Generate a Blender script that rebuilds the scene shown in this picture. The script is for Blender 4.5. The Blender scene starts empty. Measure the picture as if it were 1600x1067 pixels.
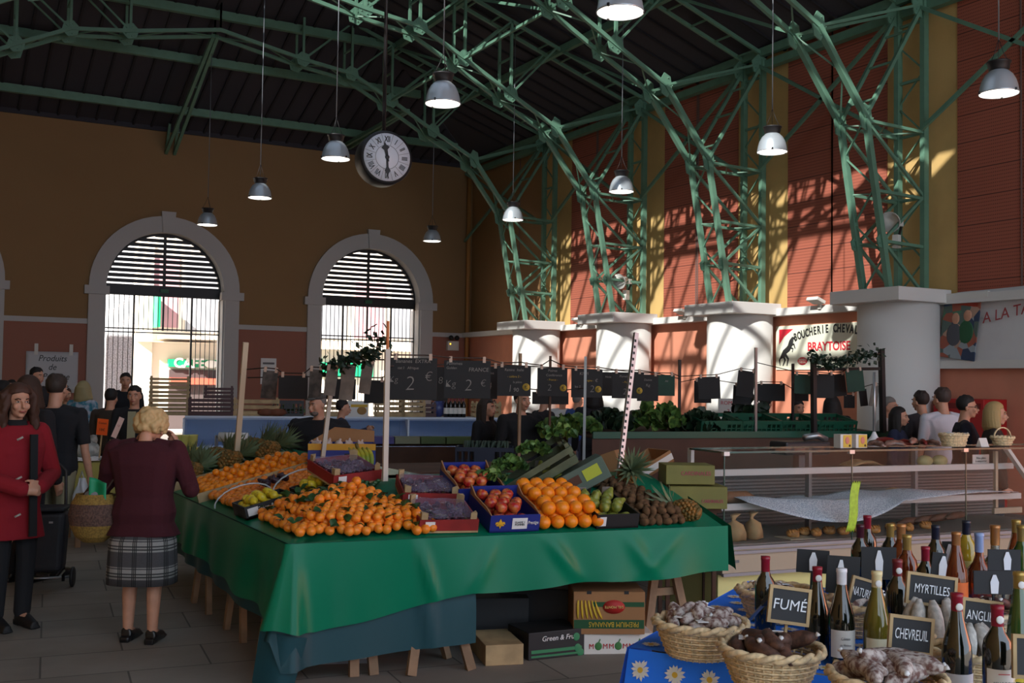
import bpy, bmesh, math, random
from mathutils import Vector, Matrix, Quaternion, noise
random.seed(7)
S = bpy.context.scene
COL = S.collection
V = Vector
PI = math.pi
# ------------------------------------------------------------------ camera
CAM_H = 1.72
YAW, PIT, ROLL, FPX = math.radians(28.957088), math.radians(2.253184), math.radians(0.829414), 1681.255
_F = V((math.sin(YAW)*math.cos(PIT), math.cos(YAW)*math.cos(PIT), math.sin(PIT)))
_R = V((math.cos(YAW), -math.sin(YAW), 0)); _U = _R.cross(_F)
CR = _R*math.cos(ROLL) + _U*math.sin(ROLL); CU = -_R*math.sin(ROLL) + _U*math.cos(ROLL)
cd = bpy.data.cameras.new('camera'); cam = bpy.data.objects.new('camera', cd); COL.objects.link(cam)
cd.sensor_fit = 'HORIZONTAL'; cd.sensor_width = 36; cd.lens = FPX/1600*36; cd.clip_end = 300; cd.clip_start = .05
M3 = Matrix((CR, CU, -_F)).transposed()
cam.matrix_world = Matrix.Translation((0, 0, CAM_H)) @ M3.to_4x4()
S.camera = cam
# ------------------------------------------------------------------ light
S.view_settings.view_transform = 'Standard'; S.view_settings.look = 'None'
S.view_settings.gamma = 1; S.view_settings.use_curve_mapping = False
S.view_settings.exposure = 0.0
W = bpy.data.worlds.new('sky'); S.world = W; W.use_nodes = True
bg = W.node_tree.nodes['Background']; bg.inputs[0].default_value = (.72, .84, 1, 1); bg.inputs[1].default_value = 2.6
SUN = V((1, .55, -.75)).normalized()
sd = bpy.data.lights.new('sun', 'SUN'); sd.energy = 30; sd.angle = math.radians(.55); sd.color = (1, .95, .86)
so = bpy.data.objects.new('sun', sd); COL.objects.link(so)
so.rotation_euler = SUN.to_track_quat('-Z', 'Y').to_euler(); so.location = (0, 0, 30)
S.cycles.max_bounces = 8; S.cycles.transparent_max_bounces = 24; S.cycles.caustics_reflective = False; S.cycles.caustics_refractive = False
S.cycles.sample_clamp_indirect = 4

# ------------------------------------------------------------------ helpers
def lin(c):
    c = c/255
    return c/12.92 if c <= .04045 else ((c+.055)/1.055)**2.4
MATS = {}
def mat(name, rgb, rough=.6, metal=0, var=0, scale=8, bump=0, emit=0, alpha=1, spec=.5, trans=0, rgb2=None):
    if name in MATS: return MATS[name]
    m = bpy.data.materials.new(name); m.use_nodes = True; nt = m.node_tree; b = nt.nodes['Principled BSDF']
    c = tuple(lin(x) for x in rgb)+(1,)
    b.inputs['Base Color'].default_value = c; b.inputs['Roughness'].default_value = rough
    b.inputs['Metallic'].default_value = metal; b.inputs['Specular IOR Level'].default_value = spec
    b.inputs['Alpha'].default_value = alpha; b.inputs['Transmission Weight'].default_value = trans
    if emit:
        b.inputs['Emission Color'].default_value = c; b.inputs['Emission Strength'].default_value = emit
    if var or bump:
        tc = nt.nodes.new('ShaderNodeTexCoord'); n = nt.nodes.new('ShaderNodeTexNoise')
        n.inputs['Scale'].default_value = scale; n.inputs['Detail'].default_value = 5
        nt.links.new(tc.outputs['Object'], n.inputs['Vector'])
        if var:
            mx = nt.nodes.new('ShaderNodeMix'); mx.data_type = 'RGBA'
            c2 = tuple(lin(x) for x in rgb2)+(1,) if rgb2 else tuple(x*(1-var) for x in c[:3])+(1,)
            mx.inputs[6].default_value = c; mx.inputs[7].default_value = c2
            rmp = nt.nodes.new('ShaderNodeMapRange'); rmp.inputs[1].default_value = .4; rmp.inputs[2].default_value = .6
            nt.links.new(n.outputs[0], rmp.inputs[0]); nt.links.new(rmp.outputs[0], mx.inputs[0])
            nt.links.new(mx.outputs[2], b.inputs['Base Color'])
        if bump:
            bp = nt.nodes.new('ShaderNodeBump'); bp.inputs['Strength'].default_value = bump; bp.inputs['Distance'].default_value = .02
            nt.links.new(n.outputs[0], bp.inputs['Height']); nt.links.new(bp.outputs[0], b.inputs['Normal'])
    MATS[name] = m
    return m
class MB:
    def __init__(s): s.v = []; s.f = []; s.m = []; s.s = []
    def add(s, vs, fs, m=0, sm=False, T=None):
        o = len(s.v)
        s.v += [T @ V(v) for v in vs] if T else [V(v) for v in vs]
        s.f += [tuple(i+o for i in f) for f in fs]; s.m += [m]*len(fs); s.s += [sm]*len(fs)
        return s
    def box(s, c, d, m=0, T=None, tap=1):
        x, y, z = (k/2 for k in d); c = V(c)
        vs = [c+V((a*x*(tap if e < 0 else 1), b*y*(tap if e < 0 else 1), e*z)) for e in (-1, 1) for a, b in ((-1, -1), (1, -1), (1, 1), (-1, 1))]
        return s.add(vs, [(3, 2, 1, 0), (4, 5, 6, 7), (0, 1, 5, 4), (1, 2, 6, 5), (2, 3, 7, 6), (3, 0, 4, 7)], m, T=T)
    def bar(s, a, b, w, h=None, m=0, up=None, T=None):
        a, b = V(a), V(b); d = b-a; L = d.length
        if L < 1e-6: return s
        d /= L; up = V(up) if up else (V((0, 0, 1)) if abs(d.z) < .95 else V((0, 1, 0)))
        x = d.cross(up).normalized(); y = x.cross(d); h = h or w
        vs = [p+x*(i*w/2)+y*(j*h/2) for p in (a, b) for i, j in ((-1, -1), (1, -1), (1, 1), (-1, 1))]
        return s.add(vs, [(0, 1, 2, 3), (7, 6, 5, 4), (4, 5, 1, 0), (5, 6, 2, 1), (6, 7, 3, 2), (7, 4, 0, 3)], m, T=T)
    def tube(s, pts, r, n=8, m=0, caps=True, T=None, flat=1):
        pts = [V(p) for p in pts]; k = len(pts); rs = r if isinstance(r, (list, tuple)) else [r]*k
        vs = []; fs = []; x = None
        for i, p in enumerate(pts):
            d = (pts[min(i+1, k-1)]-pts[max(i-1, 0)])
            d = d.normalized() if d.length > 1e-9 else V((0, 0, 1))
            if x is None: x = d.orthogonal().normalized()
            x = (x-d*x.dot(d)); x = x.normalized() if x.length > 1e-6 else d.orthogonal().normalized()
            y = d.cross(x)
            vs += [p+(x*math.cos(2*PI*j/n)+y*math.sin(2*PI*j/n)*flat)*rs[i] for j in range(n)]
        for i in range(k-1):
            for j in range(n):
                a = i*n+j; b = i*n+(j+1) % n
                fs.append((a, b, b+n, a+n))
        if caps: fs += [tuple(range(n-1, -1, -1)), tuple(range((k-1)*n, k*n))]
        return s.add(vs, fs, m, True, T)
    def lathe(s, prof, n=20, m=0, T=None, sm=True, sx=1, sy=1, arc=2*PI, caps=True):
        vs = []; fs = []; k = len(prof); full = arc > 6.28; nn = n if full else n+1
        for r, z in prof:
            vs += [(r*math.cos(arc*j/n)*sx, r*math.sin(arc*j/n)*sy, z) for j in range(nn)]
        for i in range(k-1):
            for j in range(n):
                a = i*nn+j; b = i*nn+(j+1) % nn
                fs.append((a, b, b+nn, a+nn))
        if full and caps:
            if prof[0][0] > 1e-5: fs.append(tuple(range(n-1, -1, -1)))
            if prof[-1][0] > 1e-5: fs.append(tuple(range((k-1)*n, k*n)))
        return s.add(vs, fs, m, sm, T)
    def ell(s, c, r, n=12, k=8, m=0, T=None):
        c = V(c); r = r if isinstance(r, (list, tuple, V)) else (r, r, r)
        vs = [c+V((0, 0, -r[2]))]; fs = []
        for i in range(1, k):
            t = -PI/2+PI*i/k
            vs += [c+V((r[0]*math.cos(t)*math.cos(2*PI*j/n), r[1]*math.cos(t)*math.sin(2*PI*j/n), r[2]*math.sin(t))) for j in range(n)]
        vs.append(c+V((0, 0, r[2])))
        for j in range(n):
            fs.append((0, 1+(j+1) % n, 1+j)); e = 1+(k-2)*n
            fs.append((e+j, e+(j+1) % n, len(vs)-1))
            for i in range(k-2):
                a = 1+i*n+j; b = 1+i*n+(j+1) % n
                fs.append((a, b, b+n, a+n))
        return s.add(vs, fs, m, True, T)
    def prism(s, poly, z0, z1, m=0, T=None):
        n = len(poly)
        vs = [(x, y, z0) for x, y in poly]+[(x, y, z1) for x, y in poly]
        return s.add(vs, [tuple(range(n-1, -1, -1)), tuple(range(n, 2*n))]+[(i, (i+1) % n, (i+1) % n+n, i+n) for i in range(n)], m, T=T)
    def sheet(s, fn, nu, nv, m=0, sm=True, T=None):
        vs = [fn(i/nu, j/nv) for j in range(nv+1) for i in range(nu+1)]
        fs = [(j*(nu+1)+i, j*(nu+1)+i+1, (j+1)*(nu+1)+i+1, (j+1)*(nu+1)+i) for j in range(nv) for i in range(nu)]
        return s.add(vs, fs, m, sm, T)
    def mesh(s, name, mats):
        me = bpy.data.meshes.new(name); me.from_pydata([tuple(v) for v in s.v], [], s.f)
        for m in (mats if isinstance(mats, (list, tuple)) else [mats]): me.materials.append(m)
        me.polygons.foreach_set('material_index', s.m); me.polygons.foreach_set('use_smooth', s.s)
        me.update(); return me
    def build(s, name, mats, parent=None, loc=None, rot=None):
        return obj(name, s.mesh(name, mats), parent, loc, rot)
def obj(name, me, parent=None, loc=None, rot=None):
    o = bpy.data.objects.new(name, me); COL.objects.link(o)
    if parent: o.parent = parent
    if loc is not None: o.location = loc
    if rot is not None: o.rotation_euler = rot if isinstance(rot, (tuple, list)) else (0, 0, rot)
    return o
def tag(o, label, cat, group=None, kind=None):
    o['label'] = label; o['category'] = cat
    if group: o['group'] = group
    if kind: o['kind'] = kind
    return o
def thing(name, label, cat, loc=(0, 0, 0), rot=0, group=None):
    o = obj(name, None, None, loc, rot); o.empty_display_size = .1
    return tag(o, label, cat, group)
def struct(o, label=None):
    o['kind'] = 'structure'
    if label: o['label'] = label
    return o
def copytree(o, parent=None):
    c = o.copy(); COL.objects.link(c); c.parent = parent
    for ch in list(o.children): copytree(ch, c)
    return c
def solid(o, t, off=0):
    md = o.modifiers.new('Solidify', 'SOLIDIFY'); md.thickness = t; md.offset = off; return o
def bevel(o, w, n=2):
    md = o.modifiers.new('Bevel', 'BEVEL'); md.width = w; md.segments = n; md.limit_method = 'ANGLE'; return o
def bake(o):
    dg = bpy.context.evaluated_depsgraph_get(); dg.update()
    me = bpy.data.meshes.new_from_object(o.evaluated_get(dg)); o.modifiers.clear(); o.data = me; return o
def gz(px, py, z):                    # point of the view ray through a pixel on the level plane z
    d = CR*(px-800)+CU*(533.5-py)+_F*FPX
    return V((0, 0, CAM_H))+d*((z-CAM_H)/d.z)
def gd(px, py, D):
    return V((0, 0, CAM_H))+(CR*(px-800)+CU*(533.5-py)+_F*FPX)*(D/FPX)
def flatp(px, D, z=0):               # floor point under a pixel column at depth D
    p = gd(px, 600, D); return V((p.x, p.y, z))
FACE = -YAW                          # rotation z of things whose local -Y looks back along the camera axis
def text_mesh(txt, size, m, parent, loc, rot, name='lettering', ext=.0015, align='CENTER', sx=1, shear=0, bold=0, lsp=.9):
    cu = bpy.data.curves.new(name, 'FONT'); cu.body = txt; cu.size = size; cu.align_x = align; cu.align_y = 'CENTER'
    cu.extrude = ext; cu.shear = shear; cu.offset = bold; cu.space_line = lsp; cu.resolution_u = 3
    t = bpy.data.objects.new(name, cu); COL.objects.link(t)
    bpy.context.view_layer.update()
    me = bpy.data.meshes.new_from_object(t.evaluated_get(bpy.context.evaluated_depsgraph_get()))
    bpy.data.objects.remove(t); bpy.data.curves.remove(cu)
    me.materials.clear(); me.materials.append(m)
    if sx != 1:
        for v in me.vertices: v.co.x *= sx
    return obj(name, me, parent, loc, rot)
RX90 = (PI/2, 0, 0)
def Rz(a): return Matrix.Rotation(a, 4, 'Z')
def TR(x, y, z, rz=0, rx=0, ry=0):
    return Matrix.Translation((x, y, z)) @ Matrix.Rotation(rz, 4, 'Z') @ Matrix.Rotation(ry, 4, 'Y') @ Matrix.Rotation(rx, 4, 'X')

# ------------------------------------------------------------------ building
XW, YB, XL, EAVE, SLP, XC = 13.6, 27.0, -3.04, 7.85, .34, 5.28
def zroof(x, y): return min(EAVE+SLP*(XW-x), EAVE+SLP*(x-XL), EAVE+SLP*(YB-y))
def mat_floor():
    m = mat('floor_stone', (118, 106, 96), .75, bump=.15, scale=3); nt = m.node_tree; b = nt.nodes['Principled BSDF']
    tc = nt.nodes.new('ShaderNodeTexCoord'); br = nt.nodes.new('ShaderNodeTexBrick')
    br.inputs['Color1'].default_value = (.27, .24, .21, 1); br.inputs['Color2'].default_value = (.33, .295, .26, 1)
    br.inputs['Mortar'].default_value = (.11, .098, .088, 1); br.inputs['Scale'].default_value = 1
    br.inputs['Brick Width'].default_value = .95; br.inputs['Row Height'].default_value = .52; br.inputs['Mortar Size'].default_value = .006
    mp = nt.nodes.new('ShaderNodeMapping'); mp.inputs['Rotation'].default_value = (0, 0, .1)
    nt.links.new(tc.outputs['Object'], mp.inputs[0]); nt.links.new(mp.outputs[0], br.inputs['Vector'])
    n = nt.nodes.new('ShaderNodeTexNoise'); n.inputs['Scale'].default_value = 2.2; n.inputs['Detail'].default_value = 6
    nt.links.new(tc.outputs['Object'], n.inputs[0])
    mx = nt.nodes.new('ShaderNodeMix'); mx.data_type = 'RGBA'; mx.blend_type = 'MULTIPLY'; mx.inputs[0].default_value = .5
    nt.links.new(br.outputs[0], mx.inputs[6]); nt.links.new(n.outputs[0], mx.inputs[7])
    nt.links.new(mx.outputs[2], b.inputs['Base Color']); return m
def mat_slats():
    m = mat('terracotta_slats', (150, 66, 46), .7); nt = m.node_tree; b = nt.nodes['Principled BSDF']
    tc = nt.nodes.new('ShaderNodeTexCoord'); sp = nt.nodes.new('ShaderNodeSeparateXYZ'); nt.links.new(tc.outputs['Object'], sp.inputs[0])
    def wave(sock, per, lo):
        k = nt.nodes.new('ShaderNodeMath'); k.operation = 'MULTIPLY'; k.inputs[1].default_value = 1/per; nt.links.new(sock, k.inputs[0])
        fr = nt.nodes.new('ShaderNodeMath'); fr.operation = 'FRACT'; nt.links.new(k.outputs[0], fr.inputs[0])
        g = nt.nodes.new('ShaderNodeMath'); g.operation = 'LESS_THAN'; g.inputs[1].default_value = lo; nt.links.new(fr.outputs[0], g.inputs[0]); return g
    a = wave(sp.outputs[2], .052, .3); c = wave(sp.outputs[2], .416, .035); d = wave(sp.outputs[1], .03, .4)
    mul = nt.nodes.new('ShaderNodeMath'); mul.operation = 'MULTIPLY'; nt.links.new(a.outputs[0], mul.inputs[0]); nt.links.new(d.outputs[0], mul.inputs[1])
    mxx = nt.nodes.new('ShaderNodeMath'); mxx.operation = 'MAXIMUM'; nt.links.new(mul.outputs[0], mxx.inputs[0]); nt.links.new(c.outputs[0], mxx.inputs[1])
    mx = nt.nodes.new('ShaderNodeMix'); mx.data_type = 'RGBA'; mx.inputs[6].default_value = (lin(168), lin(92), lin(72), 1); mx.inputs[7].default_value = (lin(88), lin(46), lin(38), 1)
    nt.links.new(mxx.outputs[0], mx.inputs[0]); nt.links.new(mx.outputs[2], b.inputs['Base Color']); return m
def mat_backwall():
    m = mat('back_wall_paint', (150, 105, 55), .85, bump=.05, scale=6); nt = m.node_tree; b = nt.nodes['Principled BSDF']
    tc = nt.nodes.new('ShaderNodeTexCoord'); sp = nt.nodes.new('ShaderNodeSeparateXYZ'); nt.links.new(tc.outputs['Object'], sp.inputs[0])
    g = nt.nodes.new('ShaderNodeMath'); g.operation = 'LESS_THAN'; g.inputs[1].default_value = 3.03; nt.links.new(sp.outputs[2], g.inputs[0])
    n = nt.nodes.new('ShaderNodeTexNoise'); n.inputs['Scale'].default_value = .8; nt.links.new(tc.outputs['Object'], n.inputs[0])
    m1 = nt.nodes.new('ShaderNodeMix'); m1.data_type = 'RGBA'; m1.inputs[6].default_value = (lin(150), lin(116), lin(78), 1); m1.inputs[7].default_value = (lin(138), lin(106), lin(70), 1); nt.links.new(n.outputs[0], m1.inputs[0])
    mx = nt.nodes.new('ShaderNodeMix'); mx.data_type = 'RGBA'; mx.inputs[7].default_value = (lin(156), lin(102), lin(86), 1)
    nt.links.new(g.outputs[0], mx.inputs[0]); nt.links.new(m1.outputs[2], mx.inputs[6]); nt.links.new(mx.outputs[2], b.inputs['Base Color']); return m
M_white = mat('white_render', (215, 212, 208), .75, bump=.04, scale=20)
M_stone = mat('grey_stone_surround', (188, 184, 182), .8, bump=.05, scale=12)
M_salmon = mat('salmon_paint', (214, 140, 112), .8, var=.12, scale=1.5)
M_ochre = mat('ochre_paint', (206, 170, 108), .8, var=.12, scale=1.5)
M_roof = mat('dark_roof_boards', (54, 52, 60), .85)
M_green = mat('green_paint', (98, 138, 116), .5, var=.12, scale=5)
M_iron = mat('black_iron', (30, 28, 30), .5)
M_slat = mat_slats()
struct(MB().box((8, 18, -.05), (34, 62, .1)).build('floor', mat_floor()))
# back wall with three arched openings
ARCH = (-.07, 5.28, 10.62); AR, ASP = 1.42, 3.9
mb = MB()
def wall_col(x0, x1):
    mb.box(((x0+x1)/2, YB+.25, 4.05), (x1-x0, .5, 8.1))
xs = XL
for c in ARCH:
    wall_col(xs, c-AR); xs = c+AR
    n = 24
    arcp = [(c+AR*math.cos(PI-PI*i/n), ASP+AR*math.sin(PI*i/n)) for i in range(n+1)]
    for i in range(n):
        (xa, za), (xb, zb) = arcp[i], arcp[i+1]
        vs = [(xa, YB, za), (xb, YB, zb), (xb, YB, 8.1), (xa, YB, 8.1), (xa, YB+.5, za), (xb, YB+.5, zb), (xb, YB+.5, 8.1), (xa, YB+.5, 8.1)]
        mb.add(vs, [(0, 1, 2, 3), (7, 6, 5, 4), (4, 5, 1, 0)])
wall_col(xs, XW+.3)
struct(mb.build('wall_back', mat_backwall()))
mb = MB(); xs = XL
for c in ARCH+(XW+9,):
    x1 = min(c-1.78, XW)
    if x1-xs > .2: mb.box(((xs+x1)/2, YB-.02, 3.05), (x1-xs-.004, .04, .12))
    xs = c+1.78
struct(mb.build('trim_1', M_stone))
# drain pipe in corner
struct(MB().tube([(13.45, YB-.09, 0), (13.45, YB-.09, 7.8)], .06, 10).build('trim_2', mat('pipe_ochre', (170, 118, 62), .7)))
def gate(k, c):
    w = struct(obj('window_%d' % k, None, None, (c, YB, 0)))
    mb = MB()
    for sx in (-1, 1): mb.box((sx*(AR+.18), -.01, ASP/2-.1), (.36, .12, ASP-.2)); mb.box((sx*(AR-.015), .25, ASP/2-.1), (.05, .5, ASP-.2), 0)
    n = 28
    for i in range(n):
        a0, a1 = PI*i/n, PI*(i+1)/n
        def P(r, a, y): return (r*math.cos(a), y, ASP+r*math.sin(a))
        vs = [P(AR, a0, -.07), P(AR, a1, -.07), P(AR+.36, a1, -.07), P(AR+.36, a0, -.07), P(AR, a0, .05), P(AR, a1, .05), P(AR+.36, a1, .05), P(AR+.36, a0, .05), P(AR-.03, a0, .5), P(AR-.03, a1, .5), P(AR-.03, a0, -.07), P(AR-.03, a1, -.07)]
        mb.add(vs, [(3, 2, 1, 0), (2, 3, 7, 6), (10, 11, 9, 8), (0, 1, 11, 10)], 0)
    mb.build('surround', M_stone, w)
    for sx in (-1, 1): MB().box((sx*(AR+.18), -.03, ASP-.1), (.56, .2, .2)).build('impost', M_stone, w)
    MB().prism([(-.13, 0), (.13, 0), (.17, .52), (-.17, .52)], -.02, .12, 0, Matrix.Translation((0, 0, ASP+AR-.05)) @ Matrix.Rotation(PI/2, 4, 'X')).build('keystone', M_stone, w)
    # louvre lunette
    mb = MB(); R0 = AR-.04; y = .3
    for i in range(11):
        z = .04+i*.128; hw = math.sqrt(max(R0*R0-(z+.04)**2, .02))
        mb.box((0, y, ASP+z+.02), (2*hw, .03, .088), 0)
    mb.box((0, y-.02, ASP+R0/2), (.07, .05, R0)); mb.box((0, y-.02, ASP-.04), (2*R0, .07, .22))
    for i in range(28):
        a0, a1 = PI*i/28, PI*(i+1)/28
        mb.bar((R0*math.cos(a0), y, ASP+R0*math.sin(a0)), (R0*math.cos(a1), y, ASP+R0*math.sin(a1)), .07, .09)
    mb.build('louvre', M_iron, w)
    MB().box((0, y-.08, ASP-.03), (.2, .04, .09)).build('exit_light', mat('exit_green', (30, 90, 60), .5), w)
    mb = MB()
    for z in (ASP-.15, 2.93, 2.84): mb.bar((-R0, y, z), (R0, y, z), .04, .03)
    for x in (-R0, -.69, .69, R0): mb.bar((x, y, .05), (x, y, ASP), .045)
    mb.bar((0, y, 2.9), (0, y, ASP), .045)
    for i in range(1, 24):
        x = -R0+i*2*R0/24
        if k == 3 or abs(x) > .69: mb.bar((x, y, .05), (x, y, 2.9), .016)
        mb.bar((x, y, 2.9), (x, y, ASP), .016)
    mb.bar((-R0, y, .9), (-.69, y, .9), .03); mb.bar((.69, y, .9), (R0, y, .9), .03)
    mb.build('gate_bars', M_iron, w)
for k, c in enumerate(ARCH): gate(k+1, c)
# right wall: lower wall, slatted panels, ochre strips, ledge
COLY = [7.83+3.62*k for k in range(5)]
COLY = [7.83, 11.5, 15.1, 18.75, 22.4]
struct(MB().box((XW+.15, 11, 1.53), (.4, 33, 3.06)).build('wall_right', M_salmon))
mb = MB(); yy = -5
for c in COLY:
    y1 = min(c-.67, YB); mb.box((XW+.1, (yy+y1)/2, 5.5), (.2, y1-yy-.008, 4.9)); yy = c+.67
struct(mb.build('wall_right_panels', M_slat)); bpy.data.objects['wall_right_panels'].name = 'wall_upper_right'
mb = MB()
for c in COLY: mb.box((XW+.11, c, 5.5), (.2, 1.332, 4.9))
struct(mb.build('trim_3', M_ochre))
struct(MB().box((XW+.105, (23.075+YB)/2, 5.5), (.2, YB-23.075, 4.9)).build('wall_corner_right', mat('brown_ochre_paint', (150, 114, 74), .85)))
struct(MB().box((XW-.11, 11, 3.06), (.32, 32, .13)).build('trim_4', M_white))
mb = MB()
for c in COLY:
    for d in (-1.75, 1.85):
        if c+d < YB: mb.box((XW-.01, c+d, 5.5), (.015, .02, 4.7))
struct(mb.build('trim_5', mat('panel_joint', (120, 96, 90), .6)))
struct(MB().box((XL-.2, 11, 4), (.4, 33, 8)).build('wall_left', M_ochre))
for i, c in enumerate(COLY[1:]):
    nm = ['partly hiding the butcher sign', 'third from the back wall, left of the butcher sign', 'second from the back wall', 'nearest the back wall corner'][i]
    t = thing('stone_pier', 'white round pier with square cap, '+nm, 'pillar', (13.1, c, 0), 0, 'white round piers')
    b = MB(); b.prism([(min(.6*math.cos(2*PI*k/48), .345), .6*math.sin(2*PI*k/48)) for k in range(48)], 0, 3.02); b.s = [len(f) == 4 for f in b.f]; b.build('drum', M_white, t)
    bevel(MB().box((-.215, -.02, 3.11), (1.12, 1.34, .2)).build('cap', M_white, t), .01)
# roof
def roof_poly(pts, name):
    mb = MB(); p = [V((x, y, zroof(x, y))) for x, y in pts]; n = len(p)
    q = [a+V((0, 0, .15)) for a in p]
    mb.add(p+q, [tuple(range(n-1, -1, -1)), tuple(range(n, 2*n))]+[(i, (i+1) % n, (i+1) % n+n, i+n) for i in range(n)])
    return mb
SKX0, SKX1, SKY0, SKY1 = .2, 7.5, 7.3, 18.6
mb = MB()
def addroof(pts):
    r = roof_poly(pts, ''); mb.add(r.v, r.f)
Y0 = -5; E = .35
addroof([(SKX1, Y0), (XW+E, Y0), (XW+E, YB+.3), (SKX1, 27.3-(13.9-SKX1)+0.0)])
addroof([(XC, Y0), (SKX1, Y0), (SKX1, SKY0), (XC, SKY0)])
addroof([(XC, SKY1), (SKX1, SKY1), (SKX1, 20.9), (XC, 18.68)])
addroof([(XL-E, Y0), (SKX0, Y0), (SKX0, 23.7), (XL-E, 27.3)])
addroof([(SKX0, Y0), (XC, Y0), (XC, SKY0), (SKX0, SKY0)])
addroof([(SKX0, SKY1), (XC, SKY1), (XC, 18.68), (SKX0, 23.76)])
addroof([(XC, 18.68), (XW+E, YB+.35), (XL-E, YB+.35)])
struct(mb.build('ceiling', M_roof))
# board joints on ceiling (battens)
mb = MB()
for i in range(58):
    y = -4+i*.5; xa = SKX1+.05; xb = XW
    if YB-y < XW-xa: xa = XW-(YB-y)+.05
    if y > 6 and xb-xa > .1: mb.bar((xa, y, zroof(xa, y)-.015), (xb, y, zroof(xb, y)-.015), .05, .05)
for i in range(40):
    x = XL+.3+i*.42
    if x < XW:
        ya = YB-min(XW-x, x-XL); mb.bar((x, ya+.05, zroof(x, ya+.05)-.015), (x, YB, EAVE-.015), .05, .05)
struct(mb.build('ceiling_battens', mat('batten', (32, 30, 36), .8))); bpy.data.objects['ceiling_battens'].name = 'trim_6'
# unseen glazed rooflight placed for the wall's sun streaks; pane tint dims the sun
def mat_glazing():
    m = bpy.data.materials.new('rooflight_glass'); m.use_nodes = True; nt = m.node_tree
    b = nt.nodes['Principled BSDF']; nt.nodes.remove(b); t = nt.nodes.new('ShaderNodeBsdfTransparent'); t.inputs[0].default_value = (.2, .21, .22, 1)
    nt.links.new(t.outputs[0], nt.nodes['Material Output'].inputs[0]); return m
mb = MB()
for xa, xb in ((SKX0, XC), (XC, SKX1)):
    mb.add([(xa, SKY0, zroof(xa, 9)+.1), (xb, SKY0, zroof(xb, 9)+.1), (xb, SKY1, zroof(xb, 9)+.1), (xa, SKY1, zroof(xa, 9)+.1)], [(0, 1, 2, 3)])
struct(mb.build('window_4', mat_glazing()))
mb = MB(); y = SKY0
while y <= SKY1+.01:
    mb.bar((SKX0, y, zroof(SKX0, 9)), (XC, y, zroof(XC, 9)), .055, .06); mb.bar((XC, y, zroof(XC, 9)), (SKX1, y, zroof(SKX1, 9)), .055, .06); y += .565
for x in (1.6, 3.2, XC, 6.5): mb.bar((x, SKY0, zroof(x, 9)), (x, SKY1, zroof(x, 9)), .09, .12)
struct(mb.build('trim_7', M_iron))
struct(MB().box((6.55, YB-.02, 7.86), (14.1, .06, .2)).build('trim_8', M_roof))

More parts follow.
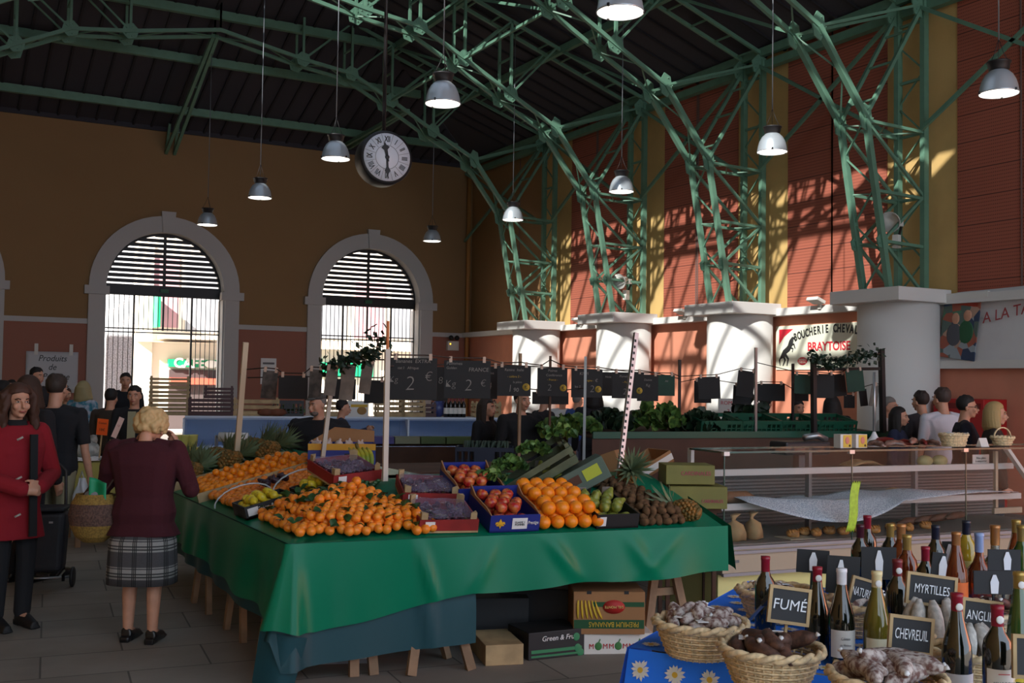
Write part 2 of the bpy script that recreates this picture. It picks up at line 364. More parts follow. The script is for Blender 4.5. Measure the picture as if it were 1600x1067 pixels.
# ------------------------------------------------------------------ steel trusses
LEG = [(12.62, 3.21), (12.13, 5.72), (11.18, 6.92), (10.13, 7.45), (9.1, 8.0), (8.15, 8.46), (7.05, 8.6), (5.28, 8.93)]
TOPX = [13.35, 12.2, 11.3, 10.25, 9.2, 8.2, 7.1, 5.28]
def mirror(P): return [(2*XC-x, z) for x, z in P]
def tz(x): return EAVE+SLP*min(XW-x, x-XL)-.12
def truss(yc, label, side):
    """one double-plane truss with its columns; every member group of a plane is a part"""
    t = thing('roof_truss', label, 'truss', (XC, yc, 0), 0, 'green steel roof trusses')
    def lx(z): return 12.62+(12.13-12.62)*(z-3.21)/(5.72-3.21)
    for sgn in (1, -1):
        X = lambda x: (x-XC)*sgn
        for dy in (-.25, .25):
            ch, top, web, pan, col = MB(), MB(), MB(), MB(), MB()
            for i in range(7):
                (xa, za), (xb, zb) = LEG[i], LEG[i+1]
                ch.bar((X(xa), dy, za), (X(xb), dy, zb), .085 if i < 2 else .062, .085 if i < 2 else .07)
                top.bar((X(TOPX[i]), dy, tz(TOPX[i])), (X(TOPX[i+1]), dy, tz(TOPX[i+1])), .05, .065)
            for i in (3, 4, 5, 6):
                web.bar((X(LEG[i][0]), dy, LEG[i][1]), (X(LEG[i][0]), dy, tz(LEG[i][0])), .05)
                web.bar((X(LEG[i][0]), dy, LEG[i][1]), (X(LEG[i-1][0]), dy, tz(LEG[i-1][0])), .036)
            MB().bar((X(XC), dy, LEG[7][1]), (X(XC), dy, tz(XC)), .035).build('king_post', M_green, t)
            pan.bar((X(LEG[2][0]), dy, LEG[2][1]), (X(13.3), dy, 7.62), .042)
            pan.bar((X(12.13), dy, 5.75), (X(13.3), dy, 7.55), .055)
            col.bar((X(13.38), dy, 3.2), (X(13.38), dy, 7.7), .1, .085)
            for z in (5.68, 4.66, 3.92): pan.bar((X(lx(z)), dy, z), (X(13.36), dy, z-.03), .05, .045)
            pan.bar((X(lx(5.68)), dy, 5.68), (X(13.36), dy, 4.66), .042); pan.bar((X(13.36), dy, 4.66), (X(lx(3.92)), dy, 3.92), .04)
            pan.bar((X(lx(3.92)), dy, 3.92), (X(13.3), dy, 3.22), .042)
            ch.build('lower_chord', M_green, t); top.build('upper_chord', M_green, t); col.build('column', M_green, t)
            for nm, m in (('web_bracing', web), ('knee_bracing', pan)):
                m.build(nm, M_green, t)
            for (gx, gz_, r) in [(12.13, 5.72, .22), (11.18, 6.92, .22)]+[(q[0], q[1], .17) for q in LEG[3:7]]+[(lx(3.92), 3.92, .13), (13.3, 7.6, .2)]:
                gus = MB(); gus.prism([(sgn*r*math.cos(a)*(.6 if r > .2 else 1), r*math.sin(a)) for a in [PI/4+k*PI/3 for k in range(6)]], -.012, .012, 0, Matrix(((1, 0, 0, 0), (0, 0, 1, 0), (0, 1, 0, 0), (0, 0, 0, 1))))
                for k in range(5): gus.ell((.6*r*math.cos(k*1.25), -.016, .6*r*math.sin(k*1.25)), .014, 6, 4)
                gus.build('gusset_plate', M_green, t, (X(gx), dy, gz_))
        def zig(lac, a, b, n, w=.024):
            a, b = V(a), V(b)
            for k in range(n):
                s0 = -1 if k % 2 else 1
                lac.bar(a.lerp(b, k/n)+V((0, .25*s0, 0)), a.lerp(b, (k+1)/n)+V((0, -.25*s0, 0)), w)
        lac = MB(); zig(lac, (X(LEG[0][0]), 0, LEG[0][1]), (X(LEG[1][0]), 0, LEG[1][1]), 5)
        for i in range(1, 7): zig(lac, (X(LEG[i][0]), 0, LEG[i][1]), (X(LEG[i+1][0]), 0, LEG[i+1][1]), 2)
        lac.build('lacing', M_green, t); lac = MB(); zig(lac, (X(13.38), 0, 3.2), (X(13.38), 0, 7.6), 9, .022); lac.build('lacing', M_green, t)
        for z in (7.4, 6.5, 5.65, 4.65, 3.9): MB().bar((X(13.38), -.25, z), (X(13.38), .25, z), .04).build('tie', M_green, t)
        for z in (5.68, 4.66, 3.92): lac = MB(); zig(lac, (X(lx(z)), 0, z), (X(13.36), 0, z-.03), 3, .02); lac.build('lacing', M_green, t)
        for i in range(3, 8):
            zb, zt = LEG[i][1], tz(LEG[i][0])
            for f in (.5, .95): MB().bar((X(LEG[i][0]), -.25, zb+(zt-zb)*f), (X(LEG[i][0]), .25, zb+(zt-zb)*f), .035).build('tie', M_green, t)
        for i in range(14):
            x = 13.2-i*.55
            if x > XC+.2: MB().bar((X(x), -.25, tz(x)), (X(x), .25, tz(x)), .03).build('tie', M_green, t)
        for f in (.15, .5, .8): MB().bar((X(12.13+1.17*f), -.25, 5.75+1.8*f), (X(12.13+1.17*f), .25, 5.75+1.8*f), .03).build('tie', M_green, t)
    return t
truss(11.5, 'green steel roof truss nearest the camera, standing on the pier beside the butcher sign', 2)
truss(15.1, 'green steel roof truss on the pier left of the butcher sign', 2)
truss(18.75, 'green steel roof truss second from the back wall, right of the clock', 2)
truss(22.4, 'shaded green steel roof truss nearest the back wall', 2)
# purlins along the hall and along the hip end
for x, nm in ((13.35, 'lowest, at the eaves'), (11.3, 'second up from the eaves'), (9.2, 'third up from the eaves'), (8.0, 'topmost of four')):
    tag(MB().bar((x, 6, zroof(x, 6)-.1), (x, YB-(XW-x), zroof(x, 6)-.1), .1, .15).build('roof_purlin', M_green), 'green purlin along the right roof slope, '+nm, 'roof beam', 'green purlins along the right roof slope')
for y, nm in ((26.0, 'lowest, just over the wall'), (24.0, 'middle of three'), (22.4, 'topmost, at the last truss')):
    z = zroof(XC, y)-.1; a = YB-y; tag(MB().bar((XL+a, y, z), (XW-a, y, z), .12, .18).build('roof_purlin', M_green), 'dark green purlin across the roof slope above the back wall, '+nm, 'roof beam', 'dark purlins above the back wall')
tag(MB().bar((13.45, 6, 7.62), (13.45, YB, 7.62), .14, .14).build('eaves_beam', M_green), 'green eaves beam along the top of the slatted right wall', 'roof beam')
for k, (a, b) in enumerate(zip(COLY, COLY[1:]+[27.1])):
    t = thing('wind_bracing', 'crossed green bracing rods in the wall bay '+('right of the pier nearest the camera', 'above the butcher sign', 'between the two middle piers', 'left of the second pier from the corner', 'in the corner against the back wall')[k], 'roof bracing', (13.3, (a+b)/2, 0), 0, 'crossed bracing rods')
    h = (b-a)/2-.25
    for s in (1, -1): MB().bar((.0, -h, 5.68+.95*(1-s)), (.0, h, 5.68+.95*(1+s)), .05, .06).build('rod', M_green, t)
    if k < 4:
        MB().bar((-4.2, -h, 8.0), (-4.2, h, 8.0), .05).build('strut', M_green, t); MB().bar((-4.2, -h, 8.0), (-4.1, h, 9.2), .05).build('strut', M_green, t)
        MB().bar((-2.12, -h, 6.95), (-2.0, h, 8.5), .05).build('strut', M_green, t)
for x, zb, yb, zt, nm in ((5.28, 7.24, 22.4, 8.93, 'over the middle of the left gate'), (9.75, 7.9, 22.6, 8.0, 'left of the second gate keystone'), (.9, 7.5, 22.6, 8.1, 'at the left edge')):
    t = thing('roof_strut', 'dark green lattice strut on the back wall, '+nm, 'roof beam', (x, 26.97, 0), 0, 'lattice struts on the back wall')
    for d in (-.1, .1):
        MB().bar((d, 0, zb), (d*.4, yb+.2-26.97, zt), .07, .09).build('chord', M_green, t)
        MB().bar((d, 0, zb), (d, -.37, zroof(x, 26.6)-.1), .06).build('stay', M_green, t)
    for f in (.2, .4, .6, .8): MB().bar((-.1, (yb+.2-26.97)*f, zb+(zt-zb)*f), (.1, (yb+.2-26.97)*f, zb+(zt-zb)*f), .03).build('tie', M_green, t)
# ------------------------------------------------------------------ people
def fuse(mb, name, m, vox, smooth=4, parent=None, loc=None, rot=None):
    o = mb.build(name, m, parent)
    r = o.modifiers.new('r', 'REMESH'); r.mode = 'VOXEL'; r.voxel_size = vox; r.use_smooth_shade = True
    if smooth:
        s = o.modifiers.new('s', 'SMOOTH'); s.iterations = smooth; s.factor = .5
    bake(o)
    if loc is not None: o.location = loc
    if rot is not None: o.rotation_euler = rot
    return o
M_skin = mat('skin', (205, 150, 122), .55, var=.12, scale=12)
M_skin2 = mat('skin_tan', (168, 116, 90), .55)
M_eye = mat('eye_dark', (30, 22, 18), .2)
M_lip = mat('lips', (168, 88, 80), .5)
M_shoe = mat('black_leather', (26, 24, 26), .35)
def limb(mb, pts, rs, n=10):
    mb.tube(pts, rs, n)
    for p, r in zip(pts, rs): mb.ell(p, r*.98, 10, 6)
def hand(mb, w, d, nrm, s, curl=.6, side=1):
    """palm and five fingers from wrist w along d; nrm points out of the palm"""
    d = V(d).normalized(); nrm = V(nrm); nrm = (nrm-d*nrm.dot(d)).normalized(); x = d.cross(nrm)*side
    pc = w+d*.045*s
    mb.tube([w, w+d*.02*s, w+d*.085*s], [.024*s, .034*s, .037*s], 10)
    for k, (off, ln) in enumerate(((-.03, .058), (-.010, .075), (.011, .08), (.031, .07))):
        p = w+d*.08*s+x*off*s; q = [p]; a = 0
        for j in range(3):
            a += curl*(.5+.3*j)+.04*k
            p = p+(d*math.cos(a)+nrm*math.sin(a))*ln*s*(.44, .32, .26)[j]; q.append(p)
        mb.tube(q, [.0098*s, .0095*s, .0088*s, .0075*s], 7)
        for e in q: mb.ell(e, .0085*s, 7, 5)
    p = w+d*.025*s+x*.032*s; q = [p, p+(d*.6+x*.7+nrm*.35).normalized()*.035*s]; q.append(q[1]+(d*.9+x*.15+nrm*.5).normalized()*.03*s); q.append(q[2]+(d*.9+nrm*.5-x*.1).normalized()*.024*s)
    mb.tube(q, [.013*s, .0115*s, .0105*s, .0085*s], 7)
def torso_rings(mb, rings, n=18):
    vs = []; fs = []
    for (z, rx, ry, y) in rings:
        for j in range(n):
            a = 2*PI*j/n; c, s_ = math.cos(a), math.sin(a); k = 2.6
            den = (abs(c)**k+abs(s_)**k)**(1/k)
            vs.append((rx*c/den, y+ry*s_/den, z))
    for i in range(len(rings)-1):
        for j in range(n):
            a = i*n+j; b = i*n+(j+1) % n; fs.append((a, b, b+n, a+n))
    fs += [tuple(range(n-1, -1, -1)), tuple(range((len(rings)-1)*n, len(rings)*n))]
    mb.add(vs, fs, 0, True)
def person(label, loc, rz, h=1.72, top=(60, 60, 70), bottom=(50, 50, 60), hair=('short', (40, 28, 20)), skin=None, arms=None, sleeves='long',
           skirt=None, coat=0, wide=1.0, turn=0, nod=0, lean=0, vox=.011, fem=False, shoes=None, group=None, topmat=None, step=0, extra=None, sit=False, drop=0, headsc=1):
    t = thing('person', label, 'person', loc, rz, group); k = h; skin = skin or M_skin
    Ln = Matrix.Translation((0, 0, .53*k)) @ Matrix.Rotation(lean, 4, 'X') @ Matrix.Translation((0, 0, -.53*k))
    P = lambda x, y, z: Ln @ V((x*k, y*k, z*k))
    sh = (.105 if fem else .118)*wide
    A = {'l': ((sh+.03, .01, .63), (sh+.035, -.04, .49)), 'r': ((-sh-.03, .01, .63), (-sh-.035, -.04, .49))}
    if arms: A.update(arms)
    tm = topmat or mat('cloth_%d_%d_%d' % top, top, .9, bump=.1, scale=60)
    bm_ = mat('cloth_%d_%d_%d' % bottom, bottom, .9)
    b = MB()
    # head on neck
    hc = P(0, -.012-drop, .93-drop); Hm = Matrix.Translation(hc-V((0, 0, .05*k))) @ Matrix.Rotation(turn, 4, 'Z') @ Matrix.Rotation(nod, 4, 'X') @ Matrix.Translation((0, 0, .05*k))
    s = k/1.72*headsc
    def hd(x, y, z): return Hm @ V((x*s, y*s, z*s))
    H = MB()
    H.ell((0, .008*s, .03*s), (.074*s, .093*s, .088*s), 18, 12); H.ell((0, -.022*s, -.035*s), (.058*s, .066*s, .078*s), 16, 10); H.ell((0, -.06*s, -.092*s), (.026*s, .024*s, .02*s), 10, 6)
    H.ell((0, -.084*s, .022*s), (.05*s, .016*s, .014*s), 12, 6)
    for sx in (-1, 1):
        H.ell((sx*.04*s, -.068*s, -.028*s), (.022*s, .022*s, .024*s), 10, 6)
        H.ell((sx*.078*s, .012*s, -.012*s), (.01*s, .02*s, .032*s), 8, 6)
    H.tube([(0, -.088*s, .012*s), (0, -.1*s, -.012*s), (0, -.113*s, -.034*s), (0, -.098*s, -.044*s)], [.009*s, .011*s, .0145*s, .009*s], 8)
    H.ell((0, -.09*s, -.063*s), (.024*s, .012*s, .012*s), 8, 6)
    b.add([Hm @ v for v in H.v], H.f, 0, True)
    b.tube([P(0, .012, .80), P(0, .005, .86), hd(0, .01, -.04)], [.04*k*(.85 if fem else 1), .033*k*(.85 if fem else 1), .034*k*(.85 if fem else 1)], 12)
    T0 = [(.50, .085, .066, .004), (.54, .092, .07, .006), (.61, .078 if fem else .084, .058, 0), (.68, .088, .064, -.002), (.745, .1 if fem else .106, .068, 0), (.80, .1*sh/.11, .05, .006), (.835, .05, .035, .008)]
    def rings(grow, zs=0, ze=2, belly=1):
        R = []
        for z, rx, ry, y in T0:
            if zs <= z <= ze: R.append((z*k, (rx*wide+grow)*k, (ry*(wide*.6+.4)*belly+grow)*k, y*k))
        return R
    tb = MB(); torso_rings(tb, rings(-.004)); b.add([Ln @ v for v in tb.v], tb.f, 0, True)
    if fem: pass
    for sd in 'lr':
        sx = 1 if sd == 'l' else -1
        S0 = P(sx*sh, .006, .805); E0 = P(*A[sd][0]); W0 = P(*A[sd][1])
        limb(b, [S0, S0.lerp(E0, .5), E0, E0.lerp(W0, .4), W0], [.027*k, .0245*k, .0205*k, .0205*k, .0145*k])
        d = (W0-E0).normalized(); dd = V(A[sd][2]) if len(A[sd]) > 2 else d
        nr = V(A[sd][3]) if len(A[sd]) > 3 else V((-sx, -.3, 0))
        hand(b, W0, dd, nr, s, A[sd][4] if len(A[sd]) > 4 else .45, -sx)
    feet = []
    for sx in (-1, 1):
        st = step*sx
        hp = P(sx*.052, .004, .52) if not lean else V((sx*.052*k, .004*k, .52*k))
        kn = V((sx*.055*k, (-.012-st*.6)*k, .285*k)); an = V((sx*.056*k, (.012-st)*k, .045*k))
        if sit: kn = V((sx*.07*k, -.25*k, .5*k)); an = V((sx*.07*k, -.22*k, .2*k))
        limb(b, [hp, hp.lerp(kn, .5), kn, kn.lerp(an, .35)+V((0, .008*k, 0)), an], [.052*k*wide, .044*k, .031*k, .031*k, .021*k])
        limb(b, [an, an+V((0, -.05*k, -.02*k)), an+V((0, -.1*k, -.03*k))], [.022*k, .021*k, .015*k]); feet.append((hp, kn, an))
    body = fuse(b, 'body', skin, vox, 3, t)
    # eyes, brows and mouth
    for sx in (-1, 1):
        m = MB(); m.ell((0, 0, 0), (.0125*s, .007*s, .0065*s), 10, 6); m.add([v for v in MB().ell((0, -.004*s, 0), (.006*s, .005*s, .006*s), 8, 6).v], MB().ell((0, 0, 0), 1, 8, 6).f, 1, True)
        o = m.build('eye', [mat('eye_white', (200, 190, 182), .3), M_eye], t); o.matrix_local = Matrix.Translation(hd(sx*.032, -.083, .004)) @ Matrix.Rotation(turn, 4, 'Z')
        m = MB(); m.tube([hd(sx*.017, -.0955, .022), hd(sx*.035, -.096, .027), hd(sx*.052, -.082, .021)], .0045*s, 6); m.build('eyebrow', mat('hair_%d_%d_%d' % hair[1], hair[1], .7), t)
    MB().tube([hd(-.024, -.092, -.064), hd(0, -.103, -.066), hd(.024, -.092, -.064)], [.004*s, .0075*s, .004*s], 8).build('mouth', M_lip, t)
    # hair
    hm = mat('hair_%d_%d_%d' % hair[1], hair[1], .65, var=.35, scale=45, bump=.5)
    hb = MB(); st = hair[0]
    if st != 'bald':
        r = {'short': .010, 'cap': .006, 'long': .012, 'curly': .018, 'bob': .016, 'wavy': .02}[st]
        rows = MB(); rows.ell((0, .016, .04), (.078+r, .092+r, .086+r), 18, 12)
        keep = [v for v in rows.v]; rg = random.Random(int(abs(loc[0]*100+loc[1]*37)))
        hb.add([hd(v.x, max(v.y, -.062-r*.6 if v.z > .045 else -.0), max(v.z, -.035)) for v in keep], rows.f, 0, True)
        if st == 'short':
            for i in range(26):
                a = rg.uniform(0, PI*2); e = rg.uniform(.1, 1.2); hb.ell(hd(.074*math.cos(a)*math.cos(e), .02+.085*math.sin(a)*math.cos(e), .05+.08*math.sin(e)), .017*s, 6, 5)
        if st in ('long', 'bob'):
            ln = .2 if st == 'long' else .13
            for i in range(30):
                a = PI*(-.12+1.24*i/29); x = .082*math.cos(a); y = .018+.085*math.sin(a)
                w = .008*math.sin(i*2.3) if st == 'long' else .012*math.sin(i*3.1)
                hb.tube([hd(x*.75, y*.7, .09), hd(x*1.1, y*1.08, .03), hd(x*1.22+w, y*1.1, -.06), hd(x*1.3+w*2, y*1.1+w, -.06-ln*.55), hd(x*1.05, y*1.05, -.06-ln)], [.02*s, .026*s, .027*s, .024*s, .012*s], 7)
        if st == 'wavy':
            for i in range(46):
                a = PI*(-.16+1.32*i/45); x = .084*math.cos(a); y = .018+.09*math.sin(a); ln = rg.uniform(.15, .21); ph = rg.uniform(0, 6); k_ = rg.uniform(.98, 1.14)
                pts = [hd(x*.5+.012, y*.5, .122)]+[hd(x*(1.1+.35*f)*k_+.014*math.sin(ph+f*9), y*(1.08+.1*f)*k_+.012*math.cos(ph+f*8), .07-(ln+.07)*f) for f in (.1, .3, .5, .7, .88, 1)]
                hb.tube(pts, [.018*s, .024*s, .026*s, .027*s, .026*s, .022*s, .009*s], 7)
        if st == 'curly':
            for i in range(150):
                u = rg.uniform(-.5, 1); a = rg.uniform(0, 2*PI); c = math.sqrt(max(0, 1-u*u)); x, y, z = .098*c*math.cos(a), .014+.108*c*math.sin(a), .036+.104*u
                if y < -.05 and z < .07: continue
                hb.ell(hd(x, y, z), rg.uniform(.016, .026)*s, 7, 5)
        fuse(hb, 'hair', hm, vox*.8, 1 if st in ('curly', 'short', 'wavy') else 2, t)
    if st == 'cap':
        m = MB(); m.ell((0, .012*s, .085*s), (.098*s, .112*s, .042*s), 20, 8); m.ell((0, -.09*s, .068*s), (.065*s, .06*s, .014*s), 16, 6)
        c = m.build('flat_cap', mat('grey_tweed', (92, 88, 84), .95, var=.3, scale=60), t); c.matrix_local = Hm
    # garments
    g = MB(); zb = .5 if not coat else coat
    R = rings(.012 if not coat else .018, .5)
    if coat: R = [((zb)*k, (.108*wide+.02)*k, (.08+.02)*k, .006*k)]+R
    tb = MB(); torso_rings(tb, R); g.add([Ln @ v for v in tb.v], tb.f, 0, True)
    if fem:
        for sx in (-1, 1): g.ell(P(sx*.042, -.05*wide, .725), (.045*k, .035*k, .04*k), 12, 8)
    for sd in 'lr':
        sx = 1 if sd == 'l' else -1
        S0 = P(sx*sh, .006, .805); E0 = P(*A[sd][0]); W0 = P(*A[sd][1]); q = .006*k if not coat else .010*k
        g.ell(S0, .036*k, 10, 8); g.tube([P(sx*.04, .006, .82), S0], [.036*k, .033*k], 10)
        if sleeves == 'long': limb(g, [S0, S0.lerp(E0, .5), E0, E0.lerp(W0, .5), W0.lerp(E0, .06)], [.034*k+q, .031*k+q, .027*k+q, .026*k+q, .023*k+q])
        else: g.tube([S0, S0.lerp(E0, .45), S0.lerp(E0, .8)], [.034*k, .034*k, .033*k], 12)
    fuse(g, 'coat' if coat else 'top', tm, vox, 3, t)
    if skirt:
        w = MB(); torso_rings(w, [(z*k, rx*k, ry*k, .004*k) for z, rx, ry in skirt['rings']], 36)
        o = w.build('skirt', skirt['mat'], t)
    else:
        g = MB(); tb = MB(); torso_rings(tb, [(.485*k, .093*wide*k, .073*k, .006*k), (.54*k, .098*wide*k, .075*k, .006*k), (.575*k, .088*wide*k, .066*k, .003*k)]); g.add(tb.v, tb.f, 0, True)
        for hp, kn, an in feet: limb(g, [hp, hp.lerp(kn, .5), kn, kn.lerp(an, .5), an+V((0, 0, .01*k))], [.058*k*wide, .05*k, .039*k, .036*k, .034*k])
        fuse(g, 'trousers', bm_, vox, 3, t)
    for hp, kn, an in feet:
        g = MB(); g.tube([an+V((0, .022*k, -.008*k)), an+V((0, -.01*k, -.012*k)), an+V((0, -.06*k, -.025*k)), an+V((0, -.115*k, -.032*k))], [.026*k, .029*k, .027*k, .019*k], 12, flat=.85)
        g.box(an+V((0, .015*k, -.033*k)), (.042*k, .05*k, .024*k)); g.box(an+V((0, -.06*k, -.04*k)), (.046*k, .13*k, .008*k))
        fuse(g, 'shoe', shoes or M_shoe, .009, 2, t)
    if extra: extra(t, P, hd, s, A)
    return t
# ------------------------------------------------------------------ fruit stall under the green cloth
FL = V((1.92, 5.97, 0)); FR = V((4.74, 5.63, 0)); EX = (FR-FL).normalized(); EN = V((-EX.y, EX.x, 0)); FLEN = (FR-FL).length
ALF = math.atan(.26); LXE = 1.88
def zs(x, y):
    df = (V((x, y, 0))-FL).dot(EN); return .80+.26*min(max(min(df, x-LXE), 0), 1.0)
def FW(s, t, h=0, rz=0):
    p = FL+EX*s+EN*t; p.z = .80+.26*t
    ya = (EN*math.cos(ALF)+V((0, 0, math.sin(ALF)))); za = EX.cross(ya)
    return Matrix.Translation(p) @ Matrix((EX, ya, za)).transposed().to_4x4() @ Matrix.Rotation(rz, 4, 'Z') @ Matrix.Translation((0, 0, h))
def LW(y, d, h=0, rz=0):
    ya = V((math.cos(ALF), 0, math.sin(ALF))); xa = V((0, -1, 0)); za = xa.cross(ya)
    return Matrix.Translation((LXE+d, y, .80+.26*d)) @ Matrix((xa, ya, za)).transposed().to_4x4() @ Matrix.Rotation(rz, 4, 'Z') @ Matrix.Translation((0, 0, h))
M_cloth = mat('green_oilcloth', (0, 122, 88), .34, var=.08, scale=1.2, spec=.22)
M_teal = mat('teal_cloth', (10, 68, 78), .55)
M_wood = mat('raw_wood', (150, 122, 94), .75, var=.3, scale=6, bump=.1)
M_wood2 = mat('pale_wood', (186, 160, 118), .75, var=.25, scale=7)
M_dwood = mat('brown_boards', (84, 54, 38), .8, var=.3, scale=3)
M_card = mat('cardboard', (160, 116, 76), .85, var=.1, scale=4)
M_black = mat('black_carton', (24, 24, 26), .55)
M_blue = mat('blue_carton', (28, 42, 128), .5)
M_whitec = mat('white_card', (216, 214, 208), .7)
M_paper = mat('white_paper', (226, 226, 226), .8)
M_redwood = mat('red_printed_wood', (150, 36, 34), .65, var=.25, scale=8)
M_steel = mat('galvanised_steel', (168, 170, 172), .35, metal=.8)
M_pole = mat('slotted_pole', (196, 190, 180), .5, metal=.3)
# cloth
def clothtop(u, v):
    return None
cl = thing('tablecloth', 'bright green oilcloth draped over the fruit stall tables, hanging to half height', 'tablecloth', (FL.x, FL.y, 0))
O = V((FL.x, FL.y, 0))
mb = MB()
mb.sheet(lambda u, v: V((0, 0, 0))+EX*(FLEN*u)+EN*(1.35*v)+V((0, 0, .795+.26*min(1.35*v, max(0, (FL+EX*(FLEN*u)+EN*1.35*v).x-LXE), 1.0))), 30, 16)
mb.sheet(lambda u, v: V((LXE-FL.x+1.35*v, 4.2*u, .795+.26*min(1.35*v, 1.0, max(0, (V((LXE-FL.x+1.35*v, 4.2*u, 0))).dot(EN))))), 30, 16)
mb.build('cloth_top', M_cloth, cl)
def skirt(u, v, hem, off=0, ls=3.9, lf=FLEN*1.01):
    """u runs along the stall side, round the corner and along the front; v runs down"""
    w = -ls+u*(ls+lf+.2)
    if w < 0: base = V((LXE-FL.x, .03-w-.03, 0)); nr = V((-1, 0, 0))
    elif w > .2: base = EX*(w-.2); nr = -EN
    else:
        a = w/.2; base = V((LXE-FL.x, 0, 0)).lerp(V((0, 0, 0)), a); nr = (V((-1, 0, 0))*(1-a)-EN*a).normalized()
    z = .797+(hem(w)-.797)*v
    c = math.exp(-((w-.1)/.16)**2)
    out = .022+v*.03+off+v*(.014*math.sin(w*12+1.2*math.sin(w*3))+.012*math.sin(w*5.3+1))+c*(.10*v+.03*v*math.sin(w*40))
    if w > .2:
        s = w-.2
        out += .03*math.exp(-((s-.72-.10*v)/.035)**2)*v*(1.2-v)*3+.028*math.exp(-((s-1.55-.22*v)/.05)**2)*math.sin(PI*v)+.028*math.exp(-((s-2.1-.2*v)/.06)**2)*math.sin(PI*v)+.024*math.exp(-((s-1.2+.15*v)/.05)**2)*math.sin(PI*v)
        out += .02*math.exp(-((s-2.5+.3*v)/.07)**2)*math.sin(PI*v)
    p = base+nr*out; p.z = z; return p
def hem_g(w):
    if w < .1: return .33+.10*min(max(-w, 0)/2.0, 1)+.012*math.sin(w*9)
    return .27+.06*max(0, (.3-w)/.2)*(w < .3)+.19*min(max(w-.2, 0)/1.05, 1)**.9+.02*max(w-1.3, 0)+.01*math.sin(w*7)
mb = MB(); mb.sheet(lambda u, v: skirt(1-u, v, hem_g), 260, 24); mb.build('hanging_drop', M_cloth, cl)
mb = MB()
def rightd(u, v):
    y = .55*u; p = EX*(FLEN*1.012+.02+.05*v*math.sin(u*7+1))+EN*(y-.02); p.z = .795+.26*max(0, min(y, 1))+(.5-.795)*v; return p
mb.sheet(rightd, 20, 10); mb.build('end_drop', M_cloth, cl)
tc_ = thing('tablecloth', 'dark teal cloth showing below the green oilcloth at the stall corner', 'tablecloth', O)
mb = MB(); mb.sheet(lambda u, v: skirt(1-u, v, lambda w: (.27+.05*max(-w, 0)*.5 if w < .1 else .09+.06*w), -.028, 3.4, 1.08), 120, 14); mb.build('hanging_drop', M_teal, tc_)
mb = MB(); mb.sheet(lambda u, v: V((-.19+.24*u*(1-.3*v)-.03*v*(1-u), .02-.07*math.sin(u*3)-.10*u+.03*v, .33-.30*v-.05*u)), 12, 10); mb.build('corner_flap', M_teal, tc_)
# trestles and boards
def trestle(label, T, ln, h=.74, sp=.30, fwd=.03):
    t = thing('trestle', label, 'trestle', T.to_translation(), T.to_euler().z, 'wooden trestles under the fruit stall')
    MB().box((0, ln/2, h-.03), (.06, ln, .06)).build('beam', M_wood, t)
    for y in (.06, ln-.06):
        for sx in (-1, 1): MB().bar((sx*.03, y, h-.02), (sx*sp, y+(-fwd if y < .1 else .12), 0), .055, .038, up=(0, 1, 0)).build('leg', M_wood, t)
        MB().bar((-sp*.55, y, h*.45), (sp*.55, y, h*.45), .03, .05).build('brace', M_wood, t)
trestle('wooden trestle under the middle of the stall front, at the end of the teal cloth', Matrix.Translation((2.80, 5.98, 0)) @ Rz(-.1), 1.1, .74, .19, .2)
trestle('wooden trestle behind the teal cloth, left of the middle trestle', Matrix.Translation((2.36, 6.08, 0)) @ Rz(-.1), 1.0, .74, .06, .16)
trestle('wooden trestle under the right end of the fruit stall', Matrix.Translation((4.46, 5.86, 0)) @ Rz(-.1), 1.0, .74, .17, .08)
trestle('wooden trestle at the left front corner of the fruit stall', Matrix.Translation((1.9, 6.4, 0)) @ Rz(-PI/2), 1.0, .74, .28)
trestle('wooden trestle under the stall side, second from the corner', Matrix.Translation((1.9, 7.28, 0)) @ Rz(-PI/2), 1.0, .74, .22)
trestle('wooden trestle under the stall side, beside the plaid skirt', Matrix.Translation((1.9, 8.25, 0)) @ Rz(-PI/2), 1.0, .74, .24)
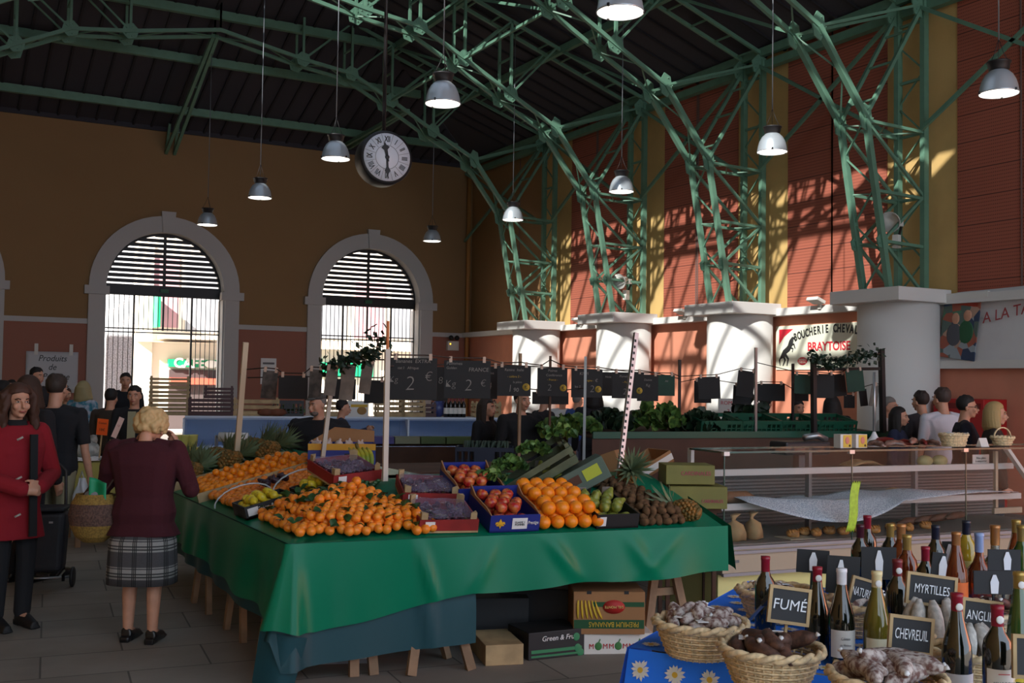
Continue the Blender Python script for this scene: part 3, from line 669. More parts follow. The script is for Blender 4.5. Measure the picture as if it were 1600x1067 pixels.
# fruit meshes
def fruit_mesh(name, rgb, r, kind='round', rgb2=None, rough=.42):
    m = mat(name+'_skin', rgb, rough, var=.22, scale=30, bump=.12, rgb2=rgb2)
    mb = MB(); sm = mat('stem_end', (70, 74, 40), .8); mats = [m, sm]
    if kind == 'round':
        mb.lathe([(0, -.96*r), (.3*r, -.92*r), (.62*r, -.74*r), (.88*r, -.42*r), (1*r, 0), (.9*r, .4*r), (.66*r, .7*r), (.34*r, .88*r), (.12*r, .9*r), (0, .86*r)], 16)
        mb.tube([(0, 0, .84*r), (0, 0, .93*r)], r*.09, 6, 1)
    elif kind == 'apple':
        mb.lathe([(0, -.8*r), (.28*r, -.86*r), (.6*r, -.72*r), (.9*r, -.3*r), (1*r, .1*r), (.9*r, .52*r), (.6*r, .8*r), (.3*r, .84*r), (.1*r, .7*r), (0, .64*r)], 16)
        mb.tube([(0, 0, .62*r), (.1*r, 0, 1.02*r)], r*.06, 6, 1)
    elif kind == 'pear':
        mb.lathe([(0, -r), (.4*r, -.97*r), (.8*r, -.7*r), (1*r, -.25*r), (.95*r, .15*r), (.7*r, .6*r), (.48*r, 1.0*r), (.4*r, 1.3*r), (.24*r, 1.48*r), (0, 1.52*r)], 14)
        mb.tube([(0, 0, 1.5*r), (.1*r, 0, 1.95*r)], r*.06, 6, 1)
    elif kind == 'kiwi':
        mb.lathe([(0, -1.3*r), (.35*r, -1.22*r), (.75*r, -.9*r), (1*r, 0), (.78*r, .86*r), (.4*r, 1.18*r), (0, 1.25*r)], 14)
        mb.ell((0, 0, 1.24*r), (.14*r, .14*r, .07*r), 6, 4, 1)
    elif kind == 'lemon':
        mb.lathe([(0, -1.5*r), (.14*r, -1.42*r), (.32*r, -1.22*r), (.75*r, -.85*r), (1*r, 0), (.78*r, .8*r), (.34*r, 1.15*r), (.16*r, 1.32*r), (0, 1.36*r)], 14)
        mb.ell((0, 0, 1.36*r), (.1*r, .1*r, .06*r), 6, 4, 1)
    return mb.mesh(name, mats)
FM = {}
M_leaf = mat('citrus_leaf', (44, 84, 40), .45, var=.3, scale=20)
lf = MB(); lf.sheet(lambda u, v: V(((u-.5)*.024*math.sin(PI*min(max(v, .04), .97))*2, v*.06, .012*math.sin(v*2.6)+.006*abs(u-.5)*2)), 4, 6)
leaf_me = lf.mesh('leaf', M_leaf)
def put(kind, me, p, label, cat, group, rs=1.0, leaf=False, upright=.5):
    o = bpy.data.objects.new(kind, me); COL.objects.link(o); o.location = p
    o.rotation_euler = (random.uniform(-upright, upright), random.uniform(-upright, upright), random.uniform(0, 6.3))
    sc = random.uniform(.93, 1.07)*rs; o.scale = (sc, sc, sc)
    tag(o, label, cat, group)
    if leaf:
        for k in range(leaf):
            c = obj('leaf', leaf_me, o, (0, 0, .024), (random.uniform(.1, .6), random.uniform(-.3, .3), random.uniform(0, 6.3)))
    return o
tang = fruit_mesh('clementine', (246, 152, 44), .03, 'round', (240, 130, 34))
orange = fruit_mesh('orange', (248, 148, 24), .047, 'round', (244, 134, 18))
pale = fruit_mesh('mandarin', (238, 142, 46), .03, 'round', (230, 122, 34))
apple = fruit_mesh('apple', (176, 30, 38), .04, 'apple', (206, 120, 62), .3)
pear = fruit_mesh('pear', (142, 150, 62), .036, 'pear', (112, 122, 48))
kiwi = fruit_mesh('kiwi', (108, 78, 48), .027, 'kiwi', (88, 62, 38), .9)
lemon = fruit_mesh('lemon', (226, 200, 44), .031, 'lemon', (200, 176, 38))
fig = fruit_mesh('fig', (58, 34, 52), .027, 'pear', (40, 24, 40))
def inpoly(p, poly):
    c = False; n = len(poly)
    for i in range(n):
        (x1, y1), (x2, y2) = poly[i], poly[(i+1) % n]
        if (y1 > p[1]) != (y2 > p[1]) and p[0] < (x2-x1)*(p[1]-y1)/(y2-y1)+x1: c = not c
    return c
def heap(poly, r, layers, fn, shrink=.06):
    """hexagonal layers of fruit of radius r over a polygon lying on the display"""
    cx = sum(p[0] for p in poly)/len(poly); cy = sum(p[1] for p in poly)/len(poly)
    for L in range(layers):
        k = 1-L*shrink*2.6; q = [(cx+(x-cx)*k, cy+(y-cy)*k) for x, y in poly]
        xs_ = [p[0] for p in q]; ys_ = [p[1] for p in q]; d = 2*r*1.02; j = 0; y = min(ys_)+r+(L % 2)*r*.6
        while y < max(ys_):
            x = min(xs_)+r+(j % 2)*r+(L % 2)*r
            while x < max(xs_):
                a = x+random.uniform(-1, 1)*r*.45; b = y+random.uniform(-1, 1)*r*.45
                if inpoly((a, b), q): fn(a, b, L)
                x += d
            y += d*.87; j += 1
def ontop(kind, me, r, label, cat, group, leafp=0, gap=0):
    def fn(a, b, L): put(kind, me, (a, b, zs(a, b)+r*.98+L*r*1.5+gap+random.uniform(0, .012)), label, cat, group, leaf=(2 if random.random() < leafp else 0))
    return fn
heap([(1.93, 6.0), (2.82, 5.89), (2.80, 6.0), (2.60, 6.55), (2.40, 6.80), (2.10, 6.98), (1.96, 6.95)], .03, 2, ontop('clementine', tang, .03, 'leafy clementine in the big loose heap at the front corner of the stall', 'clementine', 'clementines heaped on the stall corner', .22), .07)
for _ in range(16):
    a, b = random.uniform(2.1, 2.5), random.uniform(6.3, 6.62); put('clementine', tang, (a, b, zs(a, b)+.03*.98+.092), 'leafy clementine in the big loose heap at the front corner of the stall', 'clementine', 'clementines heaped on the stall corner')
sp_ = MB()
for _ in range(9):
    a, b = random.uniform(2.45, 2.62), random.uniform(6.62, 6.85); q = V((a, b, zs(a, b)+.02)); d = V((random.uniform(-1, 1), random.uniform(-1, 1), .5)).normalized()
    for k in range(6): sp_.ell(q+d*.025*k, (.02, .008, .012), 6, 4)
tag(sp_.build('leafy_sprig', M_leaf), 'green leafy sprigs lying behind the clementine heap', 'leaves', kind='stuff')
# left wing trays
LWp = lambda y, d, h=0: LW(y, d, h).to_translation()
def plank(y, label):
    o = MB().box((0, .47, .03), (.02, .98, .07)).build('divider_board', M_wood2); o.matrix_world = LW(y, 0.02); tag(o, label, 'board', 'wooden dividers between the citrus trays')
plank(8.20, 'pale wooden divider board between the two trays of mandarins'); plank(9.12, 'pale wooden divider board between the mandarins and the pineapples')
heap([(1.93, 7.40), (2.80, 7.40), (2.80, 8.16), (1.93, 8.16)], .031, 1, ontop('mandarin', pale, .031, 'pale orange mandarin in the stall side tray nearest the lemons', 'mandarin', 'mandarins in the tray beside the lemons'))
heap([(1.93, 8.26), (2.85, 8.26), (2.85, 9.06), (1.93, 9.06)], .036, 1, ontop('orange', orange, .036, 'small orange in the stall side tray beside the pineapples', 'orange', 'small oranges in the tray beside the pineapples'))
for y in (8.4, 8.62, 8.84):
    for i in range(7):
        d = .28+i*.085; p = LWp(y, d); put('orange', orange, (p.x, p.y, p.z+.036+.058), 'small orange in the stall side tray beside the pineapples', 'orange', 'small oranges in the tray beside the pineapples', .8)
for o in list(COL.objects):
    if o.name.startswith('orange') and o.location.y > 8.2: o.scale = [x*.78 for x in o.scale]
# cartons
def carton(name, label, cat, T, w, d, h, m, wall=.008, group=None, floor=True):
    """open carton: local x width, y depth"""
    t = obj(name, None); t.matrix_world = T; tag(t, label, cat, group)
    MB().box((0, 0, .006), (w, d, .012)).build('bottom', m, t)
    MB().box((0, -d/2+wall/2, h/2), (w, wall, h)).build('front_panel', m, t)
    MB().box((0, d/2-wall/2, h/2), (w, wall, h)).build('back_panel', m, t)
    for sx in (-1, 1): MB().box((sx*(w/2-wall/2), 0, h/2), (wall, d-2*wall, h)).build('side_panel', m, t)
    return t
def fill(T, w, d, h, kind, me, r, label, cat, group, layers=1, step=2.05, rot=.5, leafp=0):
    x0 = -w/2+r+.012
    for L in range(layers):
        y = -d/2+r+.012+(L % 2)*r; j = 0
        while y < d/2-r-.006:
            x = x0+((j+L) % 2)*r
            while x < w/2-r-.006:
                p = T @ V((x+random.uniform(-.1, .1)*r, y+random.uniform(-.1, .1)*r, h+r+L*r*1.5)); put(kind, me, p, label, cat, group, upright=rot); x += r*step
            y += r*step*.9; j += 1
for i, (y, d) in enumerate(((7.14, .20), (7.06, .57))):
    T = LW(y, d, .0); nm = ('nearest the stall edge', 'higher up the stall')[i]
    c = carton('fruit_carton', 'low black carton of lemons '+nm, 'carton', T, .32, .34, .085, M_black, group=None)
    text_mesh('Green & Fruit', .034, M_paper, c, (.161, .0, .05), (PI/2, 0, PI/2), shear=.2)
    MB().box((.163, -.12, .045), (.003, .07, .05)).build('price_label', M_paper, c)
    mb = MB(); mb.tube([(-.10, -.1+.2*math.cos(a), .09+.10*math.sin(a)) for a in [PI*k/10 for k in range(11)]], .006, 6); mb.build('handle', mat('clear_plastic', (190, 200, 205), .3, alpha=.5), c)
    fill(T, .31, .33, .012, 'lemon', lemon, .034, 'ripe yellow lemon in the black carton '+nm, 'lemon', 'lemons in the black carton '+nm, 2, 2.3, 1.4)
fp = LW(7.62, .42, .07)
for k in range(9): put('fig', fig, fp @ V((-.07+.07*(k % 3), -.07+.07*(k//3), .03)), 'dark purple fig on top of the pale mandarins', 'fig', 'purple figs on the mandarins', .95, 0, 1.2)
def redcrate(T, label):
    t = obj('wooden_crate', None); t.matrix_world = T; tag(t, label, 'crate', None)
    w, d, h = .37, .36, .10
    MB().box((0, 0, .008), (w, d, .012)).build('bottom', M_wood2, t)
    for sy in (-1, 1): MB().box((0, sy*(d/2-.005), .05), (w, .008, .07)).build('side_panel', M_redwood, t)
    for sx in (-1, 1): MB().box((sx*(w/2-.005), 0, .05), (.008, d-.02, .07)).build('side_panel', M_redwood, t)
    for sx in (-1, 1):
        for sy in (-1, 1): MB().prism([(0, 0), (.04, 0), (0, .04)], .01, .125, 0, Matrix.Translation((sx*(w/2-.012), sy*(d/2-.012), 0)) @ Matrix.Rotation({(-1, -1): 0, (1, -1): PI/2, (1, 1): PI, (-1, 1): -PI/2}[(sx, sy)], 4, 'Z')).build('corner_post', M_wood2, t)
    MB().box((-.12, -d/2-.004, .05), (.06, .003, .05)).build('price_label', M_paper, t)
    gr = MB(); rg = random.Random(int(T.translation.x*100))
    for i in range(90): gr.ell((rg.uniform(-.16, .16), rg.uniform(-.15, .15), .045+rg.uniform(0, .03)), .016, 8, 6)
    o = gr.build('grapes', mat('dark_grapes', (74, 34, 52), .35), t); o['kind'] = 'stuff'
    wr = MB(); wr.sheet(lambda u, v: V(((u-.5)*.345, (v-.5)*.335, .096+.003*math.sin(u*14+v*5)+.004*math.sin(v*9-u*5))), 24, 24)
    wr.build('clear_wrap', mat('clear_wrap', (150, 138, 168), .12, alpha=.38, spec=1), t)
redcrate(FW(.94, .22, 0, -.06), 'red printed crate of wrapped dark grapes beside the front blue apple carton')
redcrate(FW(.98, .66, .0, -.14), 'red printed crate of wrapped grapes second up the slope, behind another red crate')
redcrate(FW(.52, 1.06, .0, .3), 'red printed crate of wrapped grapes behind the clementines, left of the white pole')
def bluecarton(T, label, front):
    c = carton('fruit_carton', label, 'carton', T, .33, .40, .11, M_blue)
    for sx in (-1, 1): MB().prism([(-.2, .11), (.2, .11), (.2, .17), (.1, .13), (-.1, .13)], -.004, .004, 0, Matrix.Translation((sx*.16, 0, 0)) @ Matrix(((0, 0, 1, 0), (1, 0, 0, 0), (0, 1, 0, 0), (0, 0, 0, 1)))).build('flap', M_card, c)
    MB().box((0, .19, .13), (.33, .006, .06)).build('end_flap', M_blue, c)
    if front:
        MB().box((.03, -.202, .055), (.10, .003, .07)).build('price_label', M_paper, c)
        text_mesh('CLASSE 1\nPOMMES', .017, M_black, c, (.03, -.2045, .055), RX90)
        text_mesh('Prestige', .03, M_paper, c, (.118, -.203, .058), RX90, shear=.3, sx=.75)
        fl = MB(); y = mat('gold_print', (226, 172, 40), .5)
        fl.prism([(0, -.03), (.008, -.01), (.012, .012), (0, .036), (-.012, .012), (-.008, -.01)], 0, .002)
        for sx in (-1, 1): fl.prism([(sx*.008, -.006), (sx*.016, .016), (sx*.03, .012), (sx*.032, -.004), (sx*.024, .002)][::sx], 0, .002)
        fl.box((0, -.008, .001), (.05, .008, .002)); fl.build('lily_emblem', y, c, (-.10, -.203, .055), RX90)
    return T
T = bluecarton(FW(1.35, .22, 0), 'blue carton of red apples with gold lily emblem at the stall front', True)
fill(T, .31, .38, .014, 'apple', apple, .042, 'glossy red apple in the blue carton with the lily emblem', 'apple', 'apples in the front blue carton', 2, 2.05)
T = bluecarton(FW(1.30, .68, 0), 'blue carton of red apples with brown flaps higher up the slope', False)
fill(T, .31, .38, .014, 'apple', apple, .042, 'glossy red apple in the upper blue carton', 'apple', 'apples in the upper blue carton', 2, 2.05)
# big oranges stepped in rows
for row, (t0, cnt, lv) in enumerate(((.045, 5, 0), (.13, 5, 0), (.10, 4, 1), (.215, 5, 0), (.30, 5, 0), (.385, 5, 0), (.46, 5, 0), (.35, 4, 1), (.43, 4, 1), (.54, 5, 0), (.52, 4, 1), (.2, 4, 1))):
    for i in range(cnt):
        s = 1.565+(.046 if lv else 0)+i*.094-(.0 if row % 2 else .012)
        p = FW(s, t0, .047+lv*.072).to_translation(); put('orange', orange, p, 'large bright orange in the stepped pile between the apples and the pears', 'orange', 'large oranges piled beside the apples')
for (s, t0, wname) in ((2.06, .2, 'at the stall front beside the kiwis'), (1.98, .74, 'higher up behind the oranges')):
    T = FW(s, t0); c = carton('fruit_carton', 'black carton of green pears '+wname, 'carton', T, .30, .38, .095, M_black)
    MB().box((-.11, -.193, .05), (.045, .003, .06)).build('price_label', M_paper, c)
    for sx in (-1, 1): MB().box((sx*.09, .193, .10), (.06, .004, .08)).build('corner_flap', mat('grey_board', (120, 118, 112), .8), c)
    fill(T, .29, .37, .014, 'pear', pear, .038, 'green pear lying in the black carton '+wname, 'pear', 'pears in the black carton '+wname, 2, 2.25, 1.5)
def fnk(a, b, L):
    p = FW(a, b, .026+L*.042).to_translation(); put('kiwi', kiwi, p, 'brown fuzzy kiwi in the heap at the right end of the stall', 'kiwi', 'kiwis heaped at the right end', upright=1.5)
heap([(2.24, .02), (2.60, .02), (2.58, .35), (2.40, .78), (2.24, .8)], .028, 2, fnk, .05)
# pineapples
M_pine = mat('pineapple_rind', (150, 104, 44), .7, var=.4, scale=30, rgb2=(92, 78, 34)); M_crown = mat('pineapple_leaf', (104, 122, 88), .55, var=.3, scale=9)
pm = MB()
for i in range(9):
    z = .015+i*.021; r = .055*math.sin(PI*(.14+.72*i/8))+.006; n = 12
    for j in range(n): a = 2*PI*(j+.5*(i % 2))/n; pm.ell((r*math.cos(a), r*math.sin(a), z), (.017, .017, .014), 6, 5)
pm.lathe([(.03, 0), (.05, .04), (.058, .1), (.05, .16), (.03, .2)], 12)
pine_me = pm.mesh('rind', M_pine)
cm = MB()
for k in range(38):
    a = k*2.4; tl = .25+.8*(1-k/38); L = .15+.10*(k/38) if k < 25 else .22
    d = V((math.cos(a)*math.sin(tl), math.sin(a)*math.sin(tl), math.cos(tl))); p0 = V((0, 0, .195)); sdv = d.cross(V((0, 0, 1))).normalized()*.011
    p1 = p0+d*L*.55; p2 = p0+d*L+V((d.x, d.y, -.3))*.03
    cm.add([p0-sdv, p0+sdv, p1+sdv, p2, p1-sdv], [(0, 1, 2, 4), (4, 2, 3)], 0, True)
crown_me = cm.mesh('crown', M_crown)
def pineapple(p, rot, label, group=None, sc=1):
    t = thing('pineapple', label, 'pineapple', p, 0, group); t.rotation_euler = rot; t.scale = (sc, sc, sc)
    obj('rind', pine_me, t); obj('crown', crown_me, t)
for i in range(3):
    for j in range(4):
        y = 9.28+j*.2+.05*(i % 2); d = .10+i*.32; p = LWp(y, d); pineapple((p.x, p.y, p.z+.06), (random.uniform(-.5, .2), 1.12, random.uniform(-.3, .3)), 'pineapple lying with grey green crown at the far end of the stall side', 'pineapples at the far end of the stall', 1.12)
p = FW(2.69, .05, .06).to_translation(); pineapple(p, (1.35, 0, .5+PI), 'pineapple lying end on at the right end of the stall front, beside the kiwis')
p = FW(2.52, .80, .045).to_translation(); pineapple(p, (.3, -1.2, .9), 'golden pineapple lying above the kiwis beside the slotted pole')
# bananas
M_ban = mat('banana_skin', (196, 178, 48), .5, var=.4, scale=8, rgb2=(120, 140, 44))
bt = thing('banana_bunch', 'bunch of yellow green bananas hanging above the red crates', 'bananas', LWp(7.62, .98, .0))
for k in range(5):
    pts = []; a0 = -.35+.18*k
    for i in range(9):
        u = i/8; pts.append((-.02+.035*k+.0*u, -.12*math.sin(u*2.1)*math.cos(a0), .17-.17*u+.03*math.sin(u*3)))
    MB().tube(pts, [.006, .012, .017, .019, .02, .019, .017, .012, .005], 8).build('banana', M_ban, bt)
MB().tube([(.05, 0, .165), (.05, .03, .2)], .014, 6).build('stem', mat('banana_stem', (110, 92, 44), .8), bt)
# loose trade goods behind the stall front
def bigbox(name, label, cat, p, rz, w, d, h, m, rx=0, ry=0):
    t = thing(name, label, cat, p, rz); t.rotation_euler = (rx, ry, rz)
    return t
T = Matrix.Translation((2.98, 8.15, 1.06)) @ Rz(-.35)
c = carton('fruit_carton', 'blue and yellow carton of garlic bulbs behind the bananas', 'carton', T, .52, .36, .17, M_blue)
MB().box((0, -.183, .15), (.52, .004, .05)).build('yellow_band', mat('yellow_print', (206, 150, 34), .6), c)
MB().box((.07, -.184, .075), (.1, .004, .05)).build('hand_hole', M_black, c); MB().box((.17, -.184, .075), (.08, .004, .06)).build('price_label', M_card, c)
MB().prism([(-.26, 0), (.26, 0), (.26, .10), (-.06, .13)], -.004, .004, 0, Matrix.Translation((0, .18, .17)) @ Matrix.Rotation(1.1, 4, 'X')).build('lid_flap', M_card, c)
ga = MB()
ga.lathe([(0, 0), (.022, .002), (.03, .018), (.024, .034), (.008, .045), (.006, .06), (0, .06)], 12)
ga_me = ga.mesh('garlic_bulb', mat('garlic_skin', (206, 186, 178), .7, var=.2, scale=30))
for k in range(14): put('garlic_bulb', ga_me, T @ V((-.2+.085*(k % 5), -.1+.1*(k//5), .13+random.uniform(0, .02))), 'white garlic bulb in the blue and yellow carton', 'garlic', 'garlic bulbs in the carton', 1.1)
# ------------------------------------------------------------------ under the stall
def upbox(label, cat, name, p, rz, w, d, h, m, group=None):
    t = thing(name, label, cat, p, rz, group)
    bevel(MB().box((0, 0, h/2), (w, d, h)).build('body', m, t), .004)
    return t
F0 = FACE
t = upbox('white cartons printed with fruit marks under the stall, below the banana carton', 'carton', 'fruit_carton', flatp(962, 7.12), F0+.12, .46, .32, .13, M_whitec)
for k in (-1, 0, 1):
    text_mesh('M', .045, mat('red_print', (176, 30, 34), .6), t, (.13*k-.045, -.162, .05), RX90); text_mesh('M', .045, MATS['red_print'], t, (.13*k+.045, -.162, .05), RX90)
    m = MB(); m.ell((0, 0, 0), (.024, .003, .026), 14, 8); m.build('green_melon_print', mat('green_print', (60, 120, 60), .6), t, (.13*k, -.161, .052))
    MB().bar((0, 0, .02), (.012, 0, .045), .006).build('stalk_print', MATS['green_print'], t, (.13*k, -.161, .052))
tb = upbox('upturned brown banana carton with red oval badge under the stall', 'carton', 'banana_carton', flatp(950, 7.1)+V((0, 0, .131)), F0+.05, .46, .34, .27, M_card)
gp = mat('dark_green_print', (28, 78, 44), .7); yp = mat('yellow_banana_print', (196, 164, 40), .6)
MB().box((0, -.1715, .065), (.45, .003, .055)).build('green_band', gp, tb); MB().box((.06, -.1715, .19), (.33, .003, .03)).build('green_band', gp, tb)
text_mesh('PREMIUM BANANAS', .046, yp, tb, (.03, -.174, .065), (PI/2, PI, 0), sx=.78)
m = MB(); m.lathe([(.07, 0), (.07, .004), (0, .004)], 28, sy=.62); m.build('red_badge', mat('red_badge', (170, 34, 30), .6), tb, (.03, -.171, .175), RX90)
text_mesh('DEL MONTE', .022, mat('pale_yellow_print', (226, 196, 120), .6), tb, (.03, -.178, .175), (PI/2, PI, 0))
for k in range(6):
    MB().tube([(-.20+.022*k+.015*k*(1-u)*.6, -.172, .10+.115*u-.02*math.sin(u*3)*(k-2.5)*.2) for u in (0, .25, .5, .75, 1)], [.006, .011, .012, .011, .005], 7, flat=.3).build('banana_print', yp, tb)
for x in (-.13, .11): MB().box((x, -.171, .265), (.03, .004, .02)).build('hand_slot', M_black, tb)
t = upbox('black printed fruit carton on the floor under the stall, left of the banana carton', 'carton', 'fruit_carton', flatp(858, 6.98), F0+.45, .40, .30, .17, M_black)
text_mesh('Green & Fruit', .045, M_paper, t, (.02, -.152, .125), RX90, shear=.2)
MB().box((0, -.1515, .05), (.36, .003, .02)).build('green_stripe', mat('green_stripe', (50, 128, 84), .6), t); MB().box((0, -.1515, .02), (.36, .003, .012)).build('green_stripe', MATS['green_stripe'], t)
for x, z in ((.14, .12), (.15, .05), (.17, .02)):
    m = MB(); m.ell((0, 0, 0), (.025, .003, .026), 12, 8); m.build('green_apple_print', MATS['green_stripe'], t, (x, -.152, z))
MB().box((.201, 0, .08), (.003, .15, .09)).build('price_label', M_paper, t)
t = upbox('pale wooden box on the floor under the middle of the stall', 'crate', 'wooden_box', flatp(782, 6.85), F0+.25, .24, .42, .125, M_wood2)
t = upbox('dark plastic crate stacked under the stall behind the pale wooden box', 'crate', 'plastic_crate', flatp(770, 7.35), F0+.1, .50, .34, .30, mat('dark_plastic', (30, 32, 36), .5))
t = upbox('dark crate with green round mark, under the stall behind the black carton', 'crate', 'plastic_crate', flatp(845, 7.5), F0-.1, .5, .36, .34, MATS['dark_plastic'])
m = MB(); m.lathe([(.045, 0), (.045, .004), (.03, .004)], 20); m.build('round_mark', mat('dull_green', (46, 84, 66), .6), t, (-.1, -.182, .18), RX90)
t = thing('plastic_bin', 'shallow white plastic bin under the teal cloth at the stall front', 'bin', flatp(538, 6.75), F0+.15)
for z, h in ((.05, .04), (.115, .03)): bevel(MB().box((0, 0, z), (.42, .3, h)).build('rim', M_whitec, t), .005)
MB().box((0, 0, .04), (.38, .26, .08)).build('body', mat('grey_plastic', (120, 122, 126), .5), t)

# ------------------------------------------------------------------ posts, price lines, chalkboards
def post(label, a, b, w, m, name='post', cat='pole', group=None):
    t = thing(name, label, cat, a, 0, group); d = V(b)-V(a); MB().bar((0, 0, 0), d, w, w*.7).build('shaft', m, t)
    return t
slot = M_pole
P1 = V((2.76, 6.71, 1.06)); P1t = gd(606, 500, (P1-V((0, 0, 1.72))).dot(_F))
post('white square pole rising from the stall between the clementines and grape crates', P1, V((P1.x, P1.y, 1.94)), .034, mat('white_pole', (196, 186, 172), .6))
MB().bar((0, 0, 0), (0, 0, .19), .016).build('pole_tip', mat('orange_wood', (190, 104, 44), .6), bpy.data.objects['post'], (0, 0, .88))
p = LW(8.0, .88).to_translation(); q = gd(516, 618, 8.3)
post('leaning wooden pole among the bananas at the stall back', p, q, .032, MATS['white_pole'])
p = LW(9.45, .6).to_translation(); post('tall wooden pole rising from the pineapples', p, gd(384, 535, 9.3), .045, mat('pale_pole', (206, 186, 156), .7))
p = FW(2.56, .95).to_translation(); q = gd(994, 520, 8.2)
t = post('leaning slotted grey steel upright behind the kiwis', p, q, .036, M_steel)
hol = MB(); d = q-p
for k in range(22): MB().box(d*(k+.7)/23-_F*.015, (.010, .012, .02)).build('slot', M_black, t)
p4 = gz(912, 735, 1.06); post('thin grey pole right of the price boards, behind the orange pile', p4, gd(915, 558, 9.3), .022, M_steel)
post('thin pole behind the price boards, beside the man in black', flatp(812, 10.3, .9), gd(813, 552, 10.3), .028, M_wood)
post('short dark pole carrying the middle of the price line', flatp(860, 10.0, 0), gd(860, 556, 10.0), .02, M_dwood)
M_board = mat('chalkboard', (22, 19, 19), .75, var=.25, scale=5); M_gboard = mat('green_chalkboard', (24, 58, 42), .75, var=.2, scale=5)
M_chalk = mat('chalk', (128, 122, 116), .9); M_ychalk = mat('yellow_chalk', (170, 140, 50), .9)
M_cord = mat('brown_cord', (60, 44, 36), .8)
def cord(label, pts, sag=.03, r=.005):
    P = []
    for a, b in zip(pts, pts[1:]):
        for k in range(8): P.append(a.lerp(b, k/8)-V((0, 0, sag*math.sin(PI*k/8))))
    P.append(pts[-1]); o = P[0]
    return tag(MB().tube([p-o for p in P], r, 6).build('price_line', M_cord, None, o), label, 'cord')
PEGS = {}
def pegcord(label, line, pts=()):
    P = [q for _, q in sorted(PEGS.get(line, [])+list(pts), key=lambda e: e[0])]; o = P[0]
    return tag(MB().tube([p-o for p in P], .005, 6).build('price_line', M_cord, None, o), label, 'cord')
def board(label, px, py, D, w, h, lines=(), rz=0, roll=0, m=None, clips=2, yel=None, name='chalkboard', cat='chalkboard', line=None):
    """hung board: px,py is the pixel of its centre at depth D"""
    c = gd(px, py, D); t = thing(name, label, cat, c, F0+rz); t.rotation_euler = (0, roll, F0+rz)
    bevel(MB().box((0, 0, 0), (w, .012, h)).build('panel', m or M_board, t), .002)
    for txt, sz, x, z in lines:
        text_mesh(txt, sz, yel if yel and txt.startswith('-') else M_chalk, t, (x*w, -.008, z*h), RX90, ext=.0008, shear=.1, bold=-.02*sz if sz > .05 else 0)
    if yel:
        mm = MB(); mm.lathe([(.03, 0), (.03, .002), (0, .002)], 18); mm.build('euro_disc', M_ychalk, t, (.36*w, -.006, -.2*h), RX90)
        text_mesh('€', .045, M_board, t, (.36*w, -.0095, -.2*h), RX90, ext=.0005)
    for k in range(clips):
        x = (-.36, .36)[k]*w if clips == 2 else 0
        if line: PEGS.setdefault(line, []).append((px+x*FPX/D*math.cos(roll), c+Matrix.Rotation(F0+rz, 3, 'Z') @ (Matrix.Rotation(roll, 3, 'Y') @ V((x, 0, h/2+.02)))))
        MB().box((x, 0, h/2+.008), (.022, .022, .045)).build('peg', mat('pale_peg', (190, 160, 140), .6), t)
    return t
L1 = [P1+V((0, 0, .82)), gd(770, 566, 8.6), gd(860, 562, 9.8), gd(985, 585, 10.4), gd(1062, 588, 11.3)]
L1[0] = gd(604, 556, 7.2)
lat = 'black front price board, '
board(lat+'first right of the white pole, reading 2 euro', 645, 592, 7.45, .335, .29, (('Bananes  EXTRA', .035, 0, .42), ('cat I   Afrique', .026, -.1, .26), ('Kg', .06, -.4, -.02), ('2', .14, -.06, -.12), ('€', .09, .32, .05)), .1, line='A')
board(lat+'second right of the white pole, reading FRANCE and 2 euro', 730, 593, 7.95, .345, .28, (('Pommes', .034, -.28, .42), ('Golden', .026, -.34, .3), ('FRANCE', .04, .24, .26), ('Kg', .075, -.36, -.12), ('2', .12, .02, -.16), ('€', .07, .34, -.1)), .1, line='A')
board(lat+'third right of the white pole, reading 1 90', 803, 595, 8.7, .275, .245, (('Raisins  Italie', .03, 0, .36), ('- calibre 2 -', .024, 0, .14), ('la pièce', .024, .1, -.04), ('1', .085, -.12, -.26), ('90', .045, .06, -.3)), .12, yel=M_ychalk, line='A')
board(lat+'fourth right of the white pole, beside the dark pole', 863, 597, 9.4, .265, .25, (('Poires', .032, 0, .4), ('Conférence', .03, .05, .24), ('- France -', .024, 0, .08), ('2', .08, -.1, -.2)), .12, yel=M_ychalk, line='A')
board(lat+'fifth right of the white pole, reading KIWI', 917, 599, 9.9, .29, .26, (('KIWI', .038, -.1, .34), ('- origine -', .024, .05, .1), ('les 5', .03, -.3, -.12), ('2', .09, .16, -.2), ('€', .04, .3, .1)), .1, yel=M_ychalk, line='A')
board(lat+'sixth, on the leaning steel upright, reading 2', 981, 602, 10.3, .31, .25, (('Pomelos', .03, -.1, .34), ('- Floride -', .026, 0, .12), ('2', .08, -.1, -.25)), .08, yel=M_ychalk, line='A')
board('narrow black chalkboard filling the gap right of the second price board', 765, 598, 9.0, .13, .27, (('Fraise', .03, 0, .3), ('4', .08, 0, -.1)), .1, line='B')
board('narrow black chalkboard behind, right of the first price board', 688, 600, 8.6, .12, .27, (('8', .08, 0, .1),), .1, line='B')
board('black chalkboard hanging behind, between the KIWI board and the steel upright', 950, 600, 10.9, .22, .24, (('Noix', .03, 0, .3),), .1, line='B')
board('black chalkboard tucked behind the green one, right of the steel upright', 1012, 606, 11.0, .22, .27, (('Dattes', .03, 0, .3), ('Kg', .04, 0, .1)), .1, line='B')
board('black chalkboard low behind the fourth and fifth price boards', 860, 622, 10.6, .36, .12, (), .1, line='B2')
board('green chalkboard at the right end of the front price line', 1038, 602, 11.3, .22, .22, (('Ail', .03, .1, .2),), .05, m=M_gboard, line='A')
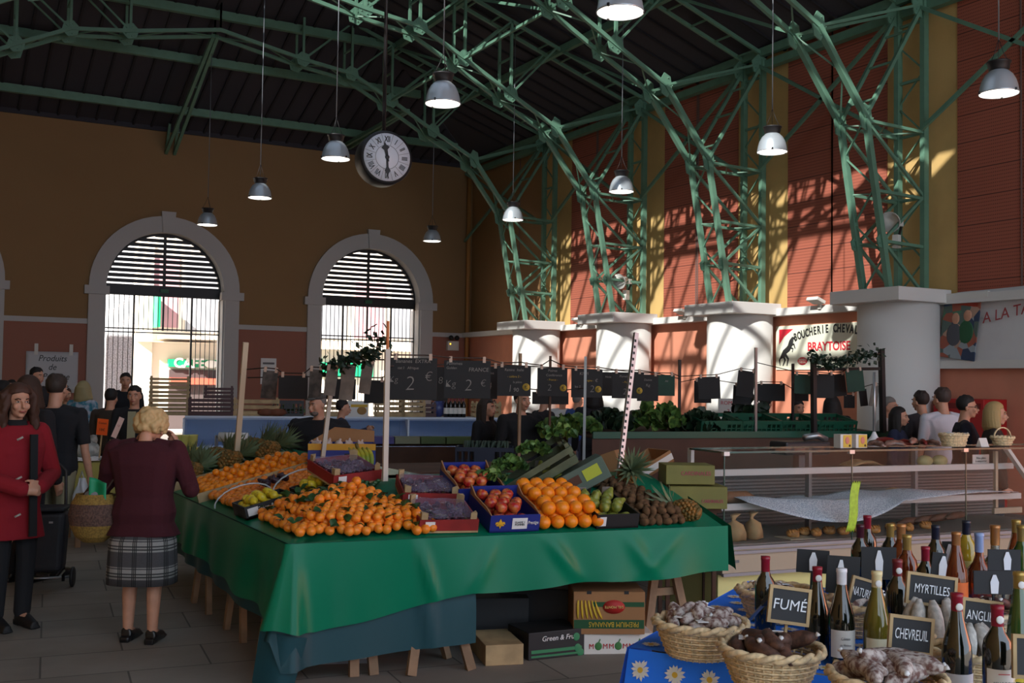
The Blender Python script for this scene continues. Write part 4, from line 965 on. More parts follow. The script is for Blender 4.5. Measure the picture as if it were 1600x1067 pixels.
# left line over the pineapples
La = gd(388, 578, 9.3); Lb = gd(602, 562, 7.3)
board('grey marbled price board left of a black chalkboard on the left line', 421, 601, 9.0, .125, .235, (), .1, .08, m=mat('marbled_board', (88, 80, 74), .8, var=.6, scale=14), line='C')
board('black chalkboard alone on the left line under the wooden bar', 458, 605, 8.8, .235, .19, (), .1, .0, line='C')
board('grey marbled price board right of the black chalkboard, left of the ivy', 493, 599, 8.6, .10, .22, (), .1, .03, m=MATS['marbled_board'], line='C')
Mw = mat('weathered_card', (128, 116, 106), .85, var=.3, scale=9)
for x, y, w, h, r, nm in ((517, 597, .085, .2, .12, 'first under the ivy, above the beret'), (543, 597, .10, .27, .1, 'second under the ivy, the longest'), (572, 590, .085, .24, .12, 'third under the ivy, nearest the white pole')):
    board('pale weathered price card, '+nm, x, y, 8.0, w, h, (), .1, r, m=Mw, line='C')
board('black chalkboard behind the weathered cards under the ivy', 533, 608, 8.9, .24, .17, (), .1, line='D')
board('black chalkboard left of the white pole, behind the weathered cards', 585, 612, 8.4, .16, .18, (), .1, line='D')
def garland(label, pts, n, r, blob=None):
    t = thing('ivy_garland', label, 'garland', pts[0]); lm, st = MB(), MB(); rg = random.Random(len(label))
    P = []
    for a, b in zip(pts, pts[1:]):
        for k in range(10): P.append(a.lerp(b, k/10)-pts[0])
    st.tube(P, .006, 6)
    for k in range(n):
        u = rg.random(); q = P[int(u*(len(P)-1))]+V([rg.gauss(0, r*(2 if blob and u > blob else 1)) for _ in range(3)])
        n_ = V([rg.gauss(0, 1) for _ in range(3)]).normalized(); x = n_.orthogonal().normalized(); y = n_.cross(x); L = rg.uniform(.018, .034)
        lm.add([q-y*L, q-x*L*.75-y*L*.2, q-x*L*.4+y*L*.5, q+y*L*1.1, q+x*L*.4+y*L*.5, q+x*L*.75-y*L*.2, q+n_*L*.2], [(0, 1, 6), (1, 2, 6), (2, 3, 6), (3, 4, 6), (4, 5, 6), (5, 0, 6)])
    st.build('stem', M_dwood, t); lv = lm.build('leaves', mat('ivy_leaf', (30, 52, 34), .5, var=.3, scale=30), t); lv['kind'] = 'stuff'
garland('dark green ivy garland along the cord left of the white pole', [gd(505, 573, 8.2), gd(530, 568, 8.0), gd(560, 560, 7.8), gd(588, 548, 7.5), gd(592, 527, 7.4)], 260, .028, .75)
garland('dark green ivy garland on the frame in front of the butcher sign', [gd(1268, 556, 11.5), gd(1290, 570, 11.6), gd(1320, 566, 11.7), gd(1345, 556, 11.8), gd(1378, 552, 12)], 320, .03, .85)

# ------------------------------------------------------------------ crates
def slatcrate(label, p, rz, w, d, h, n=3, m=None, name='wooden_crate', group=None, rx=0, fillm=None):
    t = thing(name, label, 'crate', p, rz, group); t.rotation_euler = (rx, 0, rz); m = m or M_wood2
    MB().box((0, 0, .008), (w, d, .014)).build('bottom', m, t)
    sh = h/n*.62
    for sy in (-1, 1):
        b = MB()
        for i in range(n): b.box((0, sy*(d/2), h*(i+.55)/n), (w, .01, sh))
        for sx in (-1, 1): b.box((sx*(w/2-.02), sy*(d/2-.02), h/2+.01), (.03, .03, h+.02))
        b.build('long_side', m, t)
    for sx in (-1, 1):
        b = MB()
        for i in range(n): b.box((sx*(w/2), 0, h*(i+.55)/n), (.01, d-.02, sh))
        b.box((sx*(w/2-.008), 0, h/2), (.012, .03, h)); b.build('short_side', m, t)
    return t
def netcrate(label, p, rz, w, d, h, m, rx=0, group=None, name='plastic_crate'):
    t = thing(name, label, 'crate', p, rz, group); t.rotation_euler = (rx, 0, rz)
    MB().box((0, 0, .008), (w, d, .014)).build('bottom', m, t)
    for sy in (-1, 1):
        b = MB(); y = sy*d/2
        b.box((0, y, h-.02), (w, .02, .04)); b.box((0, y, .02), (w, .015, .04))
        k = int(w/.06)
        for i in range(k+1): b.box((-w/2+w*i/k, y, h/2), (.016, .014, h))
        b.box((0, y, h*.5), (w, .012, .012)); b.box((0, y, h*.3), (w, .012, .012)); b.box((0, y, h*.7), (w*.3, .012, h*.35)); b.build('long_side', m, t)
    for sx in (-1, 1):
        b = MB(); x = sx*w/2; b.box((x, 0, h-.02), (.02, d, .04)); b.box((x, 0, .02), (.015, d, .04))
        k = int(d/.06)
        for i in range(k+1): b.box((x, -d/2+d*i/k, h/2), (.014, .016, h))
        b.build('short_side', m, t)
    return t
M_gcrate = mat('green_plastic', (16, 78, 56), .45); M_bcrate = mat('blue_plastic', (26, 34, 56), .5); M_dcrate = mat('dark_red_plastic', (66, 26, 28), .5)
M_veg = mat('salad_green', (104, 136, 62), .55, var=.5, scale=18, rgb2=(52, 86, 38)); M_veg2 = mat('dark_cabbage', (34, 58, 36), .55, var=.5, scale=14)
def leafheap(name, label, cat, p, rx, ry, rz_, m, n=70, L=.11, rot=0, parent=None):
    """a mound of curly leaves"""
    b = MB(); rg = random.Random(int(p[0]*91+p[1]*17))
    for k in range(n):
        a = rg.uniform(0, 6.3); u = math.sqrt(rg.random()); q = V((rx*u*math.cos(a), ry*u*math.sin(a), rz_*(1-u*u)*rg.uniform(.6, 1.05)))
        d = V((math.cos(a)*u*1.2+rg.gauss(0, .4), math.sin(a)*u*1.2+rg.gauss(0, .4), .8)).normalized(); x = d.orthogonal().normalized(); x = (Matrix.Rotation(rg.uniform(0, 6.3), 3, d) @ x); y = d.cross(x); l = L*rg.uniform(.6, 1.2)
        f = lambda i, j: q+d*l*j+x*l*(i-.5)*1.1*math.sin(PI*(.15+.75*j))+y*(.18*l*math.sin(j*2.5+i*3)+.07*l*math.sin(i*14+j*9))
        b.sheet(f, 5, 4)
    o = b.build(name, m, parent, None if parent else p, None if parent else (0, 0, rot))
    if not parent: tag(o, label, cat, kind=None if name == 'lettuce' else 'stuff')
    else: o['kind'] = 'stuff'
    return o
# things behind the stall front
netcrate('dark blue plastic crate of leeks standing behind the grape crates', gz(757, 745, .80), F0, .55, .38, .30, M_bcrate)
bpy.data.objects['plastic_crate.003'] if 'plastic_crate.003' in bpy.data.objects else None
b = MB()
for k in range(22): b.tube([V((-.2+.02*k, -.1+.05*(k % 4), .28)), V((-.19+.02*k+random.uniform(-.02, .02), .05+.02*(k % 3), .34)), V((-.17+.02*k, .2, .33))], [.012, .016, .01], 6)
tag(b.build('leeks', mat('leek_green', (60, 80, 66), .6, var=.4, scale=10), None, gz(757, 745, .80), F0), 'dark green leeks lying in the dark blue crate', 'leeks', kind='stuff')
T = gz(842, 748, 1.06)
t = slatcrate('pale wooden crate tilted up with green lettuces behind the big oranges', T+V((0, 0, .02)), F0+.3, .55, .36, .14, 2, mat('grey_green_board', (92, 100, 72), .7, var=.3, scale=8), rx=.55)
t.rotation_euler = (.2, -.55, F0+.1)
for k, (dx, dz) in enumerate(((-.20, -.06), (-.04, .05), (.14, .16))):
    leafheap('lettuce', 'green lettuce in the tilted wooden crate, '+('lowest of three', 'middle of three', 'topmost of three')[k], 'lettuce', T+CR*dx+V((0, 0, .13+dz)), .10, .10, .06, M_veg, 100, .05)
leafheap('lettuce', 'small green lettuce lying left of the tilted crate behind the apples', 'lettuce', gz(765, 752, 1.06), .10, .08, .06, M_veg, 60, .055)
t = upbox('green and yellow printed carton leaning behind the oranges, under the lettuce crate', 'carton', 'printed_carton', gz(918, 760, 1.02), F0+.2, .34, .22, .16, mat('green_carton', (78, 96, 84), .7)); t.rotation_euler = (0, -.5, F0+.1)
MB().box((.06, -.112, .09), (.12, .003, .08)).build('yellow_print', mat('lime_print', (166, 178, 40), .6), t); MB().box((-.08, -.112, .09), (.1, .003, .06)).build('dark_print', M_dwood, t)
T = Matrix.Translation(gz(940, 745, 1.0)) @ Rz(F0-.35) @ Matrix.Rotation(-.35, 4, 'Y')
carton('cardboard_carton', 'empty cardboard carton tipped up behind the kiwis, left of the steel upright', 'carton', T, .42, .32, .16, M_card)
T = Matrix.Translation(gz(1005, 738, 1.02)) @ Rz(F0+.5) @ Matrix.Rotation(-.45, 4, 'Y')
c = carton('cardboard_carton', 'open cardboard tray with white rim tipped up right of the steel upright', 'carton', T, .44, .30, .10, M_card)
MB().box((0, -.152, .05), (.44, .004, .05)).build('white_rim', M_whitec, c)
M_olive = mat('olive_carton', (124, 120, 56), .65, var=.15, scale=5)
t = thing('printed_carton', 'large olive yellow carton with red lettering right of the kiwis, upper', 'carton', gd(1072, 752, 8.0)+V((0, 0, -.0)), F0+.05)
bevel(MB().box((0, 0, .06), (.36, .30, .14)).build('body', M_olive, t), .004); text_mesh('CARDINALES', .042, mat('pink_print', (176, 70, 90), .6), t, (.04, -.153, .07), RX90, sx=.9)
t = thing('printed_carton', 'large olive yellow carton with red lettering right of the kiwis, lower', 'carton', gd(1080, 789, 7.95), F0+.05)
bevel(MB().box((.02, 0, .07), (.42, .32, .16)).build('body', M_olive, t), .004); text_mesh('CARDINALES', .034, MATS['pink_print'], t, (.12, -.163, .045), RX90, sx=.8)
# stand shelf that carries those cartons
t = thing('side_table', 'low trestle shelf behind the stall carrying the olive cartons', 'table', flatp(1082, 8.05), F0+.05)
zt = gd(1080, 789, 7.95).z-.012
MB().box((-.03, .02, zt-.02), (.44, .34, .03)).build('top', M_dwood, t)
for sx in (-.2, .14):
    for sy in (-.13, .16): MB().box((sx, sy, (zt-.03)/2), (.03, .03, zt-.03)).build('leg', M_dwood, t)
t = thing('side_table', 'back board table behind the fruit stall carrying crates of lettuce and garlic', 'table', (4.1, 7.75, 0), -.1)
bt_ = MB(); bt_.box((.12, 0, 1.035), (1.9, .95, .03)); bt_.build('top', M_dwood, t)
for sx in (-.75, 1.0):
    for sy in (-.4, .4): MB().box((sx, sy, .51), (.04, .04, 1.02)).build('leg', M_dwood, t)

# ------------------------------------------------------------------ vegetable stall (right of centre)
VA = flatp(925, 11.2); VB = flatp(1400, 12.6); vx = (VB-VA).normalized(); vrz = math.atan2(vx.y, vx.x); vl = (VB-VA).length
t = thing('market_stall', 'long vegetable stall with brown tarpaulin front and green rail, behind the kiwis', 'stall', VA, vrz)
b = MB(); b.sheet(lambda u, v: V((vl*u, -.02-.03*math.sin(u*26)*v, 1.17-1.12*v)), 80, 8); b.build('tarpaulin', mat('brown_tarp', (86, 54, 38), .7, var=.2, scale=2), t)
MB().bar((0, -.03, 1.2), (vl, -.03, 1.2), .03, .07).build('rail', M_gcrate, t)
b = MB(); b.sheet(lambda u, v: V((vl*u, 1.1*v, 1.18+.06*v)), 10, 4); solid(b.build('top', M_dwood, t), .03)
for x in (.1, vl/2, vl-.1): MB().box((x, .9, .59), (.05, .05, 1.18)).build('leg', M_dwood, t)
def VP(x, y, z=0): return VA+vx*x+V((-vx.y, vx.x, 0))*y+V((0, 0, 1.20+.06*y+z))
for k, x in enumerate((1.62, 2.14, 2.66, 3.18)):
    netcrate('green plastic crate tilted on the vegetable stall, '+('leftmost of four', 'second of four', 'third of four', 'rightmost of four')[k], VP(x, .3), vrz, .50, .38, .17, M_gcrate, .2, 'green crates on the vegetable stall')
for (x, y, rx, ry, hh, m, n, nm) in ((-.1, .3, .26, .22, .10, M_veg, 70, 'curly green lettuces at the left end of the vegetable stall'), (.45, .5, .2, .18, .16, M_veg2, 60, 'tall dark green leaves beside the grey pole on the vegetable stall'), (1.0, .4, .28, .24, .26, M_veg, 90, 'big heap of leafy greens in the middle of the vegetable stall'), (1.45, .35, .24, .2, .16, M_veg2, 80, 'dark cabbages left of the green crates'), (2.4, .75, .26, .2, .28, M_veg2, 60, 'leafy greens behind the green crates')):
    leafheap('leafy_greens', nm, 'vegetables', VP(x, y, .0), rx, ry, hh, m, n, .13)
# posts and boards over the vegetable stall
for px, D, top, nm in ((1062, 12.2, 562, 'dark chain post left of the black boards over the vegetable stall'), (1181, 12.0, 543, 'grey post in the middle of the price boards over the vegetable stall'), (1239, 12.6, 568, 'dark chain post left of the green board over the vegetable stall')):
    post(nm, flatp(px, D, 1.22), gd(px, top, D), .03, M_steel if px == 1181 else M_iron)
t = thing('stall_frame', 'dark metal frame wrapped with ivy at the right end of the vegetable stall', 'frame', flatp(1272, 11.9, 1.22))
o0 = flatp(1272, 11.9, 1.22); a, b_ = gd(1271, 560, 11.9), gd(1377, 545, 12.4)
MB().bar((0, 0, 0), a-o0, .05).build('upright', M_iron, t); MB().bar(flatp(1380, 12.4, 1.22)-o0, b_-o0, .055).build('upright', M_iron, t)
MB().bar(gd(1271, 577, 11.9)-o0, gd(1377, 576, 12.4)-o0, .035).build('crossbar', M_iron, t)
vb = 'hanging over the vegetable stall, '
board('black price board '+vb+'leftmost pair, front one', 1108, 606, 12.1, .25, .25, (), .05, -.05, line='E')
board('black price board '+vb+'leftmost pair, lower one behind', 1098, 612, 12.5, .2, .26, (), .05, .0, line='F')
board('tilted black price board '+vb+'left of the grey post', 1165, 600, 12.2, .2, .30, (), .05, .12, line='E')
board('black price board '+vb+'low and left of the grey post', 1160, 617, 12.5, .22, .22, (), .05, .05, line='F')
board('black price board '+vb+'right of the grey post', 1205, 613, 12.4, .32, .20, (), .05, 0, line='F')
board('green price board '+vb+'right of the dark chain post', 1254, 600, 12.0, .19, .22, (), .05, .03, m=M_gboard, line='E')
board('black price board '+vb+'under the ivy, left one', 1288, 603, 12.0, .22, .27, (), .05, 0, line='E')
board('black price board '+vb+'under the ivy, right one', 1308, 602, 12.2, .2, .25, (), .05, -.12, line='E')
board('green price board '+vb+'at the right end beside the frame', 1336, 595, 12.0, .2, .24, (), .05, -.12, m=M_gboard, line='E')
board('small black price board below the ivy frame, near the right upright', 1327, 627, 12.8, .13, .16, (), .05, 0, line='G')
board('grey pale price sheet pegged beside the right ivy upright', 1366, 618, 12.4, .09, .25, (), .05, .15, m=Mw, clips=1, line='G')
board('black price sheet beside the pale one at the ivy frame', 1349, 621, 12.6, .09, .2, (), .05, -.12, clips=1, line='G')
board('black price board low behind the green one over the vegetable stall', 1252, 620, 12.6, .17, .1, (), .05, 0, line='F')
t = board('white board with red lettering behind the vegetable stall', 1140, 637, 14.0, .30, .24, (), .05, 0, m=M_whitec, clips=0, name='price_sign', cat='sign')
text_mesh('ROM de', .07, mat('red_marker', (190, 40, 50), .7), t, (0, -.008, .06), RX90)
text_mesh('3 €', .08, MATS['red_marker'], t, (.02, -.008, -.05), RX90)
MB().bar((0, .012, -.1), (0, .012, -1.55), .03).build('stand', M_iron, t)
pegcord('brown cord carrying the front price boards to the right of the white pole', 'A', [(604, gd(604, 556, 7.2)), (815, gd(815, 566, 9.0)), (860, gd(860, 562, 9.8)), (1062, gd(1062, 588, 11.6))])
pegcord('thin cord carrying the narrow chalkboards behind the front price boards', 'B', [(606, gd(606, 572, 7.3)), (1063, gd(1063, 592, 12.2))])
pegcord('short low cord carrying the wide black chalkboard behind the fourth price board', 'B2', [(812, gd(812, 606, 10.3)), (915, gd(915, 606, 9.6))])
pegcord('cord from the tall wooden pole past the weathered cards to the white pole', 'C', [(386, gd(386, 577, 9.3)), (603, gd(603, 562, 7.3))])
pegcord('cord behind the weathered cards carrying two black chalkboards', 'D', [(387, gd(387, 590, 9.3)), (605, gd(605, 585, 7.3))])
pegcord('cord with pegs across the upper black boards over the vegetable stall', 'E', [(1062, gd(1062, 588, 12.2)), (1181, gd(1181, 566, 12.0)), (1271, gd(1271, 585, 11.9)), (1377, gd(1377, 578, 12.4))])
pegcord('lower cord across the low black boards over the vegetable stall', 'F', [(1062, gd(1062, 597, 12.3)), (1271, gd(1271, 604, 12.2))])
pegcord('short cord between the ivy uprights carrying the small price sheets', 'G', [(1271, gd(1271, 610, 11.9)), (1378, gd(1378, 602, 12.4))])
# ------------------------------------------------------------------ brown counter and refrigerated counter behind
A = flatp(455, 12.6); B = flatp(772, 13.2); ax = (B-A).normalized(); arz = math.atan2(ax.y, ax.x); al = (B-A).length
t = thing('counter', 'brown wooden counter with stacked boards behind the garlic carton', 'counter', A, arz)
for k in range(4): MB().box((al/2, 0, .13+.235*k), (al, .04, .225)).build('board', M_dwood, t)
MB().box((al/2, .4, .97), (al, .8, .03)).build('top', M_dwood, t)
for x in (.05, al-.05): MB().box((x, .75, .48), (.06, .06, .95)).build('leg', M_dwood, t)
cols = ((70, 66, 110), (66, 60, 120), (120, 122, 96), (72, 92, 48), (78, 98, 50), (70, 96, 60))
for k, c in enumerate(cols):
    p = A+ax*(.75+.31*k)+V((0, 0, .986))
    upbox('small printed carton on the brown counter, '+('leftmost of six, violet', 'second of six, violet', 'third of six, grey green', 'fourth of six, green', 'fifth of six, green', 'rightmost of six, green')[k], 'carton', 'small_carton', p, arz, .3, .2, .085, mat('small_carton_%d' % k, c, .6), 'small cartons on the brown counter')
RA = flatp(288, 14.8); RB = flatp(905, 16.2); rx_ = (RB-RA).normalized(); rrz = math.atan2(rx_.y, rx_.x); rl = (RB-RA).length
t = thing('refrigerated_counter', 'long white refrigerated counter with bluish curved glass in front of the gates', 'counter', RA, rrz)
M_enam = mat('white_enamel', (206, 214, 226), .35)
MB().box((rl/2, .5, .3), (rl, .9, .6)).build('base', M_enam, t)
MB().box((rl/2, .62, 1.18), (rl, .5, .05)).build('top_ledge', M_enam, t)
b = MB(); b.sheet(lambda u, v: V((rl*u, .05+.32*(v**2.2), .72+.46*v)), 6, 10); o = b.build('curved_glass', mat('blue_glass', (120, 150, 200), .08, alpha=.45, spec=1), t)
MB().box((rl/2, .06, .66), (rl, .12, .12)).build('bumper', mat('grey_bumper', (120, 130, 150), .4), t)
MB().box((rl/2, .5, .66), (rl-.02, .8, .02)).build('display_deck', mat('blue_grey_deck', (84, 104, 146), .5), t)
MB().box((rl/2, .86, .9), (rl-.02, .04, .5)).build('back_panel', mat('blue_grey_back', (110, 130, 176), .5), t)
for x in (0, rl*.27, rl*.55, rl*.8, rl): MB().box((x, .5, .9), (.025, .8, .55)).build('divider', M_enam, t)
def RP(px, y=.62, z=1.206):
    a = flatp(px, 15.3); s = (a-RA).dot(rx_); return RA+rx_*s+V((-rx_.y, rx_.x, 0))*y+V((0, 0, z))
for k in range(3): slatcrate('pale wooden crate before the left gate, '+('bottom', 'middle', 'top')[k]+' of its stack', RP(265, z=1.206+k*.185), rrz+.03*k, .54, .36, .165, 3, group='crates stacked in front of the left gate')
slatcrate('dark red crate on the refrigerated counter, right of the tall crate stack', RP(330), rrz, .62, .36, .24, 4, M_dcrate)
slatcrate('dark red crate upper one, tilted, right of the tall crate stack', RP(342, z=1.45), rrz, .4, .3, .16, 3, M_dcrate)
slatcrate('pale wooden crate left of the tall wooden pole, with bread on it', RP(402), rrz, .64, .36, .24, 3)
netcrate('dark plastic crate of green vegetables on the refrigerated counter, left of the beret', RP(453), rrz, .42, .34, .22, M_iron)
leafheap('leafy_greens', 'green vegetables in the dark crate on the refrigerated counter', 'vegetables', RP(456, z=1.23), .17, .12, .12, M_veg, 30, .09)
slatcrate('pale wooden crate behind the leaning pole on the refrigerated counter', RP(520), rrz, .46, .34, .22, 3)
t = upbox('white carton with a yellow picture on the refrigerated counter, left of the white pole', 'carton', 'picture_carton', RP(563, .5), rrz, .36, .26, .23, M_whitec)
MB().box((.04, -.132, .16), (.24, .003, .04)).build('yellow_band', mat('yellow_print2', (200, 160, 40), .6), t); m = MB(); m.ell((.08, -.132, .09), (.07, .004, .06), 14, 8); m.build('food_print', mat('brown_print', (150, 110, 50), .6), t)
for k, (px, n) in enumerate(((622, 'left'), (660, 'right'))): slatcrate('pale wooden crate on the refrigerated counter behind the first price board, '+n+' one', RP(px), rrz, .36 if k else .42, .36, .30, 4)
slatcrate('dark red crate beside the wine bottles on the refrigerated counter', RP(688), rrz, .2, .3, .2, 3, M_dcrate)
b = MB(); b.ell((0, 0, .12), (.12, .1, .13), 14, 10); b.ell((.04, 0, .22), (.07, .06, .05), 10, 6); tag(b.build('plastic_bag', mat('blue_bag', (54, 64, 120), .4), None, RP(706)), 'blue plastic bag left of the wine bottles on the refrigerated counter', 'bag')
slatcrate('pale wooden crate right of the wine bottles, behind the sunglasses woman', RP(790), rrz, .4, .34, .22, 3)
for px, nm in ((418, 'left'), (436, 'right')):
    b = MB(); b.lathe([(0, 0), (.09, .005), (.13, .04), (.12, .08), (.06, .11), (0, .115)], 16, sx=1.15); tag(b.build('bread_loaf', mat('brown_crust', (120, 66, 40), .7, var=.3, scale=10), None, RP(px, .5)), 'round brown loaf on the refrigerated counter below the marbled board, '+nm+' one', 'bread', 'round loaves on the counter')
for k in range(5):
    t = thing('wine_bottle', 'small dark wine bottle with white label in the row on the refrigerated counter', 'bottle', RP(717+7.5*k, .5), rrz, 'wine bottles on the refrigerated counter')
    MB().lathe([(0, 0), (.038, 0), (.038, .19), (.015, .24), (.015, .3), (0, .3)], 14).build('glass', mat('counter_bottle', (20, 18, 20), .1), t); MB().lathe([(.0385, .05), (.0385, .14)], 14, caps=False).build('label', M_whitec, t); MB().lathe([(.0165, .24), (.0165, .302), (0, .302)], 10, caps=False).build('capsule', mat('counter_capsule', (110, 30, 40), .4), t)
for k in range(3): netcrate('white plastic crate stacked behind the dark haired woman, '+('bottom', 'middle', 'top')[k]+' one', flatp(785, 14.2, .17*k+.6), F0, .5, .36, .165, M_whitec, 0, 'white crates stacked behind the woman')
MB(); t = upbox('grey pallet box under the stacked white crates', 'crate', 'pallet_box', flatp(785, 14.2, 0), F0, .54, .4, .598, M_dwood)
# ------------------------------------------------------------------ yellow table, left
YA = flatp(120, 10.9); YB_ = flatp(345, 11.6); yx = (YB_-YA).normalized(); yrz = math.atan2(yx.y, yx.x); yl = (YB_-YA).length
t = thing('market_table', 'table under a dull yellow cloth behind the woman in the plaid skirt', 'table', YA, yrz)
M_yel = mat('dull_yellow_cloth', (156, 150, 74), .7)
MB().box((yl/2, .45, .84), (yl, .9, .025)).build('top', M_yel, t)
b = MB(); b.sheet(lambda u, v: V((yl*u, -.01-.02*math.sin(u*30)*v, .84-.55*v)), 60, 6); b.build('cloth_drop', M_yel, t)
for x in (.06, yl-.06):
    for y in (.06, .84): MB().box((x, y, .41), (.05, .05, .82)).build('leg', M_wood, t)
def YP(px, y, z=0):
    a = flatp(px, 11.2); s = (a-YA).dot(yx); return YA+yx*s+V((-yx.y, yx.x, 0))*y+V((0, 0, .853+z))
M_tub = mat('yellow_tub', (206, 204, 120), .5)
for k, (px, y, z) in enumerate(((288, .2, 0), (308, .22, 0), (324, .25, 0), (290, .22, .135), (306, .24, .135), (322, .26, .135))):
    t = thing('cheese_tub', 'pale yellow tub, '+('bottom left', 'bottom middle', 'bottom right', 'top left', 'top middle', 'top right')[k]+' of six stacked beside the blonde woman', 'tub', YP(px, y, z), yrz, 'yellow tubs stacked on the yellow table')
    MB().lathe([(.055, 0), (.062, .12), (.066, .122), (.066, .13), (0, .13)], 18).build('body', M_tub, t)
    if k in (1, 3): MB().box((0, -.064, .06), (.05, .004, .06)).build('price_label', M_whitec, t)
t = upbox('flat pale yellow carton beside the yellow tubs', 'carton', 'small_carton', YP(338, .25), yrz, .16, .2, .07, M_tub)
for k in range(7):
    b = MB(); b.sheet(lambda u, v: V(((u-.5)*.3, (v-.5)*.22, .012*math.sin(u*9+k)*math.sin(v*7+k*2)+.012)), 10, 8); o = b.build('wrapping_paper', M_paper, None, YP(132+k*17, .25+.12*(k % 3), .002+.014*(k % 2)), yrz+k*.4)
    tag(o, 'crumpled white wrapping paper on the yellow table', 'paper', 'white papers on the yellow table'); solid(o, .002)
def card(label, px, py, D, w, h, m, roll=0, rz=0, lines=(), name='price_card', stick=0):
    t = thing(name, label, 'sign', gd(px, py, D), 0); t.rotation_euler = (0, roll, F0+rz)
    MB().box((0, 0, 0), (w, .006, h)).build('card', m, t)
    for txt, sz, x, z, mm in lines: text_mesh(txt, sz, mm, t, (x, -.005, z), RX90, ext=.0006)
    if stick: MB().bar((0, .006, -h/2+.02), (0, .006, -h/2-stick), .012).build('stick', M_wood2, t)
    return t
card('bright orange price card above the white papers on the yellow table', 160, 667, 11.3, .115, .17, mat('orange_card', (240, 92, 20), .6), .08, 0, (('Comté', .03, 0, .04, M_dwood), ('18€', .04, 0, -.03, M_dwood)), stick=.33)
card('slim pinkish white price card leaning right of the orange card', 184, 668, 11.1, .055, .22, mat('pink_card', (232, 196, 184), .5), .38, 0, (('12', .03, 0, .02, MATS['red_print']),), stick=0)
card('neon yellow price strip below the pinkish card on the yellow table', 171, 700, 11.0, .03, .17, mat('neon_yellow', (206, 220, 60), .5), .2, 0, stick=.04)
for px, nm in ((140, 'left'), (153, 'right')):
    b = MB(); b.ell((0, 0, .09), (.10, .09, .1), 12, 8); b.ell((.02, 0, .2), (.05, .04, .06), 8, 6); tag(b.build('plastic_bag', mat('clear_bag', (170, 172, 166), .35, var=.4, scale=20), None, YP(px, .6)), 'whitish plastic bag on the yellow table left of the orange card, '+nm+' one', 'bag')
# paper roll on the fridge
t = thing('paper_roll', 'white wrapping paper roll in a dispenser in front of the refrigerated counter', 'paper roll', gd(365, 683, 12.6), F0)
MB().tube([(-.17, 0, 0), (.17, 0, 0)], .055, 16).build('roll', M_paper, t); MB().tube([(-.2, 0, 0), (.2, 0, 0)], .012, 8).build('rod', M_steel, t)
for sx in (-.2, .2): MB().box((sx, .0, -.09), (.012, .1, .22)).build('bracket', M_steel, t)
t2 = thing('side_table', 'small grey table carrying the paper roll', 'table', flatp(365, 12.6), F0); zt = gd(365, 683, 12.6).z-.2
MB().box((0, 0, zt-.012), (.7, .4, .025)).build('top', M_steel, t2)
for sx in (-.3, .3): MB().box((sx, 0, zt/2-.012), (.04, .3, zt-.024)).build('leg', M_steel, t2)
# ------------------------------------------------------------------ lamps, clock
M_lamp = mat('spun_aluminium', (196, 204, 212), .3, metal=.45); M_lens = mat('lamp_lens', (255, 244, 226), .4, emit=4.5)
def lamp(label, x, y, zt):
    t = thing('pendant_lamp', label, 'lamp', (x, y, 5.0), random.uniform(0, 6), 'industrial pendant lamps')
    MB().lathe([(.205, 0), (.212, 0), (.212, .012), (.205, .03), (.196, .09), (.178, .15), (.146, .21), (.10, .255), (.08, .265)], 28, caps=False).build('shade', M_lamp, t)
    MB().lathe([(0, .012), (.203, .012), (.203, .018), (0, .018)], 28).build('lens', M_lens, t)
    MB().lathe([(0, .255), (.09, .255), (.11, .28), (.12, .34), (.13, .345), (.13, .36), (0, .36)], 20).build('ballast_housing', M_iron, t)
    b = MB()
    for k in range(3): a = k*2.1; b.tube([(.11*math.cos(a), .11*math.sin(a), .355), (.05*math.cos(a), .05*math.sin(a), .47), (0, 0, .62)], .004, 5)
    b.build('hanger', M_iron, t)
    MB().tube([(0, 0, .6), (0, 0, zt-5.0)], .008, 6).build('cable', mat('steel_cable', (120, 124, 130), .4, metal=.5), t)
    for k in range(3): a = k*2.1+1; MB().box((.212*math.cos(a), .212*math.sin(a), .012), (.02, .02, .03)).build('lens_clip', M_iron, t)
    return t
for i, (x, y) in enumerate([(5.33, 7.75), (5.33, 11.4), (5.33, 15.1), (5.33, 19.1), (5.33, 23.1)]):
    lamp('aluminium pendant lamp in the centre row, '+('largest, at the top edge', 'second from the camera', 'left of the clock', 'third nearest the back wall', 'farthest, beside the left gate arch')[i], x, y, zroof(x, y) if y > 20 else 8.95)
for i, (x, y) in enumerate([(10.38, 7.72), (10.36, 11.3), (10.38, 15.0), (10.38, 18.8), (10.4, 22.7)]):
    lamp('aluminium pendant lamp in the right row, '+('nearest, at the right edge', 'second from the camera', 'third, in front of the slatted wall', 'fourth, beside the second truss leg', 'farthest, right of the second gate arch')[i], x, y, zroof(x, y)-.2)
ck = thing('station_clock', 'large round double sided clock with Roman numerals hanging from the roof', 'clock', (5.32, 13.2, 4.66), 0)
ca = F0+.42
ck.rotation_euler = (0, 0, ca)
RXm = Matrix.Rotation(PI/2, 4, 'X')
MB().lathe([(0, -.16), (.30, -.16), (.345, -.15), (.355, -.13), (.355, .13), (.345, .15), (.30, .16), (0, .16)], 48, T=RXm).build('case', M_iron, ck)
M_dial = mat('clock_dial', (222, 226, 236), .4)
MB().lathe([(0, .161), (.315, .161), (.315, .164), (0, .164)], 48, T=RXm).build('dial', M_dial, ck)
MB().lathe([(.155, .1645), (.160, .1645), (.160, .166), (.155, .166), (.155, .1645)], 40, T=RXm, caps=False).build('ring', M_black, ck)
